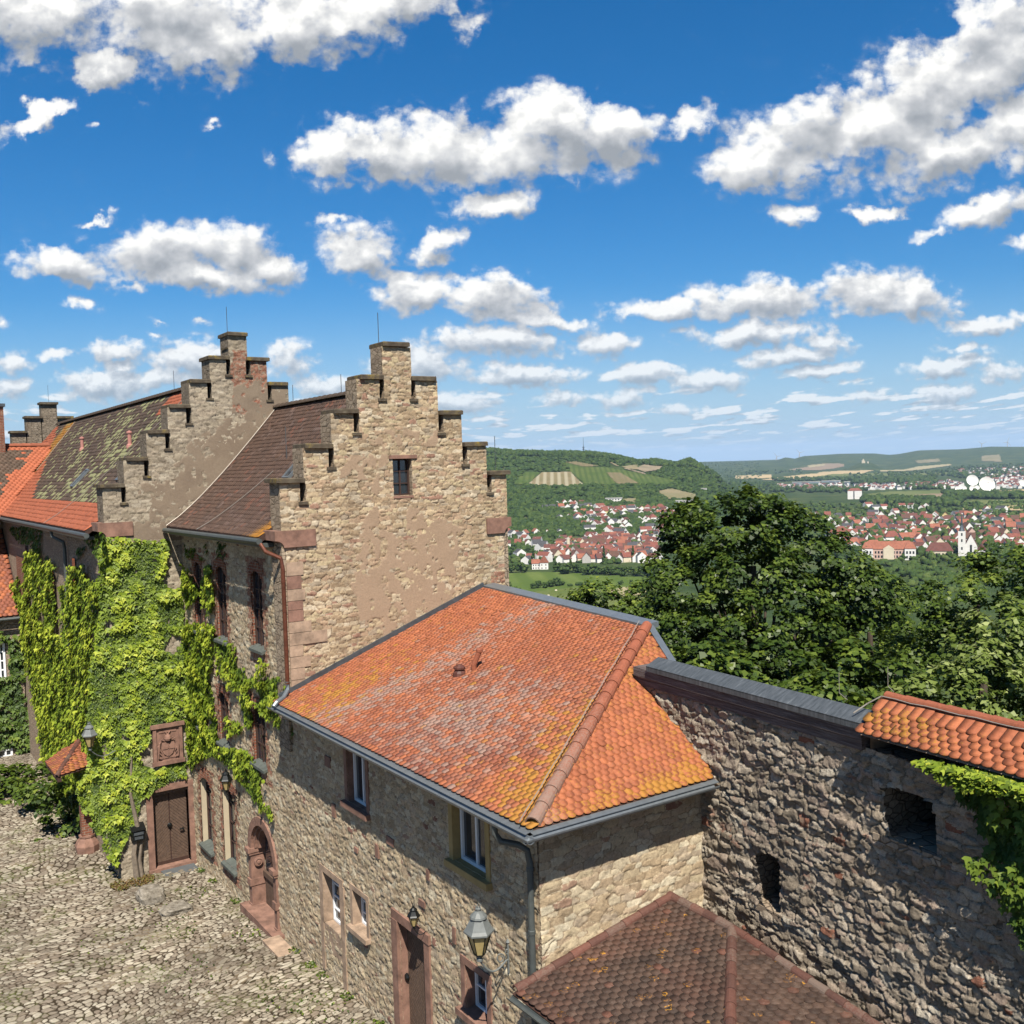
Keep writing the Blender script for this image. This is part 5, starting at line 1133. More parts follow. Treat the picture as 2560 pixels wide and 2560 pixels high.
# ------------------------------------------------------------------ small things in the courtyard
def crest():
    r = empty('relief_panel', (8.0, Y3, 3.4), 'carved red sandstone coat of arms panel above the herringbone door', 'relief')
    a = MB(); x0, x1, z0, z1 = 7.52, 8.40, 3.40, 4.52; y = Y3-.13
    a.box((x0, y, z0), (x1, Y3+.05, z1)); a.build('slab', M['sand'], r)
    f = MB(); f.box((x0-.05, y-.06, z0-.07), (x1+.05, y-.001, z0+.05)); f.box((x0-.07, y-.08, z1-.04), (x1+.07, y-.001, z1+.08))
    for xx in (x0+.0, x1-.1): f.box((xx, y-.045, z0+.052), (xx+.1, y-.001, z1-.042))
    f.build('frame', M['sand'], r)
    c = MB(); cx = (x0+x1)/2; cz = 3.82
    sh_ = [(-.19,.2),(.19,.2),(.2,.0),(.13,-.16),(0,-.26),(-.13,-.16),(-.2,.0)]; c.prism([(cx+q[0], y-.04, cz+q[1]) for q in sh_], (0, .039, 0))
    c.box((cx-.012, y-.055, cz-.22), (cx+.012, y-.041, cz+.19)); c.box((cx-.17, y-.055, cz-.01), (cx+.17, y-.0415, cz+.015))
    for s in (-1, 1):
        for j in range(3): c.tube([(cx+s*(.10+.02*j), y-.035, cz+.24+.05*j), (cx+s*(.2+.05*j), y-.04, cz+.30-.1*j), (cx+s*(.27+.01*j), y-.035, cz+.05-.16*j), (cx+s*.2, y-.03, cz-.1-.1*j)], [.02, .028, .024, .012], 6)
    c.lathe((cx, y-.03, cz+.25), [(.09,0),(.11,.06),(.09,.14),(.03,.2)], 10); c.tube([(cx, y-.03, cz+.42), (cx-.08, y-.03, cz+.54)], .02, 6); c.tube([(cx, y-.03, cz+.42), (cx+.08, y-.03, cz+.54)], .02, 6)
    for (i_, zz_) in ((0, 4.32), (1, 3.52)): c.box((cx-.26, y-.018, zz_), (cx+.26, y-.002, zz_+.06+.04*i_*0))
    c.build('carved_shield', M['sand'], r)
crest()
def mailbox():
    r = empty('mailbox', (6.92, 31.0, 1.2), 'black metal mailbox with sloping lid on the wall left of the herringbone door', 'mailbox')
    a = MB(); a.box((6.76, 30.82, 1.22), (7.12, 31.12, 1.54)); a.build('body', M['iron'], r)
    b = MB(); b.prism([(6.73, 30.76, 1.545), (6.73, 31.12, 1.70), (6.73, 31.12, 1.66), (6.73, 30.79, 1.52)], (.42, 0, 0)); b.build('lid', M['iron'], r)
    c = MB(); c.box((6.80, 30.80, 1.40), (7.08, 30.819, 1.50)); c.box((6.82, 30.805, 1.27), (7.06, 30.819, 1.35)); c.build('letter_flap', M['zincd'], r)
mailbox()
a = MB(); a.obox((8.08, 30.72, .035+gz(30.7)), (.50, -.0, 0), (0, .30, 0), (0, 0, .012)); tag(a.build('doormat', M['mat']), 'flat grey doormat in front of the herringbone door', 'doormat')
def rock(c, sx_, sy, sz_, seed, label):
    n = 26; V = []; th0 = np.linspace(0, math.pi, n//2+1); F = []
    for i, t in enumerate(th0):
        for j in range(n):
            p_ = 2*math.pi*j/n; d = A3([math.sin(t)*math.cos(p_), math.sin(t)*math.sin(p_), math.cos(t)])
            q = np.sign(d)*np.abs(d)**.6; k = 1+.28*(fbm(A3([d[0]*2+seed+d[2]*3]), A3([d[1]*2+d[2]]), seed, 4)[0]-.5)*2
            V.append(A3(c)+q*k*A3([sx_, sy, sz_])*.85)
    for i in range(n//2):
        for j in range(n): F.append((i*n+j, (i+1)*n+j, (i+1)*n+(j+1) % n, i*n+(j+1) % n))
    tag(mesh('boulder', V, F, M['rock'], None, False), label, 'boulder')
def rk(t):
    g = geo(t); n = noise(t, 7, 8., .75, g); n2 = noise(t, 2.5, 3., .5, g)
    c = ramp(t, n, [(.3, (.13,.11,.085)), (.48, (.33,.29,.23)), (.6, (.46,.41,.34)), (.75, (.6,.55,.47))]); return scl(t, c, mapr(t, n2, .3, .7, .75, 1.1)), n
M['rock'] = mat('pitted_limestone', rk, .95, bump=.06, spec=.1)
rock((6.72, 28.75, gz(28.75)+.16), .42, .40, .30, 3, 'big rough limestone boulder standing on the cobbles in front of the door')
rock((7.02, 27.35, gz(27.3)+.08), .46, .38, .17, 5, 'flat weathered boulder lying low in the cobbles, nearest the arched portal')
# porch between the ivy walls
def porch():
    r = empty('porch', (5.6, 35., 0), 'little porch with hipped red tile roof standing in the ivy left of the lantern', 'porch')
    ap = onX(203, 1846, X1-.05); co_ = onX(141, 1944, 5.15); lf = onX(112, 1904, 5.15); rg_ = onX(236, 1919, X1-.05)
    lf = A3([5.15, lf[1], co_[2]]); rg_[2] = co_[2]; back = A3([X1-.05, lf[1]+.2, co_[2]])
    for nm, (p, q, t3) in (('left_tile_slope', (co_, lf, ap)), ('front_tile_slope', (co_, rg_, ap))):
        ff, uu, dd_, nn = plane_fn(p, q-p, t3-p); pp = [to2(x, p, uu, dd_) for x in (p, q, t3)]
        lo = min(x[0] for x in pp)
        f_s = (lambda a, s, ff=ff, lo=lo: ff(a+lo, s))
        tiles(nm, f_s, max(x[0] for x in pp)-lo, max(x[1] for x in pp), .15, .19, lambda a, s, pp=pp, lo=lo: inpoly(a+lo, s, pp), M['t_annex'], r, {'alt': lambda a, s, rg: rg.random(len(a))*.9, 'lic': lambda a, s, rg: rg.random(len(a))*.7}, seed=44, th=.02)
    a = MB(); z_ = A3([0, 0, -.03]); a.add([x+z_ for x in (co_, lf, ap, rg_, back)], [(0, 1, 2), (0, 2, 3), (1, 4, 2)]); a.build('roof_deck', M['wframe'], r)
    rt('hip_tiles', co_, ap, .08, .3, 7, r)
    a = MB(); a.box((X1-.5, rg_[1]+.1, .55), (X1-.18, rg_[1]+.42, co_[2]-.05)); a.build('brick_pillar', M['brick'], r)
    a = MB(); x, y = X1-.34, rg_[1]+.26; a.lathe((x, y, 0), [(.36,.0),(.38,.25),(.33,.36),(.22,.5),(.25,.52),(.25,.58)], 8, ph=.5); a.build('pillar_base', M['sand'], r)
    a = MB(); a.box((5.18, co_[1], co_[2]-.16), (5.3, lf[1], co_[2]-.04)); a.build('eave_beam', M['wframe'], r)
porch()
# ------------------------------------------------------------------ leaves
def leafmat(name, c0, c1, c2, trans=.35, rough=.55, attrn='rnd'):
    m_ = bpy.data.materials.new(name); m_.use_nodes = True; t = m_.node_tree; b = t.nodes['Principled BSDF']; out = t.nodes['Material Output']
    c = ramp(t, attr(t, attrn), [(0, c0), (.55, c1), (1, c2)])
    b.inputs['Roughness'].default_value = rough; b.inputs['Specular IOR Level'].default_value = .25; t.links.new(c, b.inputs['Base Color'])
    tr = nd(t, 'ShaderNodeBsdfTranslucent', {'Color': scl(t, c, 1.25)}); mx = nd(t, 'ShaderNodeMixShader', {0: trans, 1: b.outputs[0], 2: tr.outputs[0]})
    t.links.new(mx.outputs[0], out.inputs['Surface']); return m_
def leaves(name, Pn, Nn, size, m_, parent, rnd, seed=0, shape='diamond', droop=.5, tip=None):
    """one mesh of leaf-sized faces: points, normals, sizes"""
    rg = np.random.default_rng(seed); n = len(Pn); Nn = Nn/np.linalg.norm(Nn, axis=1, keepdims=True)
    if tip is None: tip = rg.normal(0, 1, (n, 3)); tip[:, 2] -= droop*2
    tip = tip-Nn*np.sum(tip*Nn, 1, keepdims=True); tip /= np.linalg.norm(tip, axis=1, keepdims=True)+1e-9
    sd_ = np.cross(tip, Nn); s = np.broadcast_to(np.asarray(size, float), (n,))[:, None]
    if shape == 'diamond': pts = [(-.5, 0, 0), (.0, .42, .10), (.55, 0, -.06), (.0, -.42, .10)]; F0 = [(0, 1, 2, 3)]
    elif shape == 'maple': pts = [(-.45, 0, 0), (-.15, .5, .08), (.5, 0, -.08), (-.15, -.5, .08)]; F0 = [(0, 1, 2, 3)]
    else: pts = [(-.35, 0, 0), (-.3, .30, .04), (.02, .52, .06), (.12, .2, .06), (.62, 0, -.06), (.12, -.2, .06), (.02, -.52, .06), (-.3, -.30, .04)]; F0 = [(0, 1, 2, 3), (0, 3, 4, 5), (0, 5, 6, 7)]
    k = len(pts); V = np.empty((n, k, 3))
    for i, (a_, b_, c_) in enumerate(pts): V[:, i] = Pn+s*(tip*a_+sd_*b_+Nn*c_)
    base = (np.arange(n)*k)[:, None]; F = np.concatenate([base+np.array(f) for f in F0], 0)
    return mesh(name, V.reshape(-1, 3), F, m_, parent, False, {'rnd': np.repeat(rnd, k)})
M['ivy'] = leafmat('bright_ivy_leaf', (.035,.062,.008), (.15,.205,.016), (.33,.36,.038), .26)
M['ivyd'] = leafmat('dark_shaded_ivy_leaf', (.025,.05,.008), (.06,.10,.013), (.14,.185,.022), .3)  # darker copy of the ivy colour; shade under gutter, eave and coping put in
def ivy(name, label, polys, plane, dens, size, m_, seed=1, off=(.03, .22), shape='ivy', edge=.25, parent=None, hole=None, up=.5, thr=.0, nsc=1.4):
    """leaves on a wall; polys in wall coordinates; plane = (origin, U, N)"""
    rg = np.random.default_rng(seed); O, U, N = (A3(x, float) for x in plane); Z = A3([0, 0, 1.]); PP_, RR = [], []
    for poly in polys:
        xs_ = [p[0] for p in poly]; zs_ = [p[1] for p in poly]; x0, x1, z0, z1 = min(xs_)-edge, max(xs_)+edge, min(zs_)-edge, max(zs_)+edge
        n = int((x1-x0)*(z1-z0)*dens); x = rg.uniform(x0, x1, n); z = rg.uniform(z0, z1, n)
        wx = x+edge*2*(fbm(x*1.9, z*1.9, seed+201, 4)-.5); wz = z+edge*2*(fbm(x*1.9+5, z*1.9, seed+202, 4)-.5)
        k = inpoly(wx, wz, poly)
        if thr: k &= fbm(x*nsc, z*nsc, seed+210, 4) > thr
        if hole is not None: k &= ~hole(x, z)
        x = x[k]; z = z[k]
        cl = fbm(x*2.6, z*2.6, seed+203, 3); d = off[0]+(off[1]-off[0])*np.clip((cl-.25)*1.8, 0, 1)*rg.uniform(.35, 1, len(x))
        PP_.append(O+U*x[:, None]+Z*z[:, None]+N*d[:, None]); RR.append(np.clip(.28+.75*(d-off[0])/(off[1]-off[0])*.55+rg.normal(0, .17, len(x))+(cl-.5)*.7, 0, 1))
    Pn = np.concatenate(PP_); R_ = np.concatenate(RR); n = len(Pn)
    Nn = N+Z*up+rg.normal(0, .25, (n, 3)); tip = -Z*1.0+rg.normal(0, .33, (n, 3))+N*.25
    return leaves(name, Pn, Nn, size*rg.uniform(.65, 1.2, n), m_, parent, R_, seed, shape, tip=tip)
def ply(fn, pts, ax): return [tuple(fn(*p)[[ax, 2]]) for p in pts]
k3 = lambda L, k=.36232, ox=0, oy=1350: [(ox+x*k, oy+y*k) for x, y in L]
def wall_hole(ws, pad=.0):
    def f(x, z):
        k = np.zeros(x.shape, bool)
        for w_ in ws: k |= (x > w_[0]+pad) & (x < w_[1]-pad) & (z > w_[2]) & (z < w_[3])
        return k
    return f
# big sheet of ivy on the wall that faces the viewer (plane y = Y3)
fy = lambda u, v: onY(u, v, Y3-.1)
pB = [ply(fy, k3(L), 0) for L in ([(705,-10),(1140,0),(1165,220),(1130,240),(1150,300),(1175,340),(1250,330),(1270,640),(1180,640),(1100,760),(1190,790),(1290,640),(1330,900),(1330,1250),(1250,1250),(1110,1245),(1050,1340),(1040,1400),(960,1460),(985,1560),(1080,1600),(1150,1560),(1270,1500),(1290,1640),(1200,1660),(1100,1720),(1030,1760),(960,1800),(930,1930),(850,2100),(790,2260),(745,2190),(700,2060),(640,1980),(640,1700),(600,1300),(640,900),(690,500)],)]
exB = wall_hole([(7.45, 8.5, .1, 2.35), (7.45, 8.47, 3.42, 4.45)])
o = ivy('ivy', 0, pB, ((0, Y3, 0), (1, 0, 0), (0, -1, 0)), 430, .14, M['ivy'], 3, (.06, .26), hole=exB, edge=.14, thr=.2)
tag(o, 'thick bright green ivy round the carved panel on the wall facing the viewer', 'ivy', 'ivy on the castle walls')
ivytrunk = MB()
ivytrunk.tube([(6.85, Y3-.2, 0), (6.8, Y3-.18, .8), (6.95, Y3-.15, 1.6), (6.8, Y3-.12, 2.6), (6.9, Y3-.1, 4.)], [.10, .08, .07, .05, .03], 7); ivytrunk.tube([(7.0, Y3-.25, 0), (6.95, Y3-.2, .6), (7.1, Y3-.15, 1.5)], [.06, .05, .03], 6)
ivytrunk.build('stem', simple('grey_vine_bark', (.25,.20,.15), .9, .35, 9.), o)
# ivy on the long side facade (plane x = X1)
fx1 = lambda u, v: onX(u, v, X1-.1)
pA_ = [ply(fx1, k3(L), 1) for L in ([(95,330),(190,90),(260,80),(340,120),(390,200),(400,330),(470,280),(510,180),(590,190),(620,300),(700,260),(720,-40),(700,1300),(640,1900),(620,2040),(300,1500),(240,1100),(190,900),(160,600)],)]
exA = lambda x, z: np.zeros(x.shape, bool)
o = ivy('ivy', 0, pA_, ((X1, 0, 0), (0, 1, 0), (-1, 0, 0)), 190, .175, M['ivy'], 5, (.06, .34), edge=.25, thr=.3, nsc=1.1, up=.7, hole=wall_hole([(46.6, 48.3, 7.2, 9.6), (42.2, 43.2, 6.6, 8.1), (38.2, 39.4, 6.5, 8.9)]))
tag(o, 'bright ivy covering the long receding facade beneath the orange tile eaves', 'ivy', 'ivy on the castle walls')
pA2 = [ply(fx1, k3(L, .18116, 0, 1300), 1) for L in ([(100,100),(560,100),(560,420),(520,520),(430,380),(250,300)], [(1080,180),(1440,150),(1430,560),(1330,540),(1200,330)], [(1060,380),(1150,390),(1140,560),(1060,560)], [(1160,900),(1420,900),(1420,1200),(1180,1100)])]
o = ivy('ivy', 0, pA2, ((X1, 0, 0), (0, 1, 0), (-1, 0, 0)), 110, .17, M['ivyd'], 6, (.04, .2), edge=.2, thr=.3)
tag(o, 'dark shaded ivy high on the long facade, right under its gutter', 'ivy', 'ivy on the castle walls')
# ivy on the front house facade (plane x = X0)
fx0 = lambda u, v: onX(u, v, X0-.1)
pC = [ply(fx0, k3(L), 1) for L in (
 [(1235,160),(1290,190),(1330,300),(1370,380),(1320,440),(1290,480),(1260,420),(1240,300)],
 [(1395,190),(1440,180),(1470,300),(1480,420),(1430,520),(1400,460),(1380,300)],
 [(1275,560),(1320,580),(1420,560),(1500,600),(1510,680),(1610,740),(1640,820),(1690,900),(1690,1040),(1600,1040),(1560,960),(1440,900),(1440,1000),(1480,1200),(1500,1400),(1400,1440),(1390,1250),(1330,1300),(1270,900)],
 [(1280,1240),(1400,1250),(1500,1420),(1620,1440),(1720,1470),(1790,1620),(1840,1660),(1780,1700),(1800,1790),(1900,1920),(1880,1940),(1780,1860),(1700,1720),(1620,1620),(1540,1540),(1450,1480),(1400,1500),(1340,1560),(1290,1640),(1250,1500)],
 [(1690,950),(1800,960),(1850,990),(1870,940),(1930,950),(1970,1010),(1975,1080),(1950,1110),(1930,1060),(1870,1090),(1900,1160),(1790,1130),(1780,1300),(1700,1300),(1650,1160),(1700,1080)],
 [(1810,830),(1850,840),(1830,960),(1790,940)], [(1650,1060),(1720,1080),(1790,1300),(1740,1320),(1680,1200)],
 [(1836,950),(1916,960),(1976,1060),(1926,1150),(1986,1250),(2010,1350),(1956,1370),(1886,1260),(1806,1200),(1776,1050)], [(1560,1230),(1640,1250),(1680,1310),(1600,1360),(1560,1320)])]
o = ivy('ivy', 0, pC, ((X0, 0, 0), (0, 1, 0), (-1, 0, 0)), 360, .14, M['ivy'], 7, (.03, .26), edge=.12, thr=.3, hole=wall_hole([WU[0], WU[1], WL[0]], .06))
tag(o, 'bright ivy strands trailing between the narrow windows towards the downpipe', 'ivy', 'ivy on the castle walls')
pC2 = [ply(fx0, k3(L), 1) for L in ([(1250,40),(1560,30),(1600,100),(1480,140),(1440,200),(1300,120)],)]
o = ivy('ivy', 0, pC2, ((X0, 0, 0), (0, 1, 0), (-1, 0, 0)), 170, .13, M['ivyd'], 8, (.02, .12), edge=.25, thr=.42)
tag(o, 'thin dark ivy in the eave shade above the tall narrow windows', 'ivy', 'ivy on the castle walls')
# ivy on the wing wall, dark
fyw = lambda u, v: onY(u, v, Yw-.1)
pW = [ply(fyw, [(-60,1560),(60,1590),(75,1640),(90,1900),(110,2060),(-60,2090)], 0)]
wh = []
for (u0, v0, u1, v1) in ((-40, 1605, 16, 1696), (-38, 1868, 35, 1940)): p = onY(u0, v1, Yw); q = onY(u1, v0, Yw); wh.append((p[0]-.1, q[0]+.05, p[2]-.05, q[2]))
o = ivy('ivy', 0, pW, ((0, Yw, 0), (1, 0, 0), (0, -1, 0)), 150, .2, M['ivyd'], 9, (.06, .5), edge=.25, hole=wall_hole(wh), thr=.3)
tag(o, 'dark green ivy round the white windows of the wing at the left edge', 'ivy', 'ivy on the castle walls')
yp_ = float(onX(236, 1919, X1-.05)[1])
fyp = lambda u, v: onY(u, v, yp_)
o = ivy('ivy', 0, [ply(fyp, [(186,1930),(212,1922),(262,1915),(262,2050),(240,2060),(232,2010),(212,2040),(196,1990)], 0)], ((0, yp_, 0), (1, 0, 0), (0, -1, 0)), 380, .16, M['ivy'], 19, (.02, .3), edge=.12)
tag(o, 'ivy curtain hanging down over the brick pillar of the little porch', 'ivy', 'ivy on the castle walls')
# ivy on the grey wall at the right edge
rw = [(1090,440),(1180,452),(1300,478),(1400,482),(1850,520),(1850,1600),(1600,1500),(1560,1420),(1530,1290),(1440,1130),(1370,1060),(1365,990),(1430,960),(1440,900),(1350,790),(1330,720),(1250,640),(1270,590),(1190,510)]
pR = [wl(rw)]
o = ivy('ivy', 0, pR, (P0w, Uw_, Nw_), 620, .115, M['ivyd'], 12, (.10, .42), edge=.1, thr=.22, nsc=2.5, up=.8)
tag(o, 'dark glossy ivy hanging over the grey wall under the right-hand tile coping', 'ivy', 'ivy on the castle walls')
pR2 = [wl([(1085,425),(1180,440),(1300,470),(1400,470),(1850,520),(1850,680),(1600,600),(1400,600),(1280,560),(1180,490)])]
rg_ = np.random.default_rng(5); n = 1300; pp = pR2[0]; xx = rg_.uniform(min(p[0] for p in pp), max(p[0] for p in pp), n*2); zz_ = 8.24-rg_.random(n*2)**1.6*(.12+.55*fbm(xx*2.2, xx*.7, 77, 3))
kk = inpoly(xx, zz_, pp) & (rg_.random(n*2) < .8); xx = xx[kk]; zz_ = zz_[kk]
Pn = P0w+Uw_*xx[:, None]+Nw_*rg_.uniform(.3, .52, len(xx))[:, None]+A3([0, 0, 1.])*zz_[:, None]
o2 = leaves('sunlit_leaves', Pn, Nw_*.7+A3([0, 0, 1.])+rg_.normal(0, .3, (len(xx), 3)), .10*rg_.uniform(.7, 1.2, len(xx)), M['ivy'], o, np.clip(rg_.normal(.42, .27, len(xx)), 0, 1), 13, 'ivy')  # sunlight on the top fringe is put in by the brighter leaf colour
# ------------------------------------------------------------------ terrain
SKY1 = [(-9000,1128),(1200,1131),(1260,1136),(1350,1140),(1450,1142),(1500,1143),(1560,1150),(1600,1158),(1640,1162),(1700,1165),(1730,1162),(1745,1170),(1790,1190),(1830,1215),(1860,1245),(1900,1300),(2000,1420),(9000,1420)]
SKY2 = [(-9000,1150),(1700,1158),(1860,1155),(1945,1152),(1967,1144),(1990,1148),(2010,1141),(2100,1135),(2170,1134),(2190,1134),(2225,1138),(2250,1136),(2300,1127),(2400,1125),(2480,1119),(2560,1120),(3200,1118),(9000,1125)]
def uHv(x, y):
    dr = (x*CR[0]+y*CR[1]); df_ = x*FH[0]+y*FH[1]; df_ = np.where(np.abs(df_) < 1e-3, 1e-3, df_)
    return dr, df_
def terrain(x, y):
    x = np.asarray(x, float); y = np.asarray(y, float); d = np.hypot(x, y)+1e-6; dr, df_ = uHv(x, y)
    u = np.where(df_ > .15*d, 1280+FL*dr/np.maximum(df_, .15*d), np.where(dr > 0, 8000, -8000)); dd = np.maximum(df_, .15*d)
    sx_ = np.maximum(np.maximum(x-15.5, -45-x), 0); sy_ = np.maximum(np.maximum(y-72, -45-y), 0); o_ = np.hypot(sx_, sy_)
    t = np.clip(o_/330, 0, 1); z = -.8-o_*.02*np.clip(o_/10, 0, 1)-89*(t*t*(3-2*t))*1.0+6.*t; z = np.maximum(z, -90+3*fbm(x*.004, y*.004, 7, 3))
    H = 1162-.03*(u-1280)
    z1 = 12.2-(np.interp(u, [p[0] for p in SKY1], [p[1] for p in SKY1])-H)*2350/FL
    t = np.clip((dd-1130)/(2350-1130), 0, 1); s = t*t*(3-2*t); g = np.clip((z1+90)/60, 0, 1)
    h1 = (z1+90)*s*g*(1+.09*(fbm(x*.0035, y*.0035, 17, 4)-.5)*np.sin(math.pi*t)*2)
    back = np.clip((dd-2500)/1500, 0, 1); h1 = h1*(1-back)
    z2 = 12.2-(np.interp(u, [p[0] for p in SKY2], [p[1] for p in SKY2])-H)*8000/FL
    t2 = np.clip((dd-5600)/(8000-5600), 0, 1); s2 = t2*t2*(3-2*t2); h2 = (z2+90)*s2*(1+.16*(fbm(x*.0011, y*.0011, 27, 4)-.5)*np.sin(math.pi*t2)*2)
    h2 = h2*np.clip(1-(dd-9000)/30000, .3, 1)
    # small castle knoll before the far ridge and gentle foothills
    kn = 55*np.exp(-(((u-2165)/42.)**2+((dd-5600)/420.)**2)*1.1)
    fh = 16*np.clip((dd-3600)/1500, 0, 1)*fbm(x*.0013, y*.0013, 37, 3)*np.clip(1-(dd-5600)/2000, 0, 1)
    hr = 60*np.clip((u-2200)/500, 0, 1)*np.clip((dd-4300)/2600, 0, 1)*np.clip(1-(dd-7000)/1500, 0, 1)
    return z+h1+np.maximum(h2, kn)+fh+hr*.55
def drop(u, v, dmin=420., dmax=15000.):
    """first point where the line of sight through a pixel meets the terrain"""
    u = np.atleast_1d(np.asarray(u, float)); v = np.atleast_1d(np.asarray(v, float))
    D = CX*(u-1280)[:, None]+CY*(1280-v)[:, None]+CF*FL; D = D/FL
    ts = dmin*np.exp(np.linspace(0, math.log(dmax/dmin), 420)); res = np.full((len(u), 3), np.nan); done = np.zeros(len(u), bool); prev = None
    for t in ts:
        P_ = CP+D*t; h = P_[:, 2]-terrain(P_[:, 0], P_[:, 1])
        if prev is not None:
            hit = (~done) & (h < 0) & (prev[1] >= 0)
            if hit.any():
                f_ = prev[1][hit]/(prev[1][hit]-h[hit]); tt_ = prev[0]+(t-prev[0])*f_; res[hit] = CP+D[hit]*tt_[:, None]; done |= hit
        prev = (t, h)
    return res
def gnd(t):
    g = geo(t); n = noise(t, .012, 8., .65, g); n2 = noise(t, .08, 6., .7, g); n3 = noise(t, .0022, 4., .6, g)
    c = ramp(t, n, [(.3, (.030,.052,.018)), (.5, (.05,.078,.024)), (.62, (.085,.105,.035)), (.75, (.13,.13,.055))])
    c = scl(t, c, mapr(t, n2, .3, .7, .65, 1.25)); return c
M['ground'] = mat('green_valley_ground', gnd, .95, spec=.05, k=.62)
azs = np.radians(np.concatenate([np.arange(-180, -42, 6.), np.arange(-42, 42, .17), np.arange(42, 180.1, 6.)])); ds_ = np.concatenate([[0.5], 14*np.exp(np.linspace(0, math.log(26000/14.), 330))])
AZ, DD = np.meshgrid(azs, ds_); TX = DD*np.sin(AZ+HD); TY = DD*np.cos(AZ+HD); TZ = terrain(TX, TY)
idx = np.arange(TX.size).reshape(TX.shape)
F = np.stack([idx[:-1, :-1], idx[:-1, 1:], idx[1:, 1:], idx[1:, :-1]], -1).reshape(-1, 4)
tag(mesh('ground', np.stack([TX, TY, TZ], -1).reshape(-1, 3), F[:, ::-1], M['ground'], None, True), kind='structure')
# fields laid on the terrain (outlines are the field boundaries)
def fieldmat(name, c, c2, sc=.02, stripes=0., ang=0., sc2=None):
    def fn(t):
        g = geo(t); n = noise(t, sc, 6., .65, g); col = mixc(t, mapr(t, n, .35, .65), (*c, 1), (*c2, 1)); n2 = noise(t, .3, 4., .6, g); col = scl(t, col, mapr(t, n2, .3, .7, .85, 1.15))
        if stripes:
            w_ = nd(t, 'ShaderNodeTexWave', {'Vector': nd(t, 'ShaderNodeMapping', {'Vector': g, 'Rotation': (0, 0, ang)}).outputs[0], 'Scale': stripes, 'Distortion': .1, 'Detail': 2.}, bands_direction='X').outputs['Fac']
            col = mixc(t, mapr(t, w_, .3, .8, 0, .8), col, (*(sc2 or c2), 1))
        return col
    return mat(name, fn, .95, spec=.05)
def sub(poly, k=10):
    out = []
    for i in range(len(poly)):
        a_ = A3(poly[i], float); b_ = A3(poly[(i+1) % len(poly)], float)
        for j in range(k): out.append(a_+(b_-a_)*j/k)
    return out
def field(name, poly, m_, lift=.6, dmin=420, res=26):
    us = [p[0] for p in poly]; vs = [p[1] for p in poly]; nu = max(6, min(90, int((max(us)-min(us))/3))); nv = max(5, min(60, int((max(vs)-min(vs))/1.2)))
    U_, V_ = np.meshgrid(np.linspace(min(us), max(us), nu+1), np.linspace(min(vs), max(vs), nv+1))
    P_ = drop(U_.ravel(), V_.ravel(), dmin).reshape(nv+1, nu+1, 3); ok = ~np.isnan(P_[..., 0])
    uc = (U_[:-1, :-1]+U_[1:, 1:])/2; vc = (V_[:-1, :-1]+V_[1:, 1:])/2; wob = 1.6*(fbm(uc*.05, vc*.3, 5, 2)-.5)
    k = inpoly(uc+wob, vc+wob*.3, poly) & ok[:-1, :-1] & ok[1:, 1:] & ok[1:, :-1] & ok[:-1, 1:]
    dd = np.hypot(P_[..., 0], P_[..., 1]); k &= np.abs(dd[1:, 1:]-dd[:-1, 1:]) < dd[1:, 1:]*.12
    id_ = np.arange((nu+1)*(nv+1)).reshape(nv+1, nu+1); F_ = np.stack([id_[:-1, :-1][k], id_[:-1, 1:][k], id_[1:, 1:][k], id_[1:, :-1][k]], 1)
    if not len(F_): return
    P_[..., 2] = terrain(P_[..., 0], P_[..., 1])+lift; P_ = np.nan_to_num(P_).reshape(-1, 3); used = np.unique(F_); rm = np.zeros(len(P_), np.int64); rm[used] = np.arange(len(used))
    tag(mesh(name, P_[used], rm[F_][:, ::-1], m_, None, True), kind='structure')
zA = lambda L: [(1260+x*.2588, 1100+y*.2588) for x, y in L]
zR = lambda L: [(1860+x*.36232, 1050+y*.36232) for x, y in L]
zC = lambda L: [(1900+x*.17081, 1120+y*.17081) for x, y in L]
M['meadow'] = fieldmat('mown_meadow', (.115,.175,.035), (.165,.215,.055), .012, .012, .5, (.10,.155,.032)); M['meadow2'] = fieldmat('rough_meadow', (.12,.165,.04), (.20,.22,.075), .02)
M['straw'] = fieldmat('pale_straw_field', (.50,.42,.24), (.42,.36,.20), .01); M['wheat'] = fieldmat('ripe_wheat_field', (.62,.47,.25), (.55,.42,.24), .006)
M['vine'] = fieldmat('vineyard_green', (.085,.135,.03), (.15,.18,.05), .02, .03, .64, (.07,.11,.025)); M['vineb'] = fieldmat('vineyard_bare_rows', (.30,.235,.13), (.22,.19,.09), .02, .024, .64, (.46,.41,.28)); M['vineb2'] = fieldmat('dry_vineyard', (.27,.21,.12), (.20,.175,.085), .02, .03, .64)
M['dry'] = fieldmat('dry_slope', (.33,.27,.16), (.22,.21,.10), .015); M['fgreen'] = fieldmat('green_field', (.13,.17,.05), (.20,.22,.08), .006); M['quarry'] = fieldmat('pale_quarry', (.40,.32,.22), (.26,.22,.14), .03)
M['plough'] = fieldmat('brown_field', (.36,.26,.17), (.30,.23,.15), .006)
field('meadow', [(900,1425),(1195,1425),(1262,1433),(1400,1430),(1500,1440),(1600,1442),(1660,1450),(1680,1600),(1400,1600),(1190,1560),(900,1560)], M['meadow'], .3)
field('lower_meadow', [(1270,1490),(1350,1478),(1440,1470),(1540,1480),(1600,1462),(1660,1470),(1660,1600),(1300,1600)], M['meadow2'], .5)
field('straw_field', [(1520,1478),(1560,1470),(1612,1465),(1615,1488),(1560,1492),(1530,1500)], M['straw'], .8)
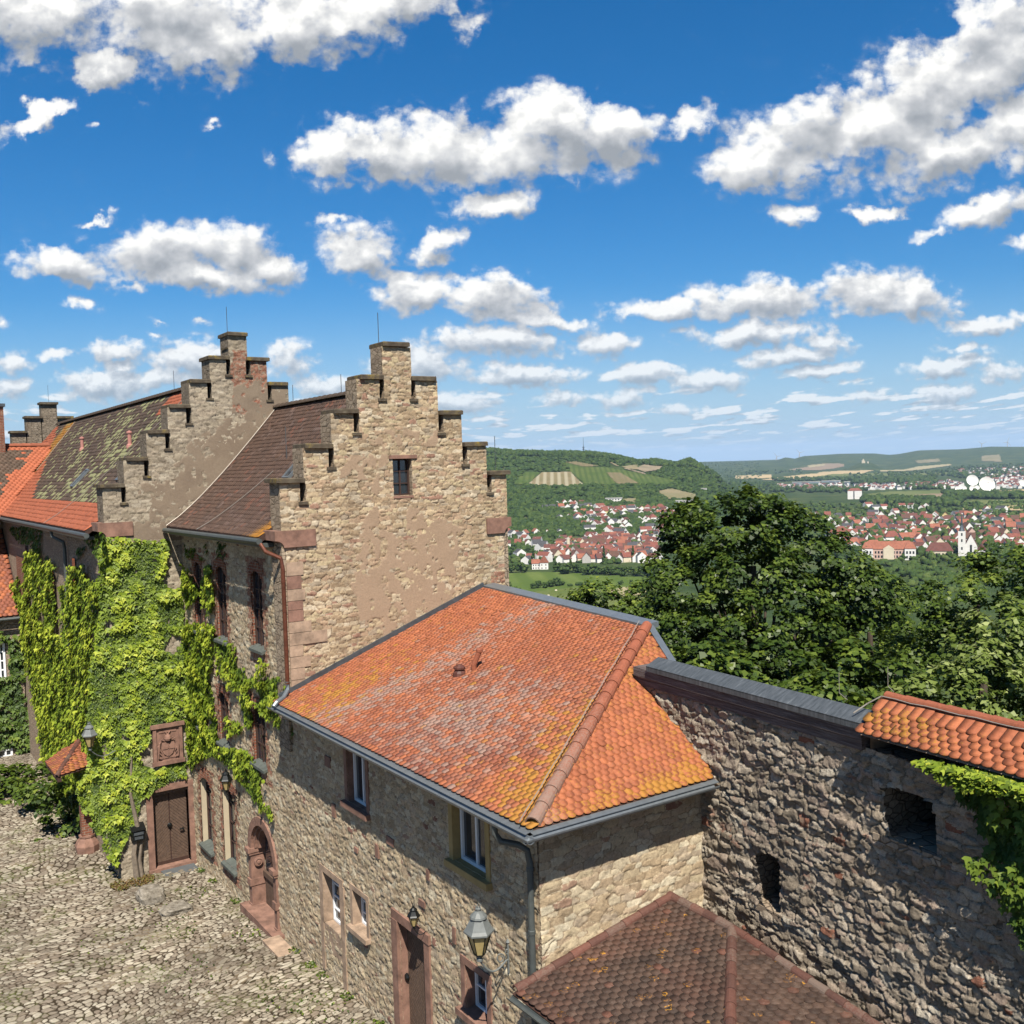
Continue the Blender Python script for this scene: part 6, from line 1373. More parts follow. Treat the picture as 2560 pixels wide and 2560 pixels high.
for nm, L, mm, lf in (('vineyard', [(90,410),(205,315),(350,315),(225,440),(110,430)], 'vine', 1.2), ('bare_vineyard', [(222,442),(365,318),(640,312),(770,440),(600,455),(400,447)], 'vineb', 1.3),
  ('vineyard', [(580,225),(640,212),(760,262),(920,262),(1000,270),(1370,330),(1700,408),(1600,435),(1080,438),(785,432),(645,310),(560,300)], 'vine', 1.2), ('dry_vineyard', [(990,322),(1120,322),(1300,425),(1090,432)], 'vineb2', 1.9),
  ('dry_vineyard', [(600,222),(700,215),(920,260),(760,264)], 'vineb2', 1.9), ('quarry', [(1290,290),(1300,262),(1380,232),(1540,248),(1510,290),(1360,315)], 'quarry', 1.6), ('dry_slope', [(1140,262),(1290,240),(1290,290),(1200,285)], 'dry', 1.5),
  ('farm_track', [(1005,215),(1030,215),(1110,255),(1090,258)], 'dry', 1.6), ('farm_track', [(1150,282),(1180,282),(1380,333),(1360,340)], 'quarry', 2.2), ('dry_slope', [(1480,500),(1620,475),(1850,530),(1840,575),(1580,575)], 'dry', 1.4), ('dry_slope', [(1120,575),(1270,570),(1275,620),(1180,615)], 'dry', 1.4), ('dry_slope', [(120,800),(190,775),(240,820),(170,850)], 'dry', 1.4)):
    field(nm, zA(L), M[mm], lf)
for nm, L, mm, lf in (('wheat_field', zR([(-60,385),(190,378),(188,402),(-60,408)]), 'wheat', 1.5), ('wheat_field', zC([(20,468),(350,425),(700,385),(900,370),(1060,360),(870,372),(860,358),(1200,335),(1660,328),(1500,375),(1100,390),(830,430),(590,458),(200,472)]), 'wheat', 1.5),
  ('green_field', zC([(700,440),(1080,385),(1420,378),(1340,400),(1200,440),(900,468)]), 'fgreen', 1.8), ('wheat_field', zC([(390,320),(700,280),(740,250),(960,230),(1230,235),(1230,270),(1100,300),(900,325),(500,328)]), 'plough', 1.8), ('wheat_field', zC([(700,262),(950,235),(940,262),(720,290)]), 'straw', 2.4),
  ('field', zR([(840,515),(1000,495),(1330,488),(1440,487),(1440,512),(1230,545),(1100,538),(900,525)]), 'fgreen', 1.2), ('plough_field', zR([(1180,520),(1440,505),(1500,530),(1400,545),(1230,548)]), 'plough', 1.6), ('wheat_field', zR([(1700,500),(1760,492),(2000,478),(2000,518),(1850,525)]), 'wheat', 1.6), ('green_field', zR([(1470,562),(2000,548),(2000,598),(1500,592)]), 'fgreen', 1.4),
  ('straw_field', zR([(1500,608),(1700,598),(2000,598),(2000,628),(1510,634)]), 'wheat', 1.8), ('wheat_field', zR([(940,348),(1100,345),(1205,322),(1425,305),(1432,314),(1200,348),(1100,354),(940,358)]), 'straw', 2.), ('green_field', zR([(700,372),(1400,362),(1400,378),(760,392)]), 'fgreen', 1.8), ('straw_field', zR([(930,408),(1040,402),(1030,416),(960,418)]), 'straw', 2.),
  ('quarry', zR([(1180,282),(1340,268),(1360,290),(1200,300)]), 'dry', 2.), ('quarry', zR([(1640,250),(1760,240),(1780,290),(1640,285)]), 'dry', 2.)):
    field(nm, L, M[mm], lf)
HAZE = 3.8e-5
# ------------------------------------------------------------------ distant trees
def ico():
    t = (1+5**.5)/2; v = [(-1,t,0),(1,t,0),(-1,-t,0),(1,-t,0),(0,-1,t),(0,1,t),(0,-1,-t),(0,1,-t),(t,0,-1),(t,0,1),(-t,0,-1),(-t,0,1)]
    f = [(0,11,5),(0,5,1),(0,1,7),(0,7,10),(0,10,11),(1,5,9),(5,11,4),(11,10,2),(10,7,6),(7,1,8),(3,9,4),(3,4,2),(3,2,6),(3,6,8),(3,8,9),(4,9,5),(2,4,11),(6,2,10),(8,6,7),(9,8,1)]
    v = [A3(p, float)/np.linalg.norm(p) for p in v]; c = {}; F = []
    def mid(a, b):
        k = (min(a, b), max(a, b))
        if k not in c: m_ = v[a]+v[b]; v.append(m_/np.linalg.norm(m_)); c[k] = len(v)-1
        return c[k]
    for (a, b, d) in f: x, y, z = mid(a, b), mid(b, d), mid(d, a); F += [(a, x, z), (b, y, x), (d, z, y), (x, y, z)]
    return np.array(v), np.array(F)
IV, IF = ico()
def foliage(name, pos, rad, hgt, m_, seed, kind='stuff', parent=None, rough=.28, sub_=3):
    """crowns made of a few uneven lumps each"""
    rg = np.random.default_rng(seed); n = len(pos); Vs, Fs, Rs = [], [], []; b = 0
    for j in range(sub_):
        off_ = rg.normal(0, .42, (n, 3)) if j else np.zeros((n, 3)); sc = rg.uniform(.5, .8, n) if j else np.ones(n)*.9
        c = pos+np.stack([off_[:, 0]*rad, off_[:, 1]*rad, (.5+.22*off_[:, 2])*hgt], 1)
        d = 1+rg.normal(0, rough, (n, len(IV))); P_ = IV[None]*d[..., None]*np.stack([rad*sc, rad*sc, hgt*.52*sc], 1)[:, None, :]+c[:, None, :]
        Vs.append(P_.reshape(-1, 3)); Fs.append((IF[None]+(np.arange(n)*len(IV))[:, None, None]+b).reshape(-1, 3)); b += n*len(IV)
        Rs.append(np.clip(np.repeat(rg.random(n), len(IV))*.6+rg.random(n*len(IV))*.4, 0, 1))
    o = mesh(name, np.concatenate(Vs), np.concatenate(Fs), m_, parent, False, {'rnd': np.concatenate(Rs)})
    if kind: o['kind'] = kind
    return o
M['wood1'] = mat('hillside_foliage', lambda t: ramp(t, attr(t, 'rnd'), [(0, (.022,.042,.014)), (.5, (.042,.072,.02)), (1, (.085,.12,.03))]), .95, spec=.05, k=.62)
M['wood2'] = mat('valley_foliage', lambda t: ramp(t, attr(t, 'rnd'), [(0, (.03,.055,.018)), (.5, (.055,.09,.025)), (1, (.11,.14,.04))]), .95, spec=.05, k=.62)
FEX = [zA(L) for L in ([(70,435),(205,312),(640,308),(580,222),(700,212),(920,255),(1010,265),(1010,210),(1110,250),(1290,240),(1380,230),(1545,245),(1510,300),(1370,335),(1700,405),(1600,440),(800,440),(600,458)], [(1470,500),(1620,472),(1860,530),(1850,580),(1580,580)], [(1110,575),(1280,570),(1280,625),(1170,620)])]
def scatter(poly, n, seed, excl=(), dmin=420):
    rg = np.random.default_rng(seed); us = [p[0] for p in poly]; vs = [p[1] for p in poly]
    u = rg.uniform(min(us), max(us), n); v = rg.uniform(min(vs), max(vs), n); k = inpoly(u, v, poly)
    for e in excl: k &= ~inpoly(u, v, e)
    P_ = drop(u[k], v[k], dmin); k2 = ~np.isnan(P_[:, 0]); return P_[k2], u[k][k2], v[k][k2], rg
P1, u_, v_, rg = scatter([(940,1130),(1500,1135),(1900,1150),(1900,1300),(1760,1330),(1600,1330),(1400,1345),(940,1360)], 10000, 1, FEX)
d_ = np.hypot(P1[:, 0], P1[:, 1]); foliage('hillside_woodland', P1-A3([0, 0, 2.]), rg.uniform(3.5, 6.2, len(P1)), rg.uniform(5, 8.5, len(P1)), M['wood1'], 2, sub_=2)['label'] = 'dark green woodland covering the hill behind the vineyards'
n = 3400; ua = rg.uniform(940, 1850, n); dd_ = rg.uniform(2180, 2420, n); px_ = (ua-1280)/FL
wx_ = dd_*(FH[0]+CR[0]*px_); wy_ = dd_*(FH[1]+CR[1]*px_); zt = terrain(wx_, wy_)
dens = np.interp(ua, [1150, 1560, 1600, 1625, 1650, 1690, 1720, 1750, 1760, 1850], [1, 1, .5, .6, 1, .5, 1, 1, .35, .3]); k = rg.random(n) < dens
hh_ = np.interp(ua, [1150, 1500, 1600, 1640, 1690, 1725, 1750, 1850], [12, 12, 8, 14, 9, 14, 13, 4])*rg.uniform(.7, 1.2, n)
foliage('ridge_woodland', np.stack([wx_, wy_, zt-1], 1)[k], rg.uniform(3.5, 6.5, n)[k], hh_[k], M['wood1'], 3, sub_=2)['label'] = 'line of trees along the crest of the vineyard hill'
# ------------------------------------------------------------------ houses
WALLS = {'white': (.72,.70,.66), 'cream': (.62,.54,.40), 'yellow': (.62,.50,.22), 'grey': (.42,.40,.37), 'pink': (.55,.38,.31)}
ROOFS = {'orange': (.37,.135,.08), 'red': (.27,.09,.062), 'dark red': (.17,.065,.05), 'brown': (.15,.075,.05), 'dark grey': (.085,.085,.09)}
WM = {k: simple(k+'_render', c, .9, .1, .3, k=.68) for k, c in WALLS.items()}; RM = {k.replace(' ', '_'): simple(k.replace(' ', '_')+'_roof_tiles', c, .9, .25, .5) for k, c in ROOFS.items()}
def raw(name, V, F, mats, mi=None):
    me = bpy.data.meshes.new(name); me.from_pydata([tuple(map(float, p)) for p in V], [], F); me.update()
    for m_ in (mats if isinstance(mats, list) else [mats]): me.materials.append(m_)
    if mi: me.polygons.foreach_set('material_index', mi)
    return me
def child(name, me, par):
    o = bpy.data.objects.new(name, me); COL.objects.link(o); o.parent = par; return o
def house_meshes(w_, d_, h, rh, wall, roof, hip=False):
    x, y = w_/2, d_/2; V = [(-x,-y,-6),(x,-y,-6),(x,y,-6),(-x,y,-6),(-x,-y,h),(x,-y,h),(x,y,h),(-x,y,h)]; F = [(0,1,5,4),(1,2,6,5),(2,3,7,6),(3,0,4,7)]
    if not hip: V += [(-x,0,h+rh),(x,0,h+rh)]; F += [(4,8,7),(5,6,9)]
    mw = raw('wall', V, F, WM[wall]); o = .45; e = x+.25; i = e if not hip else e-y*.9; k = rh*(y+o)/y
    z0 = h+rh-k+.12; z1 = h+rh+.12
    V = [(-e,-y-o,z0),(e,-y-o,z0),(i,0,z1),(-i,0,z1),(e,y+o,z0),(-e,y+o,z0)]; V += [(a, b, c-.22) for a, b, c in V]
    F = [(0,1,2,3),(4,5,3,2),(6,9,8,7),(10,8,9,11),(0,6,7,1),(4,10,11,5)]
    if hip: F += [(1,4,2),(5,0,3)]
    else: F += [(1,7,8,2),(2,8,10,4),(5,11,9,3),(3,9,6,0)]
    mr = raw('roof', V, F, RM[roof.replace(' ', '_')])
    V, F = [], []          # windows on both long sides and gables
    def q(p0, ax, nn):
        b = len(V); V.extend([tuple(A3(p0)+A3(ax)*s+A3([0, 0, z])) for s, z in ((-.5, 0), (.5, 0), (.5, 1.3), (-.5, 1.3))]); F.append((b, b+1, b+2, b+3))
    for zz in ([1.2, 4.0] if h > 4.5 else [1.2]):
        k_ = max(2, int(w_/3))
        for j in range(k_):
            for s in (-1, 1): q((-x+w_*(j+.5)/k_, s*(y+.04), zz), (s*-1., 0, 0), 0)
        for j in (-1, 1):
            for s in (-1, 1): q((s*(x+.04), j*d_*.24, zz), (0, s*1., 0), 0)
    mg = raw('windows', V, F, M['glass']); return mw, mr, mg
HT = []
for i, (wl_, rf, w_, d_, h, rh, hp) in enumerate([('white','orange',10,8,5,4,0),('white','red',9,8,5,4.2,0),('cream','red',11,8,5.5,4,0),('white','dark red',10,8.5,4.5,4,0),('cream','orange',9,7.5,5.5,4.5,0),('white','dark grey',11,9,4,3.4,0),
    ('yellow','red',9,8,5,4.2,0),('grey','brown',10,8,5.5,4.5,0),('cream','brown',12,9,5,4.6,0),('white','red',13,9,6,4.6,1),('pink','dark red',9,7.5,5.5,4.2,0),('white','dark red',8,7,5,4.6,0),('cream','dark red',12,9,6,4.4,1),('white','brown',9,7.5,5,4.4,0)]):
    HT.append((wl_, rf, hp, house_meshes(w_, d_, h, rh, wl_, rf, bool(hp)), w_))
ORD = ['first','second','third','fourth','fifth','sixth','seventh','eighth','ninth','tenth','eleventh','twelfth','thirteenth','fourteenth','fifteenth','sixteenth','seventeenth','eighteenth','nineteenth','twentieth']
def ordn(i): return ORD[i] if i < 20 else 'twenty-'+ORD[i-20] if i < 29 else 'thirtieth' if i == 29 else 'thirty-'+ORD[i-30]
HIDE = [(1665,1275),(1700,1235),(1760,1220),(1900,1240),(1930,1262),(2010,1300),(2080,1345),(2150,1395),(2200,1440),(1900,1460),(1660,1440),(1620,1400),(1660,1330)]
NH = 0
def put_house(P_, ty, rz, label, group, win=False, s=1.):
    global NH
    wl_, rf, hp, (mw, mr, mg), w_ = HT[ty]; r = bpy.data.objects.new('house', mw); COL.objects.link(r); r.location = tuple(P_); r.rotation_euler = (0, 0, rz); r.scale = (s, s, s)
    child('roof', mr, r); tag(r, label, 'house', group); NH += 1
    if win: child('window_band', mg, r)
    return r
def rowhouses(us, vbase, zone, rown, group, types, seed, jit=2.2, rot0=0., rots=.5, sc=(.8, 1.15)):
    rg = random.Random(seed); pts = []
    if NH >= 292: return
    for u in us:
        uu = u+rg.uniform(-jit, jit); vv = (vbase(uu) if callable(vbase) else vbase)+rg.uniform(-jit*.6, jit*.6)
        if inpoly(np.array([uu]), np.array([vv-4]), HIDE)[0] or uu > 2566: continue
        pts.append((uu, vv))
    pts.sort(); 
    if not pts: return
    G = drop([p[0] for p in pts], [p[1] for p in pts], 600)
    for i, p in enumerate(G):
        if np.isnan(p[0]): continue
        ty = rg.choice(types); wl_, rf, hp = HT[ty][:3]
        put_house(p, ty, -HD+rot0+rg.choice([0, math.pi/2])+rg.uniform(-rots, rots), f'{wl_} {"hipped" if hp else "gabled"} house, {rf} roof, {ordn(i)} from left, {rown} {zone}', group, s=rg.uniform(*sc))
        if NH >= 292: return
T_old = [0,0,1,1,2,3,4,4,7,8,11,13,10,1,4]; T_sub = [0,1,3,5,5,9,6,0,3,11]
for r_, v in enumerate([1348,1357,1366,1375,1384,1393,1402]):
    x0 = [1480,1425,1400,1395,1385,1370,1400][r_]; rowhouses(np.arange(x0, 1690, 17), v+3, 'old town row', ['rearmost','second rearmost','third rearmost','middle','third nearest','second nearest','nearest'][r_], 'old town houses beyond the meadow', T_old, 100+r_)
for r_, (x0, x1, v, st) in enumerate([(1395,1470,1262,15),(1365,1500,1272,18),(1500,1680,1277,15),(1440,1560,1284,18),(1560,1690,1287,14),(1400,1520,1298,22),(1600,1700,1302,15),(1460,1520,1314,16),(1340,1430,1336,30),(1268,1330,1342,22),(1268,1350,1365,26),(1645,1710,1330,20)]):
    rowhouses(np.arange(x0, x1, st), v, 'on the hillside', ['topmost line','second highest line','upper right line','middle line','middle right line','lower middle line','lower right line','short line','lone pair','far left pair','tower pair','right group'][r_], 'houses on the hillside', T_sub, 200+r_, sc=(.75, 1.05))
for r_, (v, st) in reversed(list(enumerate([(1268,26),(1276,26),(1285,27),(1295,27),(1306,27),(1318,27),(1330,27),(1343,27),(1357,28),(1371,28)]))):
    rowhouses(np.arange(1905+r_*9, 2570, st), v, 'right town row', ['rearmost','second rearmost','third rearmost','fourth rearmost','fifth rearmost','fifth nearest','fourth nearest','third nearest','second nearest','nearest'][r_], 'houses of the right-hand town', T_sub if r_ < 4 else T_old+T_sub, 300+r_, sc=(.85, 1.3))
# ------------------------------------------------------------------ landmark buildings
def at_px(u, v, dmin=600): return drop([u], [v], dmin)[0]
VD = A3([math.sin(HD), math.cos(HD), 0])
class LM:
    """landmark built in local axes: x to the viewer's right, y away from the viewer, z up"""
    def __init__(s, name, u, v, label, cat, rz=0.):
        p = at_px(u, v); s.d = np.hypot(p[0], p[1]); s.px = s.d*1.0/FL; s.r = bpy.data.objects.new(name, None); COL.objects.link(s.r); s.r.location = tuple(p)
        s.r.rotation_euler = (0, 0, -math.atan2(p[0], p[1])+rz); tag(s.r, label, cat)
    def part(s, name, mb, m_):
        me = raw(name, mb.V, mb.F, m_ if isinstance(m_, list) else [m_], mb.M); return child(name, me, s.r)
def gable_roof(mb, x0, x1, y0, y1, z, h, along='x', ov=.4):
    x0 -= ov; x1 += ov; y0 -= ov; y1 += ov
    if along == 'x': V = [(x0,y0,z),(x1,y0,z),(x1,y1,z),(x0,y1,z),(x0,(y0+y1)/2,z+h),(x1,(y0+y1)/2,z+h)]; F = [(0,1,5,4),(2,3,4,5),(0,4,3),(1,2,5),(0,3,2,1)]
    else: V = [(x0,y0,z),(x1,y0,z),(x1,y1,z),(x0,y1,z),((x0+x1)/2,y0,z+h),((x0+x1)/2,y1,z+h)]; F = [(0,4,5,3),(1,2,5,4),(0,1,4),(2,3,5),(0,3,2,1)]
    mb.add(V, F)
def hip_roof(mb, x0, x1, y0, y1, z, h, ins, ov=.4):
    x0 -= ov; x1 += ov; y0 -= ov; y1 += ov; ym = (y0+y1)/2
    mb.add([(x0,y0,z),(x1,y0,z),(x1,y1,z),(x0,y1,z),(x0+ins,ym,z+h),(x1-ins,ym,z+h)], [(0,1,5,4),(2,3,4,5),(0,4,3),(1,2,5),(0,3,2,1)])
def winrow(l, xs_, zs_, y, w_=1.3, h=1.8, name='window', mt=None):
    for x in xs_:
        for z in zs_: a = MB(); a.box((x-w_/2, y-.06, z), (x+w_/2, y+.02, z+h)); l.part(name, a, mt or M['glass'])
# church with spire
l = LM('church', 2411, 1394, 'white church with slender dark spire and red roofs at the right of the town', 'church'); s = l.px
a = MB(); a.box((-8*s-2, 0, -5), (-8*s+6*s-2+4, 7, 60*s)); l.part('tower', a, WM['white'])
xt = (-8*s-2+(-8*s+6*s-2+4))/2; wt = 2*s+4
a = MB(); a.lathe((xt, 3.5, 0), [(wt*.62, 60*s), (wt*.42, 66*s), (wt*.2, 74*s), (wt*.24, 77*s), (.1, 100*s)], 8, ph=.5); l.part('spire', a, M['zincd'])
for z in (18, 36, 50): winrow(l, [xt], [z*s], -.05, 1.3, 2.6)
nx0 = xt+wt/2
a = MB(); a.box((nx0, 1, -5), (nx0+26*s, 24, 26*s)); a.add([(nx0, .98, 26*s), (nx0+26*s, .98, 26*s), (nx0+13*s, .98, 52*s)], [(0, 1, 2)]); l.part('nave', a, WM['white'])
a = MB(); gable_roof(a, nx0, nx0+26*s, 1.3, 24, 26*s, 26*s, 'y', .3); l.part('roof', a, RM['dark_red'])
winrow(l, [nx0+13*s], [10*s], .9, 1.8, 8)
a = MB(); a.box((nx0+26*s, 3, -5), (nx0+44*s, 18, 17*s)); l.part('side_chapel', a, WM['white']); a = MB(); gable_roof(a, nx0+26*s, nx0+44*s, 3, 18, 17*s, 13*s, 'y', .3); l.part('chapel_roof', a, RM['dark_red'])
# long three-wing mansion
l = LM('mansion', 2222, 1400, 'long pink and white mansion with mansard roof and two projecting wings', 'mansion'); s = l.px
W_ = 118*s
a = MB(); a.box((-W_/2, 6, -5), (W_/2, 18, 24*s)); l.part('wall', a, WM['pink']); 
for sg in (-1, 1): a = MB(); x = sg*(W_/2-12*s); a.box((x-12*s, 0, -8), (x+12*s, 17, 27*s)); l.part('wing_wall', a, WM['white'])
a = MB(); a.box((-12*s, 5, 0), (12*s, 7, 26*s)); a.add([(-12*s, 4.95, 26*s), (12*s, 4.95, 26*s), (0, 4.95, 34*s)], [(0, 1, 2)]); l.part('centre_gable', a, WM['cream'])
a = MB(); hip_roof(a, -W_/2, W_/2, 6, 18, 24*s, 18*s, 5); l.part('roof', a, RM['orange'])
for sg in (-1, 1): a = MB(); x = sg*(W_/2-12*s); hip_roof(a, x-12*s, x+12*s, 0, 17, 27*s, 14*s, 3); l.part('wing_roof', a, RM['orange'])
winrow(l, [-W_/2+30*s+i*6.8*s for i in range(9)], [4*s, 14*s], 5.9, 1.5, 2.2)
for sg in (-1, 1): winrow(l, [sg*(W_/2-12*s)+j*7*s for j in (-1, 0, 1)], [4*s, 15*s], -.1, 1.5, 2.4)
# hipped hall right of it
l = LM('hall', 2349, 1393, 'pale stone hall with broad dark red hipped roof beside the church', 'building'); s = l.px
a = MB(); a.box((-28*s, 0, -5), (28*s, 14, 14*s)); l.part('wall', a, WM['cream']); a = MB(); hip_roof(a, -29*s, 29*s, 0, 14, 14*s, 19*s, 12*s); l.part('roof', a, RM['dark_red']); winrow(l, [i*7*s for i in range(-3, 4)], [4*s], -.08, 1.2, 2.2)
# apartment tower
l = LM('apartment_tower', 2137, 1248, 'white apartment tower block with shallow red roof above the town', 'building'); s = l.px
a = MB(); a.box((-16*s, 0, -10), (16*s, 16, 20*s)); l.part('wall', a, WM['white']); a = MB(); hip_roof(a, -16*s, 16*s, 0, 16, 20*s, 6*s, 8*s); l.part('roof', a, RM['red']); 
a = MB(); a.box((-3*s, -.3, 0), (-.5*s, .1, 19*s)); l.part('stair_glazing', a, M['glass'])
# white flats on the hillside
for (u, v, wpx, hpx, lb) in ((1536, 1257, 22, 11, 'white flat-roofed block of flats on the wooded hillside left of the maple'), (1716, 1262, 26, 10, 'long white flats half hidden by the top of the maple'), (1752, 1228, 16, 6, 'low white villa among trees high on the slope near the maple top'), (2166, 1330, 24, 10, 'plain white block of flats just above the mansion'), (2340, 1305, 30, 8, 'long low white industrial hall in the rear of the right-hand town'), (2480, 1322, 34, 9, 'broad grey-roofed hall behind the church'), (2370, 1316, 24, 8, 'grey hall left of the church spire')):
    l = LM('block_of_flats', u, v, lb, 'building'); s = l.px
    a = MB(); a.box((-wpx*s, 0, -6), (wpx*s*.9, 14, hpx*s)); l.part('wall', a, WM['white']); a = MB(); a.box((-wpx*s-.5, -.6, hpx*s), (wpx*s*.9+.5, 14.5, hpx*s+.7)); l.part('flat_roof', a, WM['grey'])
    winrow(l, [(-.8+.32*i)*wpx*s for i in range(5)], [hpx*s*.2, hpx*s*.62] if hpx > 9 else [hpx*s*.35], -.1, 2.2, 1.5)
# round stump tower in the old town
l = LM('round_tower', 1421, 1378, 'pale round stone tower stump among the old town roofs', 'tower'); s = l.px
a = MB(); a.lathe((0, 4, 0), [(4.6*s, -5), (4.4*s, 30*s), (4.8*s, 30.3*s), (4.7*s, 32*s)], 18); l.part('shaft', a, WM['cream']); a = MB(); a.lathe((0, 4, 0), [(4.1*s, 32.02*s), (3.6*s, 33*s)], 18); l.part('platform', a, WM['grey'])
l = LM('gate_tower', 1475, 1345, 'small square brick gate tower with pyramid roof at the back of the old town', 'tower'); s = l.px
a = MB(); a.box((-5*s, 0, -5), (5*s, 8, 10*s)); l.part('shaft', a, WM['pink']); a = MB(); a.lathe((0, 4, 0), [(7*s, 10*s), (.1, 16*s)], 4, ph=.5); l.part('roof', a, RM['dark_red'])
l = LM('villa', 1352, 1424, 'white villa with bright orange roofs standing alone at the edge of the meadow', 'house'); s = l.px
a = MB(); a.box((-22*s, 2, -3), (-2*s, 11, 15*s)); l.part('wall', a, WM['white']); a = MB(); gable_roof(a, -22*s, -2*s, 2, 11, 15*s, 10*s, 'x'); l.part('roof', a, RM['orange'])
a = MB(); a.box((-2*s, 0, -3), (19*s, 11, 17*s)); a.add([(-2*s, -.02, 17*s), (19*s, -.02, 17*s), (8.5*s, -.02, 34*s)], [(0, 1, 2)]); l.part('gable_wall', a, WM['white']); a = MB(); gable_roof(a, -2*s, 19*s, .1, 11, 17*s, 18*s, 'y', .5); l.part('gable_roof', a, RM['orange'])
winrow(l, [-18*s, -12*s, -6*s], [2*s, 9*s], 1.9, .9, 1.3); winrow(l, [3*s, 13*s], [2*s, 10*s], -.1, .9, 1.3)
# ground station dishes
def dish(u, v, r_px, up_px, label):
    p = at_px(u, v); d = np.hypot(p[0], p[1]); s = d/FL; R_ = r_px*s; H_ = up_px*s
    r = bpy.data.objects.new('satellite_dish', None); COL.objects.link(r); r.location = tuple(p); r.rotation_euler = (0, 0, -math.atan2(p[0], p[1])); tag(r, label, 'dish', 'dishes of the ground station')
    ax_ = A3([.32, -1, .42]); ax_ /= np.linalg.norm(ax_); a = MB(); a.lathe((0, 0, H_), [(.02, -R_*.02)]+[(R_*t, R_*.34*t*t) for t in (.25, .5, .75, 1)]+[(R_*1.0, R_*.31), (R_*.75, R_*.14), (R_*.3, -R_*.05)], 28, ax=tuple(ax_))
    child('reflector', raw('reflector', a.V, a.F, WM['white']), r)
    f_ = A3([0, 0, H_])+ax_*R_*.75; b = MB(); b.lathe(tuple(f_), [(R_*.07, 0), (R_*.05, R_*.1)], 8, ax=tuple(ax_))
    for k in range(3): t = k*2.1+.5; e1 = np.cross(ax_, (0, 0, 1)); e1 /= np.linalg.norm(e1); e2 = np.cross(e1, ax_); b.tube([A3([0, 0, H_])+ax_*R_*.3+(e1*math.cos(t)+e2*math.sin(t))*R_*.9, f_], R_*.012, 4)
    child('feed', raw('feed', b.V, b.F, WM['grey']), r)
    c = MB(); c.lathe((0, R_*.25, 0), [(R_*.3, -2), (R_*.22, H_*.5), (R_*.16, H_*.95)], 10); child('pedestal', raw('pedestal', c.V, c.F, WM['white']), r)
dish(2466, 1234, 17, 20, 'largest white satellite dish, rightmost of the big pair'); dish(2430, 1222, 13, 18, 'second largest white dish, set back left of the largest one')
dish(2395, 1231, 7, 7, 'leftmost small white dish of the ground station'); dish(2407, 1231, 8, 8, 'small white dish beside the leftmost one'); dish(2431, 1231, 7, 8, 'small white dish below the second largest one'); dish(2443, 1229, 5, 9, 'tiny white dish between the two big ones'); dish(2558, 1222, 8, 12, 'white dish cut by the right edge of the view')
# masts, turbines, ruin
def tvmast():
    ua = 1463; p_ = A3([(FH+CR*((ua-1280)/FL))[0]*2330, (FH+CR*((ua-1280)/FL))[1]*2330, 0.]); p_[2] = terrain(p_[0], p_[1]); s = 2330/FL
    r = empty('transmission_mast', tuple(p_), 'thin dark transmission mast on the crest of the vineyard hill', 'mast'); zb = onY(0, 0, 1)[2]*0+p_[2]; zt_ = 12.2+(1162-.03*(ua-1280)-1094)*s
    a = MB(); a.tube([p_, A3([p_[0], p_[1], zb+.55*(zt_-zb)])], [1.3, .9], 8); a.build('shaft', M['zincd'], r); a = MB(); a.tube([A3([p_[0], p_[1], zb+.55*(zt_-zb)]), A3([p_[0], p_[1], zt_])], [.5, .3], 6); a.build('antenna', M['zincd'], r)
    a = MB()
    for f_ in (.35, .45): a.lathe((p_[0], p_[1], zb+f_*(zt_-zb)), [(2.8, 0), (2.8, 1.6)], 10)
    a.build('platform', M['zincd'], r)
tvmast()
def turbine(ua, vtop, dd__, label):
    s = dd__/FL; q = FH+CR*((ua-1280)/FL); x, y = q[0]*dd__, q[1]*dd__; z = float(terrain(x, y)); zt_ = 12.2+(1162-.03*(ua-1280)-vtop)*s
    r = empty('wind_turbine', (x, y, z), label, 'wind turbine', 'wind turbines on the far ridges'); a = MB(); a.tube([(x, y, z), (x, y, zt_)], [3.2, 2.], 8); a.build('tower', WM['grey'], r)
    side = CR; Rb = 13*s; rot = ua*.7
    for k in range(3): t = rot+k*2.094; a = MB(); a.tube([A3([x, y, zt_])-FH*4, A3([x, y, zt_])-FH*4+side*Rb*math.cos(t)+A3([0, 0, Rb*math.sin(t)])], [2.2, .6], 5); a.build('blade', WM['grey'], r)
turbine(2457, 1110, 8200, 'smaller wind turbine, left of the pair on the right-hand ridge'); turbine(2521, 1105, 8000, 'taller wind turbine on the ridge near the right edge'); turbine(1945, 1141, 8800, 'tiny wind turbine left of the pointed far hill'); turbine(2002, 1132, 8800, 'tiny wind turbine right of the pointed far hill')
p = at_px(2160, 1157, 4000)
if np.isnan(p[0]): q = FH+CR*((2160-1280)/FL); p = A3([q[0]*5600, q[1]*5600, 0.]); p[2] = terrain(p[0], p[1])
s = np.hypot(p[0], p[1])/FL; r = empty('castle_ruin', tuple(p), 'tiny pale castle ruin on the round knoll before the far ridge', 'ruin')
a = MB()
for (x, w_, h) in ((-4, 2.2, 6), (-1.5, 2.5, 9), (1.2, 2., 5), (9, 2.6, 3)): c = p+CR*x*s; a.box((c[0]-w_*s/2, c[1]-w_*s/2, c[2]-8), (c[0]+w_*s/2, c[1]+w_*s/2, c[2]+h*s))
a.build('wall', WM['cream'], r)
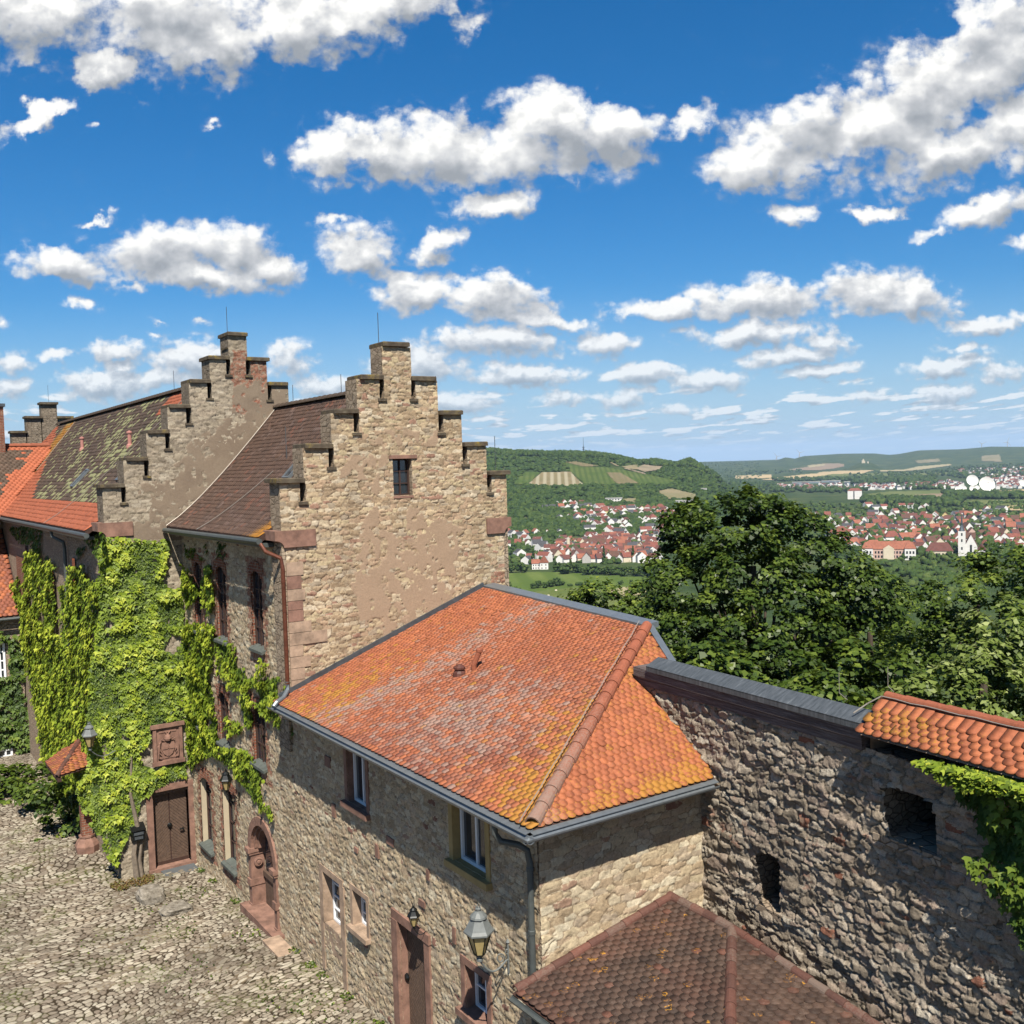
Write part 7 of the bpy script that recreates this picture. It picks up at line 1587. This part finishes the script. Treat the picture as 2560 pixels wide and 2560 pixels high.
# long industrial halls
for i, (x, y, w_, h, lb) in enumerate([(430, 438, 90, 4, 'longest pale blue factory hall in the valley'), (600, 430, 60, 4, 'pale factory hall behind the apartment tower, left of the tall hall'), (712, 447, 18, 8, 'tall pale blue hall right above the apartment tower'), (350, 452, 60, 3, 'low factory hall in front of the longest one'), (560, 455, 40, 3, 'low grey hall between factory and apartment tower')]):
    u, v = 1860+x*.36232, 1050+y*.36232; l = LM('factory_hall', u, v, lb, 'building'); s = l.px; l.r['group'] = 'factory halls in the valley'
    a = MB(); a.box((-w_*.36*s, 0, -4), (w_*.36*s, 30, h*.36*2.2*s)); l.part('wall', a, simple('blue_grey_cladding', (.30,.38,.44), .7, .1, .1)); a = MB(); a.box((-w_*.36*s-1, -1, h*.8*s), (w_*.36*s+1, 31, h*.8*s+1.2)); l.part('roof', a, WM['grey'])
# far villages: only a speckle of walls and roofs
def village(name, polys, counts, seed, label):
    rg = np.random.default_rng(seed); Vw, Fw, Mi = [], [], []; b = 0
    for poly, n in zip(polys, counts):
        P_, u_, v_, r2 = scatter(poly, n, seed); 
        for p in P_:
            w_, d2, h = rg.uniform(9, 17), rg.uniform(8, 11), rg.uniform(4, 6.5); t = rg.uniform(0, 3.14); c, s_ = math.cos(t), math.sin(t)
            L = [(-w_/2,-d2/2,-3),(w_/2,-d2/2,-3),(w_/2,d2/2,-3),(-w_/2,d2/2,-3),(-w_/2,-d2/2,h),(w_/2,-d2/2,h),(w_/2,d2/2,h),(-w_/2,d2/2,h),(-w_/2,0,h+4),(w_/2,0,h+4)]
            Vw += [(p[0]+c*x-s_*y, p[1]+s_*x+c*y, p[2]+z) for x, y, z in L]; rr = int(rg.integers(1, 4))
            for f_, m_ in (((0,1,5,4),0),((1,2,6,5),0),((2,3,7,6),0),((3,0,4,7),0),((4,8,7),0),((5,6,9),0),((4,5,9,8),rr),((6,7,8,9),rr)): Fw.append(tuple(i+b for i in f_)); Mi.append(m_)
            b += 10
    o = mesh(name, Vw, Fw, [WM['white'], RM['red'], RM['dark_red'], RM['dark_grey']], mi=Mi); tag(o, label, kind='stuff')
village('distant_villages', [zR([(200,455),(740,440),(740,485),(250,480)]), zR([(740,455),(1340,438),(1340,478),(850,485)]), zR([(1340,440),(1450,420),(1540,450),(1450,480),(1340,478)]), zR([(1450,345),(1960,322),(1960,372),(1500,380)]), zR([(1560,385),(1960,380),(1960,470),(1730,480),(1740,420)])], [110, 150, 50, 120, 190], 77, 'specks of far village houses across the valley')
village('town_infill', [[(1400,1346),(1660,1342),(1650,1408),(1390,1404)], [(1262,1335),(1420,1345),(1400,1400),(1290,1415),(1262,1395)], [(1400,1268),(1700,1278),(1690,1345),(1430,1335)], [(1930,1268),(2575,1262),(2575,1385),(2130,1390)]], [60, 26, 60, 80], 78, 'tightly packed roofs filling the town between the single houses')
# town greenery
o = None
def green(name, polys, counts, seed, label, rr=(3, 6), hh=(6, 11), m_='wood2', dmin=420, excl=()):
    Ps = []; 
    for i, (poly, n) in enumerate(zip(polys, counts)): Ps.append(scatter(poly, n, seed+i, excl, dmin)[0])
    P_ = np.concatenate(Ps); rg = np.random.default_rng(seed); foliage(name, P_-A3([0, 0, 1.]), rg.uniform(*rr, len(P_)), rg.uniform(*hh, len(P_)), M[m_], seed, sub_=2)['label'] = label
green('town_greenery', [[(1190,1335),(1400,1330),(1400,1400),(1190,1430)], [(1330,1290),(1720,1300),(1700,1345),(1400,1340),(1330,1350)], [(1390,1345),(1700,1340),(1660,1410),(1400,1410)], [(1900,1262),(2570,1258),(2570,1395),(2100,1395),(1900,1330)], [(2060,1395),(2500,1390),(2460,1480),(2080,1490)], [(1330,1255),(1700,1262),(1700,1300),(1330,1300)]], [380, 200, 190, 1500, 320, 150], 500, 'garden trees and shrubs mixed among the town houses', (2.5, 4.8), (3.5, 7.5))
green('town_trees', [[(1900,1262),(2570,1258),(2570,1345),(2100,1350),(1900,1320)], [(1390,1345),(1660,1345),(1650,1400),(1400,1400)], [(2140,1340),(2570,1335),(2570,1392),(2150,1392)]], [420, 60, 160], 550, 'taller trees standing between the roofs of the town', (3, 5), (7, 11))
green('valley_woods', [zR([(740,400),(1330,388),(1330,438),(750,446)]), zR([(-100,430),(200,440),(240,470),(840,485),(840,512),(700,505),(-100,500)]), zR([(1380,512),(2000,520),(2000,548),(1400,545)]), zR([(820,545),(1500,560),(1480,600),(820,585)]), zR([(200,405),(700,400),(740,425),(200,425)]), zR([(1130,440),(1420,470),(1420,482),(1130,480)]), zR([(700,375),(1400,350),(1450,400),(1330,390),(760,395)]), zR([(1400,330),(1960,300),(1960,400),(1700,410),(1440,400)]), zR([(0,355),(400,345),(400,365),(0,378)])], [420, 420, 260, 260, 150, 70, 150, 300, 80], 600, 'dark belts of woodland crossing the far valley', (5, 9), (9, 15), 'wood1')
# ------------------------------------------------------------------ single trees of the valley
def vtree(u, v, wpx, hpx, label, group, conic=False, seed=0, lightc=False):
    p = at_px(u, v, 430); s = np.hypot(p[0], p[1])/FL; R_ = wpx*s/2; H_ = hpx*s; r = empty('valley_tree', tuple(p), label, 'tree', group); rg = np.random.default_rng(seed)
    k = 26 if not conic else 18; t = rg.random(k); a = rg.uniform(0, 6.28, k); rad = R_*(.75*np.sqrt(rg.random(k)) if not conic else .3*(1-t)**.5)
    P_ = np.stack([p[0]+rad*np.cos(a), p[1]+rad*np.sin(a), p[2]+H_*(.18+.62*t) if not conic else p[2]+H_*(.05+.85*t)], 1)
    sr = R_*(.42 if not conic else .55)*(1.1-.5*t); foliage('crown', P_-np.stack([0*t, 0*t, sr*.5], 1), sr, sr*1.7, M['wood1' if not lightc else 'wood2'], seed+1, kind=None, parent=r, sub_=1, rough=.22)
    a = MB(); a.tube([p-A3([0, 0, 1]), p+A3([0, 0, H_*.5])], [R_*.09, R_*.05], 6); a.build('trunk', M['bark'], r)
M['bark'] = simple('grey_brown_bark', (.10,.075,.055), .95, .35, 3.)
rg = random.Random(4); us = sorted([1268,1282,1300,1312,1395,1408,1420,1436,1450,1462,1478,1492,1508,1522,1536,1548,1562,1575,1588,1602,1616,1630])
for i, u in enumerate(us):
    vtree(u+rg.uniform(-3, 3), 1428+(u-1262)*.033+rg.uniform(-3, 5) if u > 1390 else 1432, rg.uniform(19, 30), rg.uniform(20, 34), f'round green tree, {ordn(i)} from left in the line between meadow and old town', 'trees between the meadow and the old town', False, 900+i, i % 3 == 0)
for (u, v, w_, h, lb) in ((1333,1412,15,50,'broad tall dark poplar left of the white villa'), (1427,1425,11,56,'slim dark poplar rising in front of the round tower'), (1510,1410,14,50,'tall dark poplar in front of the middle of the old town'), (1583,1405,13,44,'dark poplar near the maple in front of the old town')): vtree(u, v, w_, h, lb, 'poplars at the river', True, int(u))
for i, (u, v, w_, h) in enumerate([(1268,1476,26,24),(1288,1480,18,14),(1300,1478,12,9),(1332,1472,16,15),(1346,1471,18,22),(1362,1471,18,18),(1378,1468,20,20),(1392,1466,22,24),(1406,1464,14,12),(1425,1466,16,6),(1448,1464,22,7),(1470,1462,22,9),(1518,1462,16,9),(1552,1462,15,12),(1578,1460,10,12)]):
    vtree(u, v, w_, h, f'low bush, {ordn(i)} from the left in the hedge line crossing the meadow', 'bushes across the meadow', False, 950+i)
for i, (u, v) in enumerate([(1390,1478),(1371,1491),(1418,1497)]):
    p = at_px(u, v, 430); a = MB(); a.lathe(tuple(p-A3([0,0,.1])), [(.9, 0), (1.1, .5), (.9, 1.2), (.3, 1.4)], 10); tag(a.build('hay_bale', WM['cream']), f'small pale wrapped bale on the meadow, {["farthest", "left middle", "nearest"][i]} of the three', 'bale', 'bales on the meadow')
# ------------------------------------------------------------------ near trees behind the wall
M['maple'] = leafmat('maple_leaf', (.009,.019,.004), (.037,.064,.008), (.115,.152,.022), .3, .45)
M['lightleaf'] = leafmat('light_green_leaf', (.033,.055,.009), (.10,.135,.024), (.26,.295,.11), .32, .5)
M['midleaf'] = leafmat('mid_green_leaf', (.014,.03,.005), (.06,.094,.011), (.155,.19,.03), .32, .5)
def tree(name, label, blobs, dist, m_, size, per, seed, base_z, cat='tree', group=None, layers=1., shape='maple', clr=.62, trunk=True):
    """blobs: (u, v, radius_px, depth offset m): overlapping lobes of the crown seen in the photograph, filled with leaf clumps"""
    rg = np.random.default_rng(seed); cs, rs = [], []
    for (u, v, rp, dz_) in blobs:
        d = ray(u, v); D_ = dist+dz_; P_ = CP+d*(D_/(d@CF)); cs.append(P_); rs.append(rp*D_/FL)
    cs = A3(cs); rs = A3(rs); base = cs.mean(0); base[2] = base_z
    r = empty(name, tuple(base), label, cat, group); allP, allN, allR = [], [], []
    for c, R_ in zip(cs, rs):
        area = 4*math.pi*R_*R_; ncl = max(10, int(area/(clr*clr)*.62*layers)); t = rg.normal(0, 1, (ncl, 3)); t /= np.linalg.norm(t, axis=1, keepdims=True)
        rr = R_*(.80+.28*rg.random(ncl)**.5*(1) - .35*(rg.random(ncl) < .25))
        cc = c+t*rr[:, None]*A3([1, 1, .92])
        # keep the clumps that are not buried inside other lobes
        buried = np.zeros(ncl, bool)
        for c2, R2 in zip(cs, rs):
            if c2 is c: continue
            buried |= np.linalg.norm(cc-c2, axis=1) < R2*.72
        cc = cc[~buried]; t2 = t[~buried]; n = len(cc)
        if not n: continue
        cr_ = clr*rg.uniform(.5, 1.05, n); q = rg.normal(0, .5, (n, per, 3)); q /= np.maximum(np.linalg.norm(q, axis=2, keepdims=True), .9)
        flat = A3([1, 1, .52]); Pn = cc[:, None]+q*cr_[:, None, None]*flat
        dome = (q[..., 0]**2+q[..., 1]**2)*-.35; Pn[..., 2] += dome*cr_[:, None]
        Nn = A3([0, 0, 1.])*.9+t2[:, None]*.55+q*.5+rg.normal(0, .38, (n, per, 3))
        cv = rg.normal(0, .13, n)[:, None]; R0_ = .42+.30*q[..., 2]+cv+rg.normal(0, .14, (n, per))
        allP.append(Pn.reshape(-1, 3)); allN.append(Nn.reshape(-1, 3)); allR.append(R0_.ravel())
    P_ = np.concatenate(allP); N_ = np.concatenate(allN); R_ = np.clip(np.concatenate(allR), 0, 1)
    leaves('crown', P_, N_, size*rg.uniform(.6, 1.25, len(P_)), m_, r, R_, seed, shape, droop=.6)
    if trunk:
        a = MB(); b0 = base.copy(); top = cs.mean(0); a.tube([b0-A3([0, 0, 1.]), b0*.7+top*.3, b0*.4+top*.6, top], [.34, .28, .2, .12], 8)
        a.build('trunk', M['bark'], r); a = MB()
        for c in cs: m0 = b0+(top-b0)*.55; a.tube([m0, m0+(c-m0)*.5+A3([0, 0, .1]), m0+(c-m0)*.85], [.11, .06, .02], 6)
        a.build('limbs', M['bark'], r)
    return len(P_)
nl = 0
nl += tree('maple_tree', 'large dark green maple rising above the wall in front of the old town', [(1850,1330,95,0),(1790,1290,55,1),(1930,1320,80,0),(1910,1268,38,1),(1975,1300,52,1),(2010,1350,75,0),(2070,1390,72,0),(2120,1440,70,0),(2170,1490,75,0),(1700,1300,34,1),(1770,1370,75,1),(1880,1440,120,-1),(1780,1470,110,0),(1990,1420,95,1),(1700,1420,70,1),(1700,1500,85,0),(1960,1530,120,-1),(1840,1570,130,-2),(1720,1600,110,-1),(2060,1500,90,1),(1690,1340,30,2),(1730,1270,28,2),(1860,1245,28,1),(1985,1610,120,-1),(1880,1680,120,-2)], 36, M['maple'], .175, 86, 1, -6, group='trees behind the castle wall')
nl += tree('tree', 'lower light green tree with rounded top between the orange ridge and the maple', [(1500,1500,50,0),(1450,1510,38,1),(1560,1520,45,0),(1600,1490,40,1),(1530,1580,70,0),(1610,1570,60,0),(1640,1650,70,-1),(1660,1530,40,1)], 46, M['midleaf'], .2, 64, 2, -12, layers=1.8, group='trees behind the castle wall')
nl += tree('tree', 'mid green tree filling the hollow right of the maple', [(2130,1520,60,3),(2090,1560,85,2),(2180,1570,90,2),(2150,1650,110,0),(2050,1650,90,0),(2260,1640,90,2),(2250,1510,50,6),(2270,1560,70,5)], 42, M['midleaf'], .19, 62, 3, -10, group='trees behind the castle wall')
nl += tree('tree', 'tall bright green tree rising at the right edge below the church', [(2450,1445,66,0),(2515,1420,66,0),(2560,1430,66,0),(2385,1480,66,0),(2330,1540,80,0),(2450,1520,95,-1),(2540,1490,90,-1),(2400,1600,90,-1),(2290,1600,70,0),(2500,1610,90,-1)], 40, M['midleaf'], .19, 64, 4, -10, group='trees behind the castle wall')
nl += tree('flowering_tree', 'pale yellow-green tree with blossom at the right edge, just beyond the tile coping', [(2500,1560,80,0),(2430,1640,85,0),(2540,1650,80,0),(2470,1720,90,-1),(2370,1720,75,-1),(2300,1740,60,-1),(2560,1740,80,-1),(2400,1780,70,-1),(2540,1800,70,-1)], 27, M['lightleaf'], .17, 44, 5, -5, group='trees behind the castle wall', clr=.42)
nl += tree('tree', 'green tree beyond the right edge of the picture, partly cut off', [(2640,1440,95,1),(2720,1500,110,0),(2640,1580,110,0),(2780,1600,110,0),(2680,1700,120,-1),(2800,1720,120,-1)], 34, M['midleaf'], .2, 44, 14, -8, group='trees behind the castle wall')
nl += tree('bush', 'rounded green bush directly behind the zinc coping, left of the tiled coping', [(2060,1740,62,0),(2010,1790,50,0),(2120,1790,60,0),(2180,1830,50,0)], 20, M['midleaf'], .15, 44, 6, -2, 'bush', group='trees behind the castle wall', clr=.36, trunk=False)
nl += tree('tree', 'dark lower tree in the shade behind the middle of the zinc coping', [(1930,1700,110,1),(1800,1690,100,1),(2100,1700,110,3),(2230,1720,90,3),(1980,1780,90,0),(1740,1660,80,0),(2300,1800,90,3),(2420,1830,90,3)], 30, M['maple'], .24, 40, 7, -5, group='trees behind the castle wall', clr=.55)
nl += tree('bush', 'small light green leafy shrub poking up between maple and zinc coping', [(1890,1730,42,0),(1940,1760,38,0),(1850,1740,26,0)], 22, M['midleaf'], .16, 40, 8, -2, 'bush', group='trees behind the castle wall', clr=.36, trunk=False)
# bushes in the corner of the courtyard
nl += tree('bush', 'dense green shrub against the wing wall at the left edge of the courtyard', [(40,2010,75,0),(-40,1990,80,0),(110,2030,60,-1),(60,1960,50,1),(150,1990,50,0)], 38.5, M['midleaf'], .2, 44, 9, 0, 'bush', clr=.5, trunk=False)
nl += tree('bush', 'dark shrub growing under the little porch beside the brick pillar', [(165,2060,50,0),(200,2040,40,.5),(125,2080,40,-.5),(180,2115,34,-.3),(110,1960,50,2),(150,1990,44,-.6),(205,1985,30,-1.2),(225,2030,24,-1.6)], 34.5, M['midleaf'], .17, 44, 10, 0, 'bush', clr=.42, trunk=False)
# moss and weeds at the wall foot
def weeds(name, label, pts, n, hmax, m_, seed):
    rg = np.random.default_rng(seed); P_ = []
    for (x, y, r_) in pts: a = rg.uniform(0, 6.28, n); q = r_*np.sqrt(rg.random(n)); P_.append(np.stack([x+q*np.cos(a)*.6, y+q*np.sin(a), gz(y+q*np.sin(a))+.02+rg.random(n)*hmax], 1))
    P_ = np.concatenate(P_); P_[:, 0] = np.minimum(P_[:, 0], X0-.05); N_ = rg.normal(0, .6, P_.shape)+A3([0, 0, .8]); o = leaves(name, P_, N_, .05*rg.uniform(.6, 1.6, len(P_)), m_, None, rg.random(len(P_)), seed, 'diamond'); tag(o, label, kind='stuff')
weeds('weeds', 'small weeds sprouting along the foot of the facade and between cobbles', [(8.55, y, .22) for y in (30.2, 29., 26.9, 22.6, 21.6, 20.9, 19.6, 18.)]+[(7.9, 19.5, .9), (7.4, 20.4, .9), (7.8, 17.9, 1.), (6.8, 26.3, .9), (7.9, 28.2, .8), (6.6, 28.4, .8), (5.2, 26., 1.5), (6.2, 23., 1.3), (8.0, 24.5, .6)], 70, .05, M['midleaf'], 61)
weeds('moss_bed', 'brown and green moss bed at the wall foot left of the door', [(6.8, 30.55, .45), (6.3, 30.6, .45), (7.1, 30.6, .3)], 420, .10, leafmat('brown_moss', (.07,.042,.018), (.12,.07,.025), (.085,.105,.02), .1), 62)
# ------------------------------------------------------------------ haze: one closed box of even air
M['haze'] = bpy.data.materials.new('haze_air'); M['haze'].use_nodes = True; t = M['haze'].node_tree; t.nodes.clear()
pv = nd(t, 'ShaderNodeVolumePrincipled', {'Color': (.55, .75, 1., 1), 'Density': HAZE, 'Anisotropy': .1}); ou = nd(t, 'ShaderNodeOutputMaterial'); t.links.new(pv.outputs[0], ou.inputs['Volume'])
a = MB(); a.box((-26500, -26500, -420), (26500, 26500, 420)); o = a.build('haze', M['haze']); tag(o, kind='stuff')
print('leaves', nl, 'houses', NH)
